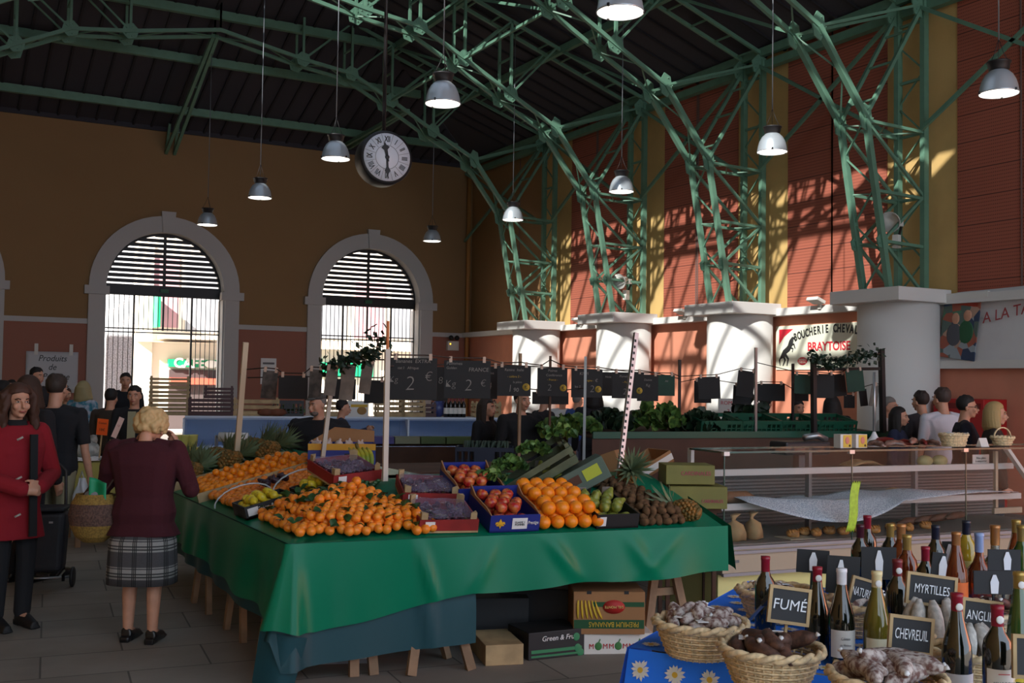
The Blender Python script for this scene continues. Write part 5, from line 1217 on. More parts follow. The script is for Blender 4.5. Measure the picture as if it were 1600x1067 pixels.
for k, n in enumerate(('XII', 'I', 'II', 'III', 'IIII', 'V', 'VI', 'VII', 'VIII', 'IX', 'X', 'XI')):
    a = k*PI/6; r = .235
    o = text_mesh(n, .105, M_black, ck, (r*math.sin(a), -.166, r*math.cos(a)), (0, 0, 0), name='numeral', ext=.001, sx=.62, bold=.003)
    o.rotation_euler = (Matrix.Rotation(a, 3, 'Y') @ Matrix.Rotation(PI/2, 3, 'X')).to_euler()
b = MB()
for k in range(12): a = (k+.5)*PI/6; b.bar((.165*math.sin(a), -.165, .165*math.cos(a)), (.31*math.sin(a), -.165, .31*math.cos(a)), .003)
b.build('hour_marks', M_black, ck)
def handm(a, L, w): return MB().prism([(-w*.35, -.06), (w*.35, -.06), (w*.5, L*.45), (w*1.3, L*.62), (w*.45, L*.75), (0, L), (-w*.45, L*.75), (-w*1.3, L*.62), (-w*.5, L*.45)], .168, .173, 0, Matrix.Rotation(a, 4, 'Y') @ RXm)
handm(PI*.985, .29, .03).build('minute_hand', M_black, ck); handm(-.2, .21, .045).build('hour_hand', M_black, ck)
MB().ell((0, -.172, 0), (.03, .006, .03), 12, 6).build('hub', M_black, ck)
MB().tube([(0, 0, .35), (0, 0, 5.7)], .025, 10).build('hanging_rod', M_iron, ck)
# ------------------------------------------------------------------ wall things
t = thing('emergency_light', 'white twin spot emergency light box beside the second gate', 'light', (13.02, YB-.06, 2.75))
MB().box((0, 0, 0), (.34, .1, .26)).build('box', M_whitec, t)
for sx in (-.09, .09): MB().lathe([(.06, 0), (.07, .05), (.05, .09), (0, .1)], 14, T=TR(sx, -.05, .22, 0, PI/2)).build('spot', M_iron, t)
MB().ell((-.09, -.055, .05), (.02, .01, .02), 8, 6).build('indicator', mat('amber_lamp', (255, 200, 60), .4, emit=3), t)
t = thing('wall_switch', 'small white switch box on the back wall right of the second gate', 'switch', (12.95, YB-.02, 2.2)); MB().box((0, 0, 0), (.13, .04, .15)).build('box', M_whitec, t); MB().box((0, -.025, 0), (.05, .01, .05)).build('rocker', M_iron, t)
for y, nm in ((13.35, 'right of the middle sunlit pier, above the butcher sign'), (17.0, 'between the middle piers'), (20.8, 'nearest the back wall')):
    t = thing('floodlight', 'white floodlight on the wall ledge, '+nm, 'light', (XW-.34, y, 3.14))
    bevel(MB().box((-.05, 0, .04), (.2, .26, .06), T=Matrix.Rotation(.35, 4, 'Y')).build('housing', M_whitec, t), .008)
    MB().box((.06, 0, -.03), (.05, .06, .1)).build('bracket', M_whitec, t)
for y, z, nm in ((18.5, 3.95, 'second from the back wall'), (11.4, 4.3, 'nearest the camera')):
    t = thing('loudspeaker', 'white horn loudspeaker on the truss leg '+nm, 'speaker', (12.95, y, z), .3)
    MB().lathe([(.05, 0), (.07, .1), (.16, .24), (.16, .26), (.05, .1)], 18, T=TR(0, 0, 0, 0, 0, -PI/2-.3)).build('horn', M_whitec, t); MB().box((.08, 0, -.05), (.1, .1, .1)).build('driver', M_whitec, t)
    MB().box((.0, 0, -.34), (.11, .09, .2)).build('junction_box', M_whitec, t); MB().bar((.05, 0, -.3), (.2, 0, -.02), .03).build('bracket', M_iron, t)
# butcher sign
RW = (PI/2, 0, -PI/2)
xw = XW-.05
t = thing('shop_sign', 'cream horse butcher sign with rearing horse, half hidden by a white pier', 'sign', (xw-.012, 13.42, 2.43), -PI/2)
M_cream = mat('cream_sign', (226, 226, 206), .6); M_red = mat('sign_red', (206, 30, 52), .6); M_sb = mat('sign_black', (34, 34, 34), .6)
MB().box((0, 0, 0), (2.42, .02, .78)).build('board', M_cream, t)
b = MB(); b.prism([(-1.13, .33), (-.78, .33), (-1.0, .2), (-1.13, .06)], .011, .014, 0, RXm); b.build('red_corner', M_red, t)
word = 'BOUCHERIE CHEVALINE'
for i, chx in enumerate(word):
    if chx == ' ': continue
    a = (i-9.5)/len(word); x = -.72+.093*i; z = .12+.18*(1-((x-.15)/1.05)**2)
    o = text_mesh(chx, .19, M_sb, t, (x, -.012, z), RX90, sx=.66, bold=.007); o.rotation_euler = (Matrix.Rotation(.28*(x-.15), 3, 'Y') @ Matrix.Rotation(PI/2, 3, 'X')).to_euler()
text_mesh('BRAYTOISE', .21, M_red, t, (.06, -.012, .0), RX90, sx=.92, bold=.005)
text_mesh('77480 BRAY-SUR-SEINE', .125, M_sb, t, (.06, -.012, -.22), RX90, sx=.78)
m = MB(); m.lathe([(.115, 0), (.115, .004), (0, .004)], 24, sy=.6, T=TR(-.55, -.011, -.24, 0, PI/2)); m.build('red_oval', M_red, t); text_mesh('VIANDE\nCHEVAL', .05, M_cream, t, (-.55, -.017, -.24), RX90)
b = MB()
for pts, r in (((( -1.08, -.18), (-1.0, -.08), (-.9, -.02), (-.82, .08), (-.79, .16)), (.03, .05, .055, .045, .03)), (((-.79, .16), (-.75, .17), (-.71, .11)), (.028, .024, .014)), (((-.84, .04), (-.76, .06), (-.73, -.02)), (.022, .018, .01)), (((-.86, .0), (-.78, -.02), (-.8, -.08)), (.02, .015, .01)), (((-1.03, -.12), (-.98, -.22), (-1.03, -.32)), (.035, .022, .012)), (((-.99, -.1), (-.9, -.2), (-.93, -.32)), (.035, .022, .012)), (((-1.08, -.16), (-1.12, -.22), (-1.1, -.32)), (.015, .02, .006)), (((-.79, .19), (-.86, .12), (-.9, .05)), (.012, .018, .01))):
    b.tube([(x, -.012, z) for x, z in pts], list(r), 8)
hs = b.build('horse_emblem', M_sb, t); hs.scale = (1, .25, 1); hs.location.y = -.008
# banner right
t = thing('hanging_banner', 'white fabric banner with a tilted painted scene and red lettering on the right wall', 'banner', (xw-.02, 8.9, 2.63), -PI/2)
b = MB(); b.sheet(lambda u, v: V((-2.26+4.2*u, -.05+.03*math.sin(u*9+v*2)*(1-v)-.02*v, .54-1.12*v+.05*u*(1-v)-.05*math.exp(-((u-.05)/.03)**2)*(1-v))), 60, 16)
solid(b.build('fabric', mat('banner_fabric', (214, 212, 212), .85, var=.06, scale=2), t), .004)
MB().box((-.15, -.095, -.53), (4.2, .01, .12)).build('lower_hem', M_whitec, t)
def paint():
    m = mat('painted_scene', (90, 96, 90), .6); nt = m.node_tree; bs = nt.nodes['Principled BSDF']; tc = nt.nodes.new('ShaderNodeTexCoord'); v = nt.nodes.new('ShaderNodeTexVoronoi'); v.inputs['Scale'].default_value = 7
    r = nt.nodes.new('ShaderNodeValToRGB'); nt.links.new(tc.outputs['Object'], v.inputs['Vector']); sx = nt.nodes.new('ShaderNodeSeparateColor'); nt.links.new(v.outputs['Color'], sx.inputs[0]); nt.links.new(sx.outputs[0], r.inputs[0])
    e = r.color_ramp; e.interpolation = 'CONSTANT'; e.elements[0].color = (.03, .05, .1, 1); e.elements[1].position = .2; e.elements[1].color = (.1, .14, .12, 1)
    for p, c in ((.4, (.35, .1, .06, 1)), (.55, (.08, .2, .12, 1)), (.7, (.45, .28, .2, 1)), (.85, (.3, .34, .36, 1))): x = e.elements.new(p); x.color = c
    nt.links.new(r.outputs[0], bs.inputs['Base Color']); return m
pn = MB().box((0, 0, 0), (.62, .02, .90)).build('painted_panel', paint(), t, (-1.75, -.11, .0)); pn.rotation_euler = (0, .14, 0)
for x, z in ((-.08, .14), (.12, .2)):
    m = MB(); m.ell((0, 0, 0), (.07, .012, .085), 12, 8); m.build('painted_face', M_skin, pn, (x, -.012, z)); m = MB(); m.ell((0, 0, 0), (.13, .01, .17), 12, 8); m.build('painted_coat', mat('paint_green' if x > 0 else 'paint_grey', (44, 92, 60) if x > 0 else (84, 84, 90), .7), pn, (x, -.011, z-.24))
MB().box((0, -.011, .37), (.54, .004, .06)).build('painted_awning', mat('paint_red', (160, 60, 40), .7), pn)
o = text_mesh('A LA TABLE', .22, mat('banner_red', (160, 60, 62), .7), t, (-1.36, -.125, .12), RX90, sx=.95, shear=.2, align='LEFT'); o.rotation_euler = (Matrix.Rotation(-.16, 3, 'Y') @ Matrix.Rotation(PI/2, 3, 'X')).to_euler()
t = thing('notice_box', 'small sign box on the ledge left of the banner', 'sign', (xw-.2, 10.55, 3.1), -PI/2); MB().box((0, 0, 0), (.9, .05, .09)).build('board', M_whitec, t)
t = thing('red_cabinet', 'red cabinet against the right wall behind the man in the white T-shirt', 'cabinet', (XW-.35, 10.35, 0), -PI/2)
bevel(MB().box((0, 0, .8), (.85, .5, 1.6)).build('body', mat('red_enamel', (176, 30, 32), .4), t), .01); MB().box((0, -.255, 1.5), (.75, .01, .08)).build('handle_strip', mat('red_dark', (120, 18, 20), .4), t)
# paper sign on the back wall
t = thing('paper_sign', 'white handwritten paper sign taped to the back wall left of the gate', 'sign', (2.76, YB-.03, 1.93), 0)
b = MB(); b.sheet(lambda u, v: V((-.56+1.12*u, -.004*math.sin(u*6), .38-.95*v)), 12, 8); solid(b.build('sheet', mat('sign_paper', (196, 196, 200), .8), t), .004)
for sx in (-.35, .4): MB().box((sx, -.006, .43), (.08, .004, .26)).build('tape', M_whitec, t)
for s, z in (('Produits', .22), ('de', .02), ('la Pologne', -.2)): text_mesh(s, .2, M_sb, t, (0, -.012, z), RX90, shear=.25, sx=.9)
t = thing('paper_sign', 'white paper notice on the back wall between the gates', 'sign', (7.85, YB-.03, 1.95), 0); MB().box((0, 0, 0), (.4, .01, .66)).build('sheet', M_paper, t); MB().box((0, -.006, .2), (.3, .003, .05)).build('printed_band', mat('grey_print', (110, 110, 116), .8), t)
# ------------------------------------------------------------------ street outside
M_fac = mat('cream_facade', (226, 214, 198), .85, var=.05, scale=1)
FY = YB+8.5
st = thing('cafe_building', 'sunlit cream house across the street with a green cafe sign', 'building', (8, FY, 0))
MB().box((1.5, 1, 5), (30, 2, 10)).build('wall', M_fac, st)
def fx(px, py): d = CR*(px-800)+CU*(533.5-py)+_F*FPX; k = (FY-.02)/d.y; return V((d.x*k-8, -.02, CAM_H+d.z*k))
a, b_ = fx(258, 560), fx(345, 576)
def frect(nm, x0, y0, x1, y1, m, dep=.1, off=0):
    p, q = fx(x0, y0), fx(x1, y1); return MB().box(((p.x+q.x)/2, -dep/2-off, (p.z+q.z)/2), (abs(q.x-p.x), dep, abs(p.z-q.z))).build(nm, m, st)
M_cafe = mat('cafe_green', (0, 140, 92), .5)
frect('sign_panel', 262, 561, 420, 576, M_cafe, .2); frect('sign_panel', 500, 566, 580, 590, M_cafe, .2)
p = fx(294, 568); text_mesh('CAFE', .42, M_whitec, st, (p.x, -.215, p.z), RX90, bold=.012); p = fx(328, 569); m = MB(); m.ell((0, 0, 0), (.22, .01, .13), 12, 8); m.build('cup_emblem', M_whitec, st, (p.x, -.215, p.z))
frect('shop_front', 264, 577, 420, 720, mat('dark_shopfront', (70, 60, 60), .5), .06); frect('awning_edge', 264, 590, 420, 602, mat('red_awning', (190, 80, 60), .6), .3)
M_shut = mat('grey_shutter', (150, 150, 156), .7); M_pinkw = mat('pink_shutter', (176, 130, 136), .7)
frect('shutter', 236, 400, 278, 512, M_pinkw, .05); frect('shutter', 292, 400, 345, 520, M_shut, .06); frect('shutter', 500, 462, 540, 530, M_shut, .06); frect('shutter', 556, 440, 600, 530, M_pinkw, .05); frect('shutter', 612, 440, 640, 530, M_shut, .05)
frect('ledge', 212, 533, 420, 540, M_fac, .5); frect('ledge', 480, 545, 680, 551, M_fac, .5); frect('pilaster', 215, 380, 232, 700, M_fac, .15)
p = fx(240, 488); t = MB(); t.box((0, 0, 0), (.1, .8, 1.0)); t.build('hanging_sign', M_cafe, st, (p.x, -.5, p.z))
frect('canopy_box', 245, 525, 340, 533, M_fac, 1.2)
struct(MB().box((8, YB+4.6, .06), (30, 7.6, .12)).build('trim_9', mat('street_paving', (190, 180, 170), .9)))
t = thing('stone_gate_post', 'grey pebble dashed pillar outside the left side of the gate', 'pillar', (4.9, YB+4.5, .12)); MB().box((0, 0, 2.7), (.68, .4, 5.4)).build('shaft', mat('pebble_dash', (206, 208, 214), .9, var=.45, scale=30), t); MB().box((0, 0, 5.45), (.8, .5, .1)).build('cap', M_fac, t)
# ------------------------------------------------------------------ glass deli case
DA = flatp(1130, 8.0); DB = flatp(1600, 9.25); dx = (DB-DA).normalized(); drz = math.atan2(dx.y, dx.x); DL = 3.7
dc = thing('deli_case', 'long glass deli display case with two white shelves behind the wine bottles', 'display case', DA, drz)
M_beige = mat('beige_panel', (170, 156, 134), .45); M_yl = mat('cream_base', (214, 210, 140), .5); M_gr = mat('grey_trim', (150, 146, 150), .4)
M_glass = mat('case_glass', (40, 62, 58), .03, alpha=.07, spec=.6); M_edge = mat('glass_edge', (38, 78, 68), .15, alpha=.85)
M_grey = mat('grey_metal', (104, 106, 108), .5); M_wsh = mat('white_shelf', (190, 190, 188), .5)
MB().box((DL/2, .5, .165), (DL, .9, .33)).build('base', M_yl, dc)
MB().box((DL/2, .48, .43), (DL+.02, 1.0, .2)).build('front_band', M_beige, dc)
for z in (.335, .495, .53): MB().box((DL/2, -.028, z), (DL+.03, .03, .022)).build('band_trim', M_gr, dc)
MB().box((.1, -.03, .43), (.06, .006, .02)).build('vent', M_grey, dc)
MB().box((DL/2, .46, .5375), (DL, .84, .015)).build('deck', mat('pale_deck', (126, 118, 110), .5), dc)
b = MB()
for k in range(14): b.box((DL/2, .86, 0.57+.028*k), (DL-.05, .015, .016))
b.build('grille', M_grey, dc); MB().box((DL/2, .89, .78), (DL, .03, .5)).build('back_panel', mat('dark_back', (58, 60, 64), .6), dc)
for y, z in ((.42, 1.045), (.34, .785)):
    MB().box((DL/2-.12, y, z), (DL-.30, .035, .05)).build('shelf_front', M_wsh, dc)
    MB().box((DL/2-.1, y+.16, z-.005), (DL-.26, .30, .012)).build('glass_shelf', mat('shelf_glass', (70, 100, 92), .05, alpha=.25), dc)
for x in (.03, 1.18, 2.33):
    MB().box((x+.02, .5, .89), (.03, .05, .69)).build('shelf_upright', M_wsh if x < .1 else M_grey, dc)
MB().box((DL/2, .21, 1.235), (DL, .46, .01)).build('top_glass', M_glass, dc)
b = MB(); b.box((DL/2, -.02, 1.235), (DL, .008, .014)); b.box((DL/2, .44, 1.235), (DL, .008, .014)); b.box((0, .21, 1.235), (.008, .46, .014)); b.build('top_glass_edge', M_edge, dc)
for k in range(3): MB().box((.6+1.2*k, -.02, .885), (1.19, .006, .7)).build('front_glass', M_glass, dc)
b = MB()
for x in (0, 1.2, 2.4, 3.6): b.box((x, -.02, .885), (.008, .008, .7))
b.build('front_glass_edge', M_edge, dc)
MB().box((0, .2, .885), (.006, .44, .7)).build('end_glass', M_glass, dc)
for x in (.02, 1.2, 2.4): MB().box((x, -.01, 1.225), (.05, .03, .03)).build('clamp', M_steel, dc)
def DP(px, y, z):                     # point in the case: pixel column, depth y behind its front, height z
    a = flatp(px, 8.0); d = (a-V((0, 0, 0))).normalized()
    n_ = V((-dx.y, dx.x, 0)); o_ = DA+n_*y
    # intersect the floor ray d with the line o_ + dx*s
    den = d.x*(-dx.y)+d.y*dx.x; s = (o_.x*d.y-o_.y*d.x)/(-(dx.x*d.y-dx.y*d.x)) if abs(dx.x*d.y-dx.y*d.x) > 1e-6 else 0
    p = o_+dx*s; return V((p.x, p.y, z))
M_kraft = mat('kraft_paper', (176, 144, 100), .75, var=.3, scale=8); M_crust = mat('golden_pastry', (196, 136, 66), .6, var=.4, scale=22)
for k, (px, y) in enumerate(((1150, .2), (1178, .25))):
    b = MB(); b.lathe([(.0, 0), (.10, .004), (.105, .06), (.08, .12), (.025, .15), (.02, .165), (.05, .2), (.0, .2)], 14, sx=.9, sy=.7, T=TR(0, 0, 0, k))
    for v in b.v: v += V((.012*math.sin(v.z*70+v.x*40), .012*math.sin(v.z*55+v.y*60), .006*math.sin(v.x*50)))
    tag(b.build('paper_bag', M_kraft, None, DP(px, y, .546)), 'kraft paper bag at the left of the deli case, '+('left one', 'right one with pale twisted top')[k], 'bag')
for k, px in enumerate((1240, 1258, 1276, 1296, 1318, 1340, 1366, 1392, 1420, 1446)):
    b = MB(); p = [V((.1*(i/6-.5), .01*math.sin(i), 0)) for i in range(7)]; b.tube(p, [.012, .03, .036, .034, .036, .03, .01], 10, flat=.8)
    for i in range(4): b.tube([(-.05+.028*i, -.03, .012), (-.04+.028*i, 0, .034), (-.03+.028*i, .03, .012)], .006, 5)
    tag(b.build('pastry', M_crust, None, DP(px, .2+.07*(k % 2), .575), drz+.3*(k % 3)), 'golden brown pastry on the deck of the deli case', 'pastry', 'pastries on the deck of the deli case')
t = thing('pastry_tray', 'clear plastic tray holding the leftmost pastries in the deli case', 'tray', DP(1243, .18, .546), drz); MB().box((0, -.1, .03), (.24, .004, .06)).build('front_panel', M_glass, t); MB().box((0, 0, .002), (.24, .2, .004)).build('bottom', mat('tray_cream', (196, 188, 160), .4), t)
for k in range(4): tag(MB().tube([(-.2, 0, 0), (-.1, 0, .012), (.1, .02, .012), (.22, .03, 0)], [.012, .034, .034, .012], 8).build('smoked_ham', mat('dark_meat', (96, 58, 40), .6, var=.3), None, DP(1430+22*k, .42, .58+.01*k), drz+.1*k), 'dark smoked meat piece at the back of the deli deck', 'meat', 'dark meats on the deli deck')
# lace paper over lower shelf
M_lace = mat('lace_paper', (222, 232, 238), .7, var=.3, scale=120, rgb2=(150, 164, 184))
b = MB(); b.sheet(lambda u, v: V((2.9*u, .36*(v-.2)-.16*(1-v)*math.sin(PI*min(u*1.6, 1)), .012+.01*math.sin(u*31)*(v)+.02*math.sin(u*9+v*3)-(max(0, .45-v)*.40*math.sin(PI*min(u*1.9, 1))**1 if u < .53 else max(0, .2-v)*.05))), 70, 14)
o = solid(b.build('lace_cloth', M_lace, None, DP(1160, .30, .82), drz), .003); tag(o, 'white speckled lace paper draped over the lower shelf of the deli case', 'cloth')
t = thing('price_strip', 'neon green paper strip stuck on the deli case glass', 'strip', DP(1334, -.035, .80), drz)
b = MB(); b.sheet(lambda u, v: V(((u-.5)*.085-.07*(.5-v)*abs(.5-v)*2, -.004*math.sin(v*5), (v-.5)*.38+.012*math.sin(u*40)*(1 if v in (0, 1) else 0))), 10, 14); solid(b.build('strip', mat('neon_green', (176, 214, 60), .5, var=.2, scale=30), t), .002)
t = thing('bread', 'brown loaf in kraft paper at the left of the lower deli shelf', 'bread', DP(1150, .45, .835), drz); MB().tube([(-.16, 0, 0), (-.08, 0, .01), (.1, 0, .01), (.18, 0, 0)], [.02, .05, .05, .02], 12).build('loaf', mat('brown_loaf', (120, 80, 50), .7), t)
for k, px in enumerate((1335, 1395)):
    b = MB(); b.sheet(lambda u, v: V((.34*u, .2*v, .05*math.sin(PI*u)*(.6+.4*math.sin(v*9))+.01)), 12, 8); tag(solid(b.build('paper_parcel', M_kraft, None, DP(px, .45, 1.056 if k == 0 else .80), drz), .003), 'crumpled kraft parcel on the '+('upper' if k == 0 else 'lower')+' shelf of the deli case', 'parcel')
for k, px in enumerate((1445, 1468)):
    b = MB(); b.ell((0, 0, .05), (.075, .06, .05), 14, 9); tag(b.build('cheese', mat('pale_cheese', (176, 172, 120), .6, var=.25), None, DP(px, .45, 1.052), drz), 'pale rounded cheese on the upper deli shelf, '+('left' if k == 0 else 'right')+' one', 'cheese')
t = thing('notice', 'small white notice standing on the upper deli shelf near the right end', 'sign', DP(1532, .5, 1.1), drz); MB().box((0, 0, 0), (.2, .006, .09)).build('card', M_whitec, t); text_mesh('Nos plats\nà emporter', .03, M_grey, t, (0, -.005, 0), RX90)
t = thing('weighing_scale', 'dark box scale on a stand behind the deli case', 'scale', DP(1250, 1.2, 1.27), drz)
bevel(MB().box((0, 0, -.09), (.5, .25, .12)).build('body', mat('dark_scale', (40, 40, 44), .4), t), .02); MB().tube([(.05, 0, 0), (.2, 0, .02), (.3, 0, -.02)], .03, 10).build('pan', M_steel, t); MB().box((0, 0, -.7), (.08, .08, 1.1)).build('stand', M_grey, t)
# on top of the case
def tin(px, nm):
    t = thing('sweet_tin', 'white and yellow tin on top of the deli case, '+nm+' one of two', 'tin', DP(px, .2, 1.2425), drz, 'yellow tins on the deli case')
    MB().box((0, 0, .055), (.115, .08, .11)).build('body', M_whitec, t); MB().box((.012, -.041, .055), (.085, .003, .10)).build('yellow_print', mat('tin_yellow', (214, 176, 60), .5), t)
    m = MB(); m.ell((0, 0, 0), (.022, .003, .03), 12, 8); m.build('pink_figure_print', mat('tin_pink', (210, 130, 110), .6), t, (.01, -.043, .062)); m = MB(); m.ell((0, 0, 0), (.01, .003, .01), 8, 6); m.build('dark_print', M_dwood, t, (.035, -.043, .02))
tin(1317, 'left'); tin(1341, 'right')
def tent(label, px, y, w=.09): 
    t = thing('price_tent', label, 'price card', DP(px, y, 1.2425), drz); b = MB(); b.prism([(-.03, 0), (.03, 0), (0, .075)], -w/2, w/2, 0, Matrix(((0, 0, 1, 0), (1, 0, 0, 0), (0, 1, 0, 0), (0, 0, 0, 1)))); b.build('card', M_whitec, t); return t
t = tent('white folded price card standing behind the yellow tins on the deli case', 1334, .36); t.location.z += 0.0
tent('white folded price card between the baskets on the deli case', 1535, .1)
t = thing('paper_cone', 'white crumpled paper cone on the deli case behind the tins', 'paper', DP(1366, .36, 1.2425), drz); MB().lathe([(.1, 0), (.075, .03), (.03, .08), (.012, .12)], 12).build('cone', M_paper, t); MB().tube([(0, 0, .1), (0, 0, .62)], .012, 8).build('pole', M_steel, t)
M_redwrap = mat('red_wrapper', (126, 34, 26), .35, var=.4, scale=20)
for k in range(7):
    b = MB(); b.tube([(-.09, 0, 0), (-.06, 0, .014), (0, 0, .022), (.06, 0, .014), (.09, 0, 0)], [.008, .026, .03, .026, .008], 10, flat=.7)
    tag(b.build('dried_sausage_pack', M_redwrap if k % 2 else mat('clear_pack', (150, 110, 96), .2, var=.6, scale=24), None, DP(1368+15*k, .15+.08*(k % 2), 1.262+.018*(k % 3 == 1)), drz+.5*(k-3)), 'dark red wrapped sweet packet piled on the deli case left of the basket', 'packet', 'red packets on the deli case')
M_wick = mat('wicker', (238, 212, 168), .7, var=.3, scale=60, bump=.2)
def wick(t, R0, R1, h, sx=1, sy=1, n=32, rings=13):
    """woven basket: stakes with strands passing in front and behind, plaited rim"""
    b = MB(); wv = MB(); rm = MB()
    for k in range(n):
        a = 2*PI*k/n; b.tube([((R0+(R1-R0)*f)*math.cos(a)*sx, (R0+(R1-R0)*f)*math.sin(a)*sy, h*f) for f in (0, .3, .6, 1)], .004, 5)
    for i in range(rings):
        f = (i+.5)/rings; pts = []
        for k in range(2*n+1):
            a = PI*k/n; r = R0+(R1-R0)*f+.0045*(1 if (k+i) % 2 else -1)*(1 if k % 2 == 0 else 0)+.001; pts.append((r*math.cos(a)*sx, r*math.sin(a)*sy, h*f))
        wv.tube(pts, h/rings*.52, 5, caps=False)
    for j in range(2):
        pts = [((R1+.008*math.cos(k*.9+j*PI))*math.cos(2*PI*k/60)*sx, (R1+.008*math.cos(k*.9+j*PI))*math.sin(2*PI*k/60)*sy, h+.007*math.sin(k*.9+j*PI)) for k in range(61)]; rm.tube(pts, .0095, 6, caps=False)
    bo = MB(); bo.lathe([(0, .004), (R0, .004), (R0, .012), (0, .012)], 24, sx=sx, sy=sy)
    bo.build('bottom', M_wick, t); b.build('stakes', M_wick, t); wv.build('weave', M_wick, t); rm.build('plaited_rim', M_wick, t)
def pile(n, R, z0, mk, label, cat, group, name, T):
    for k in range(n):
        a = k*2.4; r = R*math.sqrt((k+.5)/n); o = mk(k); o.matrix_world = T @ TR(r*math.cos(a), r*math.sin(a), z0+.035*(1-r/R)+.010*(k % 3), random.uniform(0, 6), 0, random.uniform(-.4, .1)); tag(o, label, cat, group)
t = thing('wicker_basket', 'oblong wicker basket lined with white paper on top of the deli case', 'basket', DP(1490, .2, 1.2425), drz); wick(t, .1, .125, .10, 1.0, .75, 20, 7)
b = MB(); b.sheet(lambda u, v: V(((u-.5)*.22, (v-.5)*.14, .095+.03*math.sin(u*7+v*5)*math.sin(v*9))), 8, 8); b.build('paper_liner', M_paper, t)
t = thing('wicker_basket', 'small wicker basket with arched handle on top of the deli case', 'basket', DP(1566, .25, 1.2425), drz); wick(t, .075, .1, .07, 1, .8, 18, 5)
MB().tube([(.1*math.cos(PI*k/14), 0, .07+.085*math.sin(PI*k/14)) for k in range(15)], .007, 6).build('handle', M_wick, t)
# white framed glass lid at the right end
t = thing('open_lid', 'tilted white framed glass panel at the right end of the deli case', 'panel', DP(1572, .3, .93), drz)
MB().bar((0, 0, .28), (.28, 0, -.02), .05, .03).build('frame_bar', M_whitec, t); MB().bar((-.02, .1, .25), (-.02, .1, -.25), .03).build('post', M_beige, t); MB().box((.12, .1, -.28), (.34, .03, .05)).build('foot', M_beige, t)
# ------------------------------------------------------------------ wine and sausage table
TZ = .85
C0 = gz(985, 1010, TZ); C1 = gz(1290, 1052, TZ); wx = (C1-C0).normalized(); wrz = math.atan2(wx.y, wx.x); wy = V((-wx.y, wx.x, 0))
wt = thing('market_table', 'table under a bright blue cloth printed with daisies, carrying wine and sausages', 'table', (C0.x, C0.y, 0), wrz)
def mat_blue():
    m = mat('blue_daisy_cloth', (32, 126, 255), .7); return m
M_bc = mat_blue()
TW, TD = 1.7, 1.45
def wcl(u, v):
    # u along front (0..1), v: 0 back edge, top, then hanging front
    return None
b = MB(); b.sheet(lambda u, v: V((TW*u, TD*v, TZ-.002)), 10, 10); b.build('cloth_top', M_bc, wt)
def fr(u, v):
    x = TW*u; c = math.exp(-(x/.1)**2); return V((x-.05*v*c, -.012-.05*v-.03*v*math.sin(x*13)-.05*v*c, TZ-.62*v-.004))
def sd_(u, v):
    y = TD*u; c = math.exp(-(y/.1)**2); return V((-.012-.05*v-.03*v*math.sin(y*11+1)-.04*v*c, y-.05*v*c, TZ-.62*v-.004))
b = MB(); b.sheet(lambda u, v: fr(1-u, 1-v), 60, 10); b.build('front_drop', M_bc, wt); b = MB(); b.sheet(lambda u, v: sd_(u, 1-v), 50, 10); b.build('side_drop', M_bc, wt)
b = MB()
for k in range(12):
    a = random.uniform(0, 6)
M_pet = mat('daisy_white', (226, 226, 220), .7); M_cen = mat('daisy_yellow', (220, 178, 60), .7)
dz = MB()
def daisy(P, U, Vv, N, r=.035):
    for k in range(14):
        a = 2*PI*k/14+random.uniform(-.1, .1); d = U*math.cos(a)+Vv*math.sin(a); e = N.cross(d).normalized()*r*.15; rr = r*random.uniform(.85, 1.1)
        dz.add([P+N*.002+d*r*.22-e*.5, P+N*.002+d*rr*.7-e, P+N*.002+d*rr, P+N*.002+d*rr*.7+e, P+N*.002+d*r*.22+e*.5], [(0, 1, 2, 3, 4)], 0)
    dz.add([P+N*.0025+U*r*.28*math.cos(2*PI*k/10)+Vv*r*.28*math.sin(2*PI*k/10) for k in range(10)], [tuple(range(10))], 1)
for i in range(15):
    for j in range(12): daisy(V((.05+.115*i+.05*(j % 2), .06+.12*j, TZ)), V((1, 0, 0)), V((0, 1, 0)), V((0, 0, 1)))
for i in range(15):
    for j in range(5):
        u = (.05+.115*i+.05*(j % 2))/TW; v = .1+.2*j
        if u < 1: P = fr(u, v); X_ = (fr(u+.01, v)-P).normalized(); Y_ = (fr(u, v)-fr(u, v+.02)).normalized(); N = X_.cross(Y_).normalized(); daisy(P+N*.003, X_, Y_, N)
for i in range(12):
    for j in range(5):
        u = (.05+.12*i+.05*(j % 2))/TD; v = .1+.2*j
        if u < 1: P = sd_(u, v); X_ = (sd_(u-.01, v)-P).normalized(); Y_ = (sd_(u, v)-sd_(u, v+.02)).normalized(); N = X_.cross(Y_).normalized(); daisy(P+N*.003, X_, Y_, N)
o = dz.build('daisy_print', [M_pet, M_cen], wt)
for x in (.08, TW-.08):
    for y in (.08, TD-.08): MB().box((x, y, (TZ-.01)/2), (.05, .05, TZ-.01)).build('leg', M_wood, wt)
def WP(px, D, z=TZ+.001): p = gd(px, 900, D); return V((p.x, p.y, z))
M_gd = mat('dark_bottle_glass', (16, 22, 16), .06, spec=1); M_gg = mat('olive_bottle_glass', (112, 104, 34), .06, spec=1, trans=.25); M_gn = mat('green_bottle_glass', (40, 74, 26), .06, spec=1); M_am = mat('rose_wine_glass', (150, 64, 26), .05, spec=1, trans=.55); M_yw = mat('yellow_liqueur_glass', (206, 176, 50), .08, spec=1, trans=.3); M_cl = mat('clear_bottle_glass', (180, 176, 160), .05, spec=1, trans=.7)
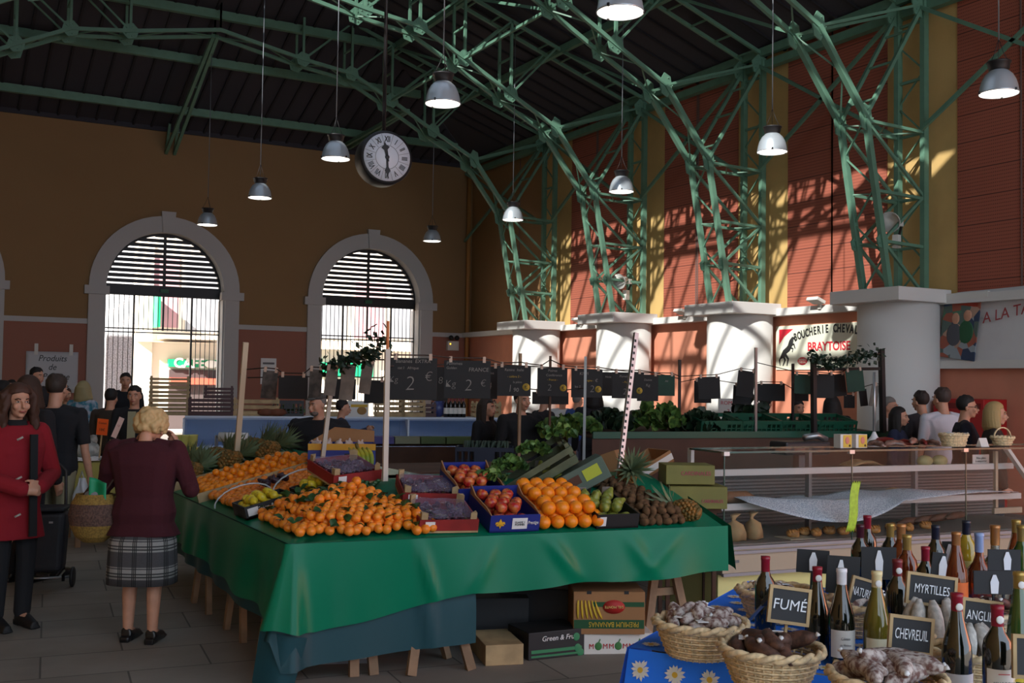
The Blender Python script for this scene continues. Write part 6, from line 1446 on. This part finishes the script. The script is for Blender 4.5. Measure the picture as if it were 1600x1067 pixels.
PROF = {'bordeaux': [(0, .006), (.032, 0), (.0375, .008), (.0375, .19), (.034, .21), (.02, .232), (.0145, .25), (.014, .295), (.0155, .296), (.0155, .30)],
        'burgundy': [(0, .006), (.036, 0), (.041, .008), (.041, .13), (.038, .16), (.027, .2), (.018, .235), (.0145, .26), (.014, .295), (.0155, .296), (.0155, .30)],
        'flute': [(0, .005), (.033, 0), (.037, .008), (.037, .13), (.031, .19), (.022, .25), (.0145, .3), (.014, .335), (.0155, .336), (.0155, .34)],
        'round': [(0, .006), (.04, 0), (.046, .01), (.047, .08), (.04, .125), (.022, .15), (.0145, .175), (.014, .25), (.0155, .251), (.0155, .255)]}
def bottle(label, px, D, kind, glass, cap, lab=None, sc=1.0, z=None, labm=None, tagc=False, txt=None, top=None, group=None):
    p = WP(px, D)
    t = thing('wine_bottle', label, 'bottle', p if z is None else V((p.x, p.y, z)), F0, group)
    pr = [(r*sc, z_*sc) for r, z_ in PROF[kind]]; H = pr[-1][1]
    MB().lathe(pr, 24).build('bottle', glass, t)
    MB().lathe([(.0152*sc, H-.068*sc), (.0156*sc, H-.064*sc), (.0158*sc, H-.012*sc), (.017*sc, H-.01*sc), (.017*sc, H+.001), (0, H+.002)], 16, caps=False).build('capsule', cap, t)
    if lab:
        z0, z1 = lab; b = MB(); r = [rr for rr, zz in pr if zz >= .02][0]+.0008; n = 14
        vs = []; 
        for zz in (z0*sc, z1*sc): vs += [(r*math.sin(a), -r*math.cos(a), zz) for a in [(-1.15+2.3*k/n) for k in range(n+1)]]
        b.add(vs, [(k, k+1, k+n+2, k+n+1) for k in range(n)], 0, True); b.build('label', labm or M_whitec, t)
        if txt:
            for i, (s_, sz, zz, mm) in enumerate(txt): text_mesh(s_, sz, mm, t, (0, -r-.0015, zz*sc), RX90, ext=.0004)
    if tagc:
        b = MB(); b.ell((0, -.0165*sc, H-.035*sc), (.011, .003, .011), 10, 6); b.build('price_sticker', M_paper, t)
    return t
K_red = mat('red_capsule', (138, 22, 44), .35); K_white = mat('white_capsule', (226, 226, 232), .4); K_cream = mat('cream_capsule', (222, 208, 160), .4); K_gold = mat('gold_capsule', (176, 146, 78), .3, metal=.5); K_dark = mat('dark_capsule', (30, 32, 46), .35); K_blue = mat('pale_blue_capsule', (150, 170, 210), .4); K_cop = mat('copper_capsule', (176, 120, 70), .3, metal=.4); K_plum = mat('plum_capsule', (70, 22, 34), .35)
bottle('red capsuled dark wine bottle behind the FUMÉ slate', 1196, 3.72, 'bordeaux', M_gd, K_red, sc=.95)
bottle('dark bottle with red capsule and white sticker just right of the FUMÉ slate', 1277, 3.5, 'burgundy', M_gd, K_red, tagc=True, sc=.96)
bottle('dark burgundy bottle with white capsule and white label at the table front', 1315, 3.4, 'burgundy', M_gd, K_white, (.03, .115), txt=(('Côtes', .012, .09, M_grey), ('du Rhône', .009, .07, M_grey)))
bottle('olive white wine bottle with cream capsule left of the CHEVREUIL slate', 1370, 3.36, 'burgundy', M_gg, K_cream, (.03, .10), labm=mat('cream_label', (224, 220, 190), .6), tagc=True)
bottle('dark bottle with dull red capsule behind the CHEVREUIL slate', 1402, 3.6, 'bordeaux', M_gd, mat('dull_red_capsule', (120, 40, 44), .4), tagc=True, sc=1.0)
bottle('dark burgundy bottle with red capsule between CHEVREUIL and ANGLIER slates', 1495, 3.02, 'burgundy', M_gd, K_red, (.02, .085), labm=mat('grey_label', (190, 192, 196), .6), tagc=True)
bottle('dark bottle with white and red label at the right front of the table', 1558, 2.86, 'bordeaux', M_gd, K_red, (.02, .14), tagc=True, txt=(('BELLE ROSE', .011, .105, M_grey), ('—', .03, .13, MATS['sign_red'])))
bottle('green flute bottle with gold capsule at the right edge of the picture', 1592, 3.15, 'flute', M_gn, K_gold, (.03, .09), labm=mat('yellow_label', (214, 190, 60), .6), tagc=True)
bt2 = 'back row bottle on the sausage table, '
for i, (px, D, kd, g, c, lb, nm, sc) in enumerate(((1344, 4.5, 'bordeaux', M_gd, K_plum, None, 'dark with plum capsule, leftmost', 1), (1355, 4.7, 'bordeaux', M_gd, K_red, None, 'dark with bright red capsule', 1.05), (1391, 4.5, 'bordeaux', M_gd, K_gold, None, 'dark with gold capsule', 1.02), (1408, 4.3, 'bordeaux', M_am, K_cop, (.02, .1), 'amber with copper capsule', 1.1), (1417, 4.1, 'bordeaux', M_am, K_gold, (.02, .12), 'amber with pale yellow capsule', 1.05), (1446, 4.0, 'bordeaux', M_gd, K_red, None, 'dark with red capsule, behind the MYRTILLES slate', .95), (1462, 4.4, 'bordeaux', M_gd, K_dark, None, 'dark blue capsuled', 1.05), (1494, 4.2, 'burgundy', M_am, K_cop, (.05, .12), 'orange rosé with orange label', 1.05), (1510, 4.5, 'bordeaux', M_yw, K_dark, (.03, .15), 'yellow liqueur with navy capsule', 1.08), (1530, 4.4, 'round', M_am, K_blue, None, 'round amber with pale blue capsule', 1.12), (1555, 4.5, 'round', M_cl, K_cop, None, 'round clear with copper capsule', 1.2), (1588, 4.5, 'burgundy', M_am, K_gold, None, 'pale amber at the right edge', 1.1), (1597, 4.2, 'bordeaux', M_gn, K_gold, None, 'green with gold neck at the right edge', 1.15))):
    bottle(bt2+nm, px, D, kd, g, c, lb, sc, labm=(mat('orange_label', (232, 110, 40), .6) if i == 7 else mat('pale_label', (214, 200, 120), .6)) if lb else None)
def basket(label, px, py, D, R=.145):
    t = thing('wicker_basket', label, 'basket', WP(px, D, TZ+.001), F0); wick(t, R*.70, R, .105); return t
def sausage(m, L=.13, r=.021, bend=.02, tagp=True):
    def mk(k):
        o = obj('dried_sausage', None); b = MB(); n = 7
        b.tube([(L*(i/(n-1)-.5), bend*math.sin(PI*i/(n-1)), 0) for i in range(n)], [r*.35, r*.85, r, r*1.03, r, r*.85, r*.35], 10); b.build('casing', m, o)
        b = MB(); b.tube([(L*.5, 0, 0), (L*.56, 0, .006)], [.004, .008], 6); b.build('tied_end', M_paper, o)
        if tagp and k % 3 == 0: MB().box((0, 0, r+.002), (.035, .03, .003)).build('paper_tag', M_paper, o)
        return o
    return mk
M_ws = mat('white_mould_casing', (196, 186, 180), .8, var=.8, scale=60, rgb2=(110, 78, 72)); M_bs = mat('brown_sausage', (104, 72, 58), .65, var=.6, scale=40, rgb2=(66, 44, 36)); M_ns = mat('dark_berry_sausage', (96, 56, 50), .6, var=.4, scale=30); M_vs = mat('white_sausage', (206, 202, 196), .8, var=.35, scale=50)
B1 = basket('wicker basket of small netted sausages at the left front of the blue table', 1095, 985, 3.50)
pile(16, .095, .105, sausage(M_ws, .085, .02), 'small whitish netted sausage in the leftmost basket', 'sausage', 'sausages in the leftmost basket', '', B1.matrix_basis)
B2 = basket('wicker basket of brown dried sausages under the FUMÉ slate', 1205, 1020, 3.17)
pile(11, .085, .10, sausage(M_bs, .15, .024), 'brown smoked sausage in the basket under the FUMÉ slate', 'sausage', 'sausages under the FUMÉ slate', '', B2.matrix_basis)
B3 = basket('wicker basket of white speckled sausages at the front, under the CHEVREUIL slate', 1385, 1060, 2.88)
pile(12, .09, .11, sausage(M_ws, .17, .025), 'white speckled sausage under the CHEVREUIL slate', 'sausage', 'sausages under the CHEVREUIL slate', '', B3.matrix_basis)
B4 = basket('wicker basket behind the FUMÉ slate and the red capsuled bottle', 1215, 930, 4.05)
pile(6, .08, .085, sausage(M_ws, .12, .02), 'pale sausage in the basket behind the FUMÉ slate', 'sausage', 'sausages behind the FUMÉ slate', '', B4.matrix_basis)
B5 = basket('wicker basket of pale sausages under the NATURE slate', 1345, 965, 3.85)
pile(7, .085, .09, sausage(M_ws, .13, .021), 'pale sausage in the basket under the NATURE slate', 'sausage', 'sausages under the NATURE slate', '', B5.matrix_basis)
B6 = basket('wicker basket of upright white sausages under the MYRTILLES slate', 1455, 1000, 3.4)
for k in range(7):
    o = sausage(M_vs, .17, .023, .01, False)(k); a = k*.9; o.matrix_world = B6.matrix_basis @ TR(.07*math.cos(a), .055*math.sin(a), .13, a, 0, PI/2-.25); tag(o, 'white dried sausage standing in the basket under the MYRTILLES slate', 'sausage', 'white sausages under the MYRTILLES slate')
B7 = basket('wicker basket of white sausages under the ANGLIER slate', 1520, 1015, 3.2)
for k in range(6):
    o = sausage(M_vs, .16, .022, .01, False)(k); a = k; o.matrix_world = B7.matrix_basis @ TR(.06*math.cos(a), .05*math.sin(a), .11, a, 0, PI/2-.5); tag(o, 'white dried sausage in the basket under the ANGLIER slate', 'sausage', 'white sausages under the ANGLIER slate')
B8 = basket('wicker basket of small dark sausages at the right back of the blue table', 1555, 925, 3.75)
pile(14, .11, .10, sausage(M_ns, .08, .014, .01, False), 'small dark red sausage in the basket at the right back', 'sausage', 'dark sausages at the right back', '', B8.matrix_basis)
def slate(label, px, py, D, w, h, txt, roll=0, rz=0, foot=None):
    c = gd(px, py, D); t = thing('slate_sign', label, 'sign', c); t.rotation_euler = (-.12, roll, F0+rz)
    MB().box((0, 0, 0), (w-.012, .006, h-.012)).build('slate', mat('slate', (38, 40, 44), .7), t)
    b = MB(); fw = .0095
    for sx in (-1, 1): b.box((sx*(w/2-fw/2), 0, 0), (fw, .012, h))
    for sz in (-1, 1): b.box((0, 0, sz*(h/2-fw/2)), (w-2*fw, .012, fw))
    b.build('wooden_frame', M_wood2, t)
    if txt: text_mesh(txt, h*.40, mat('chalk_white', (226, 232, 240), .8), t, (0, -.005, 0), RX90, ext=.0006, sx=min(1, .86*w/(h*.42*.62*len(txt))), bold=0, shear=.08)
    MB().bar((0, .008, -h/2+.02), (0, .02, -(c.z-TZ-.03)), .008).build('stick', M_wood2, t)
slate('wood framed slate reading FUMÉ over the left sausage baskets', 1233, 946, 3.15, .125, .108, 'FUMÉ', .13, .05)
slate('wood framed slate reading MYRTILLES', 1455, 922, 3.42, .165, .10, 'MYRTILLES', .13, .05)
slate('wood framed slate reading CHEVREUIL', 1423, 992, 3.05, .130, .105, 'CHEVREUIL', .12, .05)
slate('wood framed slate reading ANGLIER, partly behind the red capsuled bottles', 1533, 963, 3.2, .125, .10, 'ANGLIER', .13, .05)
slate('tilted wood framed slate reading NATURE between the bottles', 1345, 926, 3.8, .085, .105, 'NATURE', .28, .1)
slate('wood framed slate cut off by the right edge of the picture', 1606, 1026, 2.75, .08, .11, '', .05, 0)
M_blk = mat('black_card', (16, 16, 18), .6); M_wtag = mat('white_tag', (220, 222, 226), .6)
def bcard(label, px, py, D, w, h, roll=0, tx=0, tz=.01, th=None):
    c = gd(px, py, D); t = thing('price_board', label, 'sign', c); t.rotation_euler = (0, roll, F0)
    MB().box((0, 0, 0), (w, .005, h)).build('card', M_blk, t); th = th or h*.8
    MB().prism([(-.012, -th/2), (.012, -th/2), (.015, th*.1), (.005, th/2), (-.005, th/2), (-.015, th*.1)], .004, .006, 0, RXm).build('bottle_tag', M_wtag, t, (tx, 0, tz))
    MB().bar((0, .005, -h/2+.01), (0, .01, -(c.z-TZ-.01)), .007).build('stick', M_blk, t)
for a in (('black price board with white tag at the left of the bottles', 1270, 877, 4.0, .12, .085, .05, .0, .0), ('black price board with white tag behind the white capsuled bottle', 1317, 898, 3.9, .12, .135, .05, -.01, .0), ('black price board with white tag behind the olive bottle', 1373, 880, 4.0, .13, .12, .0, .0, .0), ('narrow black price board with white tag right of the MYRTILLES slate top', 1466, 885, 3.9, .05, .10, .1, .015, 0), ('black price board with white tag among the back bottles', 1483, 866, 4.6, .06, .11, .0, 0, 0), ('black price board with white tag at the right among the back bottles', 1569, 876, 4.1, .125, .085, .0, .01, 0), ('black price board with white tag in the basket of dark sausages', 1553, 910, 3.7, .14, .08, 0, 0, -.005)):
    bcard(*a)
b = thing('serving_tongs', 'steel serving tongs with black handle leaning on the red capsuled bottle', 'tongs', WP(1170, 3.6, TZ+.09), 0); q = gd(1204, 932, 3.45)-b.location; MB().bar((0, 0, 0), q*.75, .014, .004).build('blade', M_steel, b); MB().bar(q*.7, q*1.25, .018, .014).build('handle', M_black, b)
# ------------------------------------------------------------------ people in the hall
BRN = (58, 36, 24); DRK = (26, 20, 18); GRY = (120, 114, 108); WHT = (200, 188, 170)
def fl(px, D): return flatp(px, D)
def face(deg): return F0+math.radians(deg)      # 0 faces the camera, 180 faces away
def red_extra(t, P, hd, s, A):
    m = mat('black_knit', (24, 24, 26), .9)
    MB().bar(P(.022, -.114, .80), P(.022, -.130, .385), .05, .02, up=(0, -1, 0)).build('button_placket', m, t)
    b = MB(); b.lathe([(.07, 0), (.078, .03), (.062, .07)], 16, sy=.85); b.build('polo_neck', m, t, P(0, -.002, .815))
    for z in (.78, .62, .47):
        b = MB(); b.tube([P(-.055, -.13, z), P(-.035, -.14, z+.012)], .008, 6); b.build('toggle', mat('horn_toggle', (170, 160, 150), .4), t)
t = person('woman in a red duffel coat with long brown hair, hands clasped, at the left edge', fl(27, 7.45), face(50), 1.66, (138, 16, 30), (24, 24, 28), ('wavy', (66, 38, 24)), coat=.37, fem=True, vox=.0075, turn=-.08, sleeves='long',
    arms={'l': ((.148, -.03, .63), (.035, -.15, .585), (-.9, -.2, -.15), (0, 1, .2), .8), 'r': ((-.148, -.03, .63), (-.03, -.155, .578), (.9, -.2, -.1), (0, 1, .2), .8)}, extra=red_extra, shoes=mat('black_boot', (20, 18, 20), .6), wide=1.0)
def plaid():
    m = mat('plaid_wool', (90, 86, 88), .9); nt = m.node_tree; b = nt.nodes['Principled BSDF']
    tc = nt.nodes.new('ShaderNodeTexCoord'); sp = nt.nodes.new('ShaderNodeSeparateXYZ'); nt.links.new(tc.outputs['Object'], sp.inputs[0])
    at = nt.nodes.new('ShaderNodeMath'); at.operation = 'ARCTAN2'; nt.links.new(sp.outputs[1], at.inputs[0]); nt.links.new(sp.outputs[0], at.inputs[1])
    def band(sock, per, lo, hi, off=0):
        a = nt.nodes.new('ShaderNodeMath'); a.operation = 'MULTIPLY_ADD'; a.inputs[1].default_value = 1/per; a.inputs[2].default_value = off; nt.links.new(sock, a.inputs[0])
        f = nt.nodes.new('ShaderNodeMath'); f.operation = 'FRACT'; nt.links.new(a.outputs[0], f.inputs[0])
        g = nt.nodes.new('ShaderNodeMath'); g.operation = 'GREATER_THAN'; g.inputs[1].default_value = lo; nt.links.new(f.outputs[0], g.inputs[0])
        l = nt.nodes.new('ShaderNodeMath'); l.operation = 'LESS_THAN'; l.inputs[1].default_value = hi; nt.links.new(f.outputs[0], l.inputs[0])
        x = nt.nodes.new('ShaderNodeMath'); x.operation = 'MULTIPLY'; nt.links.new(g.outputs[0], x.inputs[0]); nt.links.new(l.outputs[0], x.inputs[1]); return x.outputs[0]
    cur = None; prev = (.085, .08, .085, 1)
    for sock, per, lo, hi, off, col in ((sp.outputs[2], .175, .45, .52, 0, (.34, .33, .31, 1)), (sp.outputs[2], .175, .57, .63, 0, (.34, .33, .31, 1)), (sp.outputs[2], .175, .68, .82, 0, (.38, .36, .34, 1)), (sp.outputs[2], .175, .86, .90, 0, (.34, .33, .31, 1)),
                                       (at.outputs[0], .5, .1, .17, 0, (.02, .02, .022, 1)), (at.outputs[0], .5, .22, .29, 0, (.02, .02, .022, 1)), (at.outputs[0], .5, .34, .41, 0, (.02, .02, .022, 1)), (sp.outputs[2], .175, .53, .56, 0, (.03, .03, .03, 1)), (sp.outputs[2], .175, .645, .665, 0, (.03, .03, .03, 1))):
        mx = nt.nodes.new('ShaderNodeMix'); mx.data_type = 'RGBA'; mx.inputs[7].default_value = col
        if cur: nt.links.new(cur, mx.inputs[6])
        else: mx.inputs[6].default_value = prev
        nt.links.new(band(sock, per, lo, hi, off), mx.inputs[0]); cur = mx.outputs[2]
    n = nt.nodes.new('ShaderNodeTexNoise'); n.inputs['Scale'].default_value = 160; mm = nt.nodes.new('ShaderNodeMix'); mm.data_type = 'RGBA'; mm.blend_type = 'MULTIPLY'; mm.inputs[0].default_value = .35
    nt.links.new(tc.outputs['Object'], n.inputs[0]); nt.links.new(cur, mm.inputs[6]); nt.links.new(n.outputs[0], mm.inputs[7]); nt.links.new(mm.outputs[2], b.inputs['Base Color']); return m
OW = fl(231, 7.12)
t = person('older woman seen from behind in a maroon jacket and plaid skirt with curly blonde hair', OW, face(178), 1.56, (64, 13, 25), (90, 80, 80), ('curly', (206, 172, 120)), fem=True, vox=.0075, wide=1.24, sleeves='long', step=.012, coat=.447, drop=.042, headsc=1.08, nod=.06,
    extra=lambda t, P, hd, s, A: solid(MB().lathe([(.088, -.025), (.078, .02), (.066, .055), (.07, .06)], 22, sy=.9, caps=False).build('collar', MATS['cloth_64_13_25'], t, P(0, .008, .80)), .012),
    skirt={'mat': plaid(), 'rings': [(.246, .142, .112), (.30, .141, .112), (.36, .138, .112), (.425, .134, .110), (.47, .118, .09), (.52, .105, .08), (.60, .09, .07)]},
    arms={'l': ((.19, -.02, .635), (.075, -.14, .80), (-.3, -.2, .9), (-.5, .5, 0), .5), 'r': ((-.19, -.02, .635), (-.075, -.14, .80), (.3, -.2, .9), (.5, .5, 0), .5)})
# her basket hangs from the left elbow
WB = thing('shopping_basket', 'round woven straw basket hanging at the left arm of the woman in plaid', 'basket', gd(146, 846, 7.05), F0); WB.scale = (1, 1, 1.25)
M_straw = mat('straw_yellow', (150, 118, 52), .8, var=.4, scale=90, bump=.4); M_straw2 = mat('straw_violet', (100, 72, 62), .8, var=.5, scale=90, bump=.4)
b = MB(); pr = [(.0, 0), (.07, .0), (.12, .03), (.155, .09), (.165, .14), (.15, .2), (.125, .235), (.118, .25), (.108, .245), (.135, .2), (.145, .14)]
for i in range(len(pr)-1): b.lathe([pr[i], pr[i+1]], 32, m=1 if 3 <= i <= 4 else 0, sx=1.0, sy=.8, caps=False)
b.build('bowl', [M_straw, M_straw2], WB)
el = gd(172, 772, 7.1)-WB.location
b = MB(); e2 = V((el.x*math.cos(-F0)-el.y*math.sin(-F0), el.x*math.sin(-F0)+el.y*math.cos(-F0), el.z)); b.tube([(-.07, 0, .24), (-.02, 0, .30), e2*.8+V((0, -.02, .02)), e2+V((.03, 0, .03)), e2*.8+V((.06, .03, 0)), (.10, .02, .24)], .011, 8); b.build('strap', mat('brown_strap', (70, 44, 30), .6), WB)
b = MB(); b.ell((0, 0, .235), (.075, .05, .04), 10, 6); b.build('contents', mat('grey_bundle', (130, 126, 130), .7), WB)
gb = MB(); gb.sheet(lambda u, v: V((-.02+.12*u, -.05+.02*math.sin(u*5), .22+.12*v-.03*u)), 8, 6); solid(gb.build('green_bag', M_cafe, WB), .003)
BM = fl(88, 9.4)
t = person('man in a black polo shirt and beige trousers seen from behind, holding a plastic bag', BM, face(172), 1.74, (28, 28, 32), (146, 138, 110), ('short', (52, 40, 32)), sleeves='short', vox=.009, wide=1.18, arms={'r': ((-.165, .0, .62), (-.18, -.03, .49)), 'l': ((.165, .01, .63), (.17, -.04, .50))}, step=.02)
bg_ = thing('plastic_bag', 'thin white plastic bag hanging from the hand of the man in black polo', 'bag', gd(127, 772, 9.3)-V((0, 0, .16)), F0)
b = MB(); b.sheet(lambda u, v: V((.075*math.cos(2*PI*u)*(1-.72*v**2)+.01*math.sin(v*9+u*12), .045*math.sin(2*PI*u)*(1-.7*v**2)+.008*math.sin(u*20), .30*v)), 24, 10); b.build('bag', mat('thin_plastic', (206, 208, 212), .3, alpha=.75), bg_); MB().tube([(-.02, 0, .29), (0, 0, .36), (.02, 0, .29)], .006, 6).build('handle', MATS['thin_plastic'], bg_)
TR_ = thing('shopping_trolley', 'black wheeled shopping trolley standing beside the red coated woman', 'trolley', fl(79, 8.75), face(12))
MBb = bevel(MB().box((0, 0, .40), (.34, .24, .50), tap=.86).build('bag', mat('black_nylon', (30, 31, 38), .6, bump=.3, scale=12), TR_), .05, 4)
bevel(MB().box((0, -.03, .665), (.33, .28, .03)).build('flap', MATS['black_nylon'], TR_), .01)
MB().tube([(-.12, .12, .05), (-.12, .14, .7), (-.11, .16, .95), (-.06, .165, 1.0), (.06, .165, 1.0), (.11, .16, .95), (.12, .14, .7), (.12, .12, .05)], .012, 8).build('frame', M_iron, TR_)
MB().tube([(-.13, .1, .14), (-.13, -.13, .12), (.13, -.13, .12), (.13, .1, .14)], .009, 6).build('foot_bar', M_steel, TR_); MB().tube([(-.19, .13, .08), (.19, .13, .08)], .008, 6).build('axle', M_steel, TR_)
for sx in (-1, 1): MB().lathe([(0, -.012), (.07, -.014), (.082, -.008), (.082, .008), (.07, .014), (0, .012)], 20, T=TR(sx*.19, .13, .083, 0, 0, PI/2)).build('wheel', M_iron, TR_)
MB().box((.06, -.125, .56), (.03, .004, .015)).build('badge', M_steel, TR_)
person('dark haired person behind the red coated woman, in a dark jacket', fl(44, 9.1), face(165), 1.72, (30, 28, 32), (30, 30, 34), ('bob', BRN), vox=.012)
person('man in sunglasses and dark clothes in front of the paper sign', fl(57, 16.5), face(40), 1.86, (44, 38, 40), (40, 40, 44), ('short', DRK), vox=.014, turn=.5)
person('woman in a pale top right of the sunglasses man', fl(104, 17.3), face(30), 1.55, (150, 140, 110), (40, 40, 50), ('short', BRN), vox=.014, fem=True)
person('grey blond person in a teal and white patterned jacket seen from behind', fl(130, 15.5), face(170), 1.66, (52, 96, 116), (40, 44, 60), ('bob', (150, 136, 96)), vox=.014, fem=True, topmat=mat('teal_pattern_cloth', (50, 120, 140), .9, var=1, scale=14, rgb2=(170, 176, 190)))
person('person in a brown coat with dark hair seen from behind, left of the gate', fl(174, 13.5), face(175), 1.58, (62, 52, 44), (40, 40, 44), ('short', DRK), vox=.014)
person('man in a dark jacket standing in the gateway light', fl(196, 17.5), face(20), 1.80, (26, 26, 32), (40, 40, 44), ('short', DRK), vox=.014)
person('young man in a black jacket and pale scarf facing the camera behind the blonde woman', fl(211, 12.6), face(8), 1.63, (24, 24, 28), (40, 40, 44), ('short', DRK), vox=.011, extra=lambda t, P, hd, s, A: MB().bar(P(0, -.075, .82), P(0, -.095, .62), .09, .012, up=(0, -1, 0)).build('scarf', mat('pale_scarf', (150, 146, 116), .8), t), skin=M_skin)
person('dark haired person at the far left edge of the hall', fl(5, 14.5), face(150), 1.66, (70, 66, 56), (40, 40, 44), ('short', DRK), vox=.014)
person('dark haired person far left behind the red coated woman', fl(18, 17.6), face(20), 1.66, (60, 56, 54), (40, 40, 44), ('short', DRK), vox=.014)
person('stallholder with grey flat cap and beard behind the garlic carton', fl(499, 10.65), face(-18), 1.60, (28, 27, 32), (40, 40, 44), ('cap', GRY), vox=.010, wide=1.38, nod=.1, turn=-.35, skin=M_skin, extra=lambda t, P, hd, s, A: fuse((lambda b: (b.ell(hd(0, -.05, -.085), (.05*s, .045*s, .035*s), 12, 8), b)[1])(MB()), 'beard', mat('grey_beard', (110, 100, 94), .9, bump=.5, scale=60), .008, 1, t))
person('person in a dark blue top and dark hair sorting goods behind the weathered cards', fl(535, 13.8), face(100), 1.48, (44, 46, 70), (40, 40, 50), ('short', DRK), vox=.012, arms={'l': ((.13, -.1, .68), (.08, -.22, .74))})
def specs(t, P, hd, s, A):
    b = MB()
    for sx in (-1, 1): b.lathe([(.026*s, 0), (.026*s, .004), (0, .004)], 12, T=Matrix.Translation(hd(sx*.034, -.085, .075)) @ Matrix.Rotation(PI/2-.6, 4, 'X'))
    b.tube([hd(-.07, -.05, .085), hd(-.04, -.088, .078), hd(.04, -.088, .078), hd(.07, -.05, .085)], .004*s, 5); b.build('sunglasses', mat('dark_lens', (18, 18, 24), .08, spec=1), t)
person('dark haired woman with sunglasses pushed up, in profile below the price boards', fl(760, 12.0), face(62), 1.56, (26, 24, 28), (40, 40, 44), ('long', (46, 32, 26)), vox=.010, fem=True, extra=specs)
person('person in a black top hidden from the head up by the price boards', fl(815, 11.6), face(35), 1.66, (22, 21, 24), (40, 40, 44), ('short', DRK), vox=.011, wide=1.15)
person('person in dark clothes turned away behind the black topped person', fl(850, 14.5), face(120), 1.62, (40, 34, 40), (40, 40, 44), ('short', (90, 70, 60)), vox=.013)
person('person in a white shirt in the sunlight right of the black topped person', fl(880, 18.5), face(150), 1.55, (220, 220, 220), (60, 60, 80), ('short', DRK), vox=.014, skin=M_skin)
person('person in a blue shirt in the sunlight below the fourth price board', fl(902, 18.0), face(130), 1.56, (54, 84, 150), (60, 60, 80), ('short', GRY), vox=.014)
person('person with dark hair below the KIWI price board', fl(928, 15.0), face(180), 1.68, (30, 28, 32), (40, 40, 44), ('bob', DRK), vox=.014)
person('person in a grey brown coat behind the leaning steel upright', fl(1012, 14.2), face(160), 1.66, (74, 66, 60), (40, 40, 44), ('short', DRK), vox=.014)
person('bald person in a pale shirt bending in front of the white board with red lettering', fl(1150, 14.0), face(120), 1.52, (196, 196, 206), (60, 60, 70), ('short', (120, 90, 80)), vox=.014, nod=.5)
person('person in dark clothes behind the grey post of the vegetable stall', fl(1196, 14.7), face(140), 1.62, (30, 28, 32), (40, 40, 44), ('short', DRK), vox=.014)
person('dark haired person behind the green crates under the green board', fl(1247, 14.6), face(10), 1.55, (110, 110, 80), (40, 40, 44), ('short', DRK), vox=.014)
person('person in dark clothes behind the black boards under the ivy', fl(1300, 14.3), face(170), 1.62, (34, 28, 30), (40, 40, 44), ('bob', DRK), vox=.014)
person('grey haired man in a pale shirt beside the ivy frame', fl(1388, 13.2), face(50), 1.62, (196, 190, 186), (60, 60, 70), ('short', GRY), vox=.012)
person('dark haired woman with a navy top right of the grey haired man', fl(1403, 12.0), face(58), 1.52, (40, 44, 70), (40, 40, 44), ('long', DRK), vox=.011, fem=True)
person('man in a dark grey polo shirt seen from behind, left of the white T-shirt', fl(1440, 12.6), face(205), 1.70, (52, 52, 58), (50, 50, 60), ('short', (44, 32, 28)), sleeves='short', vox=.010, wide=1.1)
person('man in a white T-shirt bending forward seen from behind', fl(1473, 11.95), face(200), 1.74, (206, 206, 216), (60, 64, 80), ('short', (64, 48, 42)), sleeves='short', vox=.010, wide=1.2)
def glasses(t, P, hd, s, A):
    b = MB()
    for sx in (-1, 1):
        b.tube([hd(sx*.034+.022*math.cos(2*PI*k/14), -.102, .002+.018*math.sin(2*PI*k/14)) for k in range(15)], .0028*s, 5, caps=False); b.tube([hd(sx*.056, -.1, .006), hd(sx*.08, .0, .006)], .0028*s, 5)
    b.build('glasses', M_iron, t)
person('dark haired man in glasses and navy sweater in profile facing right', fl(1508, 11.25), face(72), 1.66, (30, 32, 46), (40, 40, 50), ('short', DRK), vox=.009, extra=glasses, wide=1.1)
person('blonde woman in a dark brown jacket facing right at the right edge', fl(1553, 10.7), face(72), 1.60, (50, 38, 32), (40, 40, 50), ('bob', (176, 146, 96)), vox=.009, fem=True)
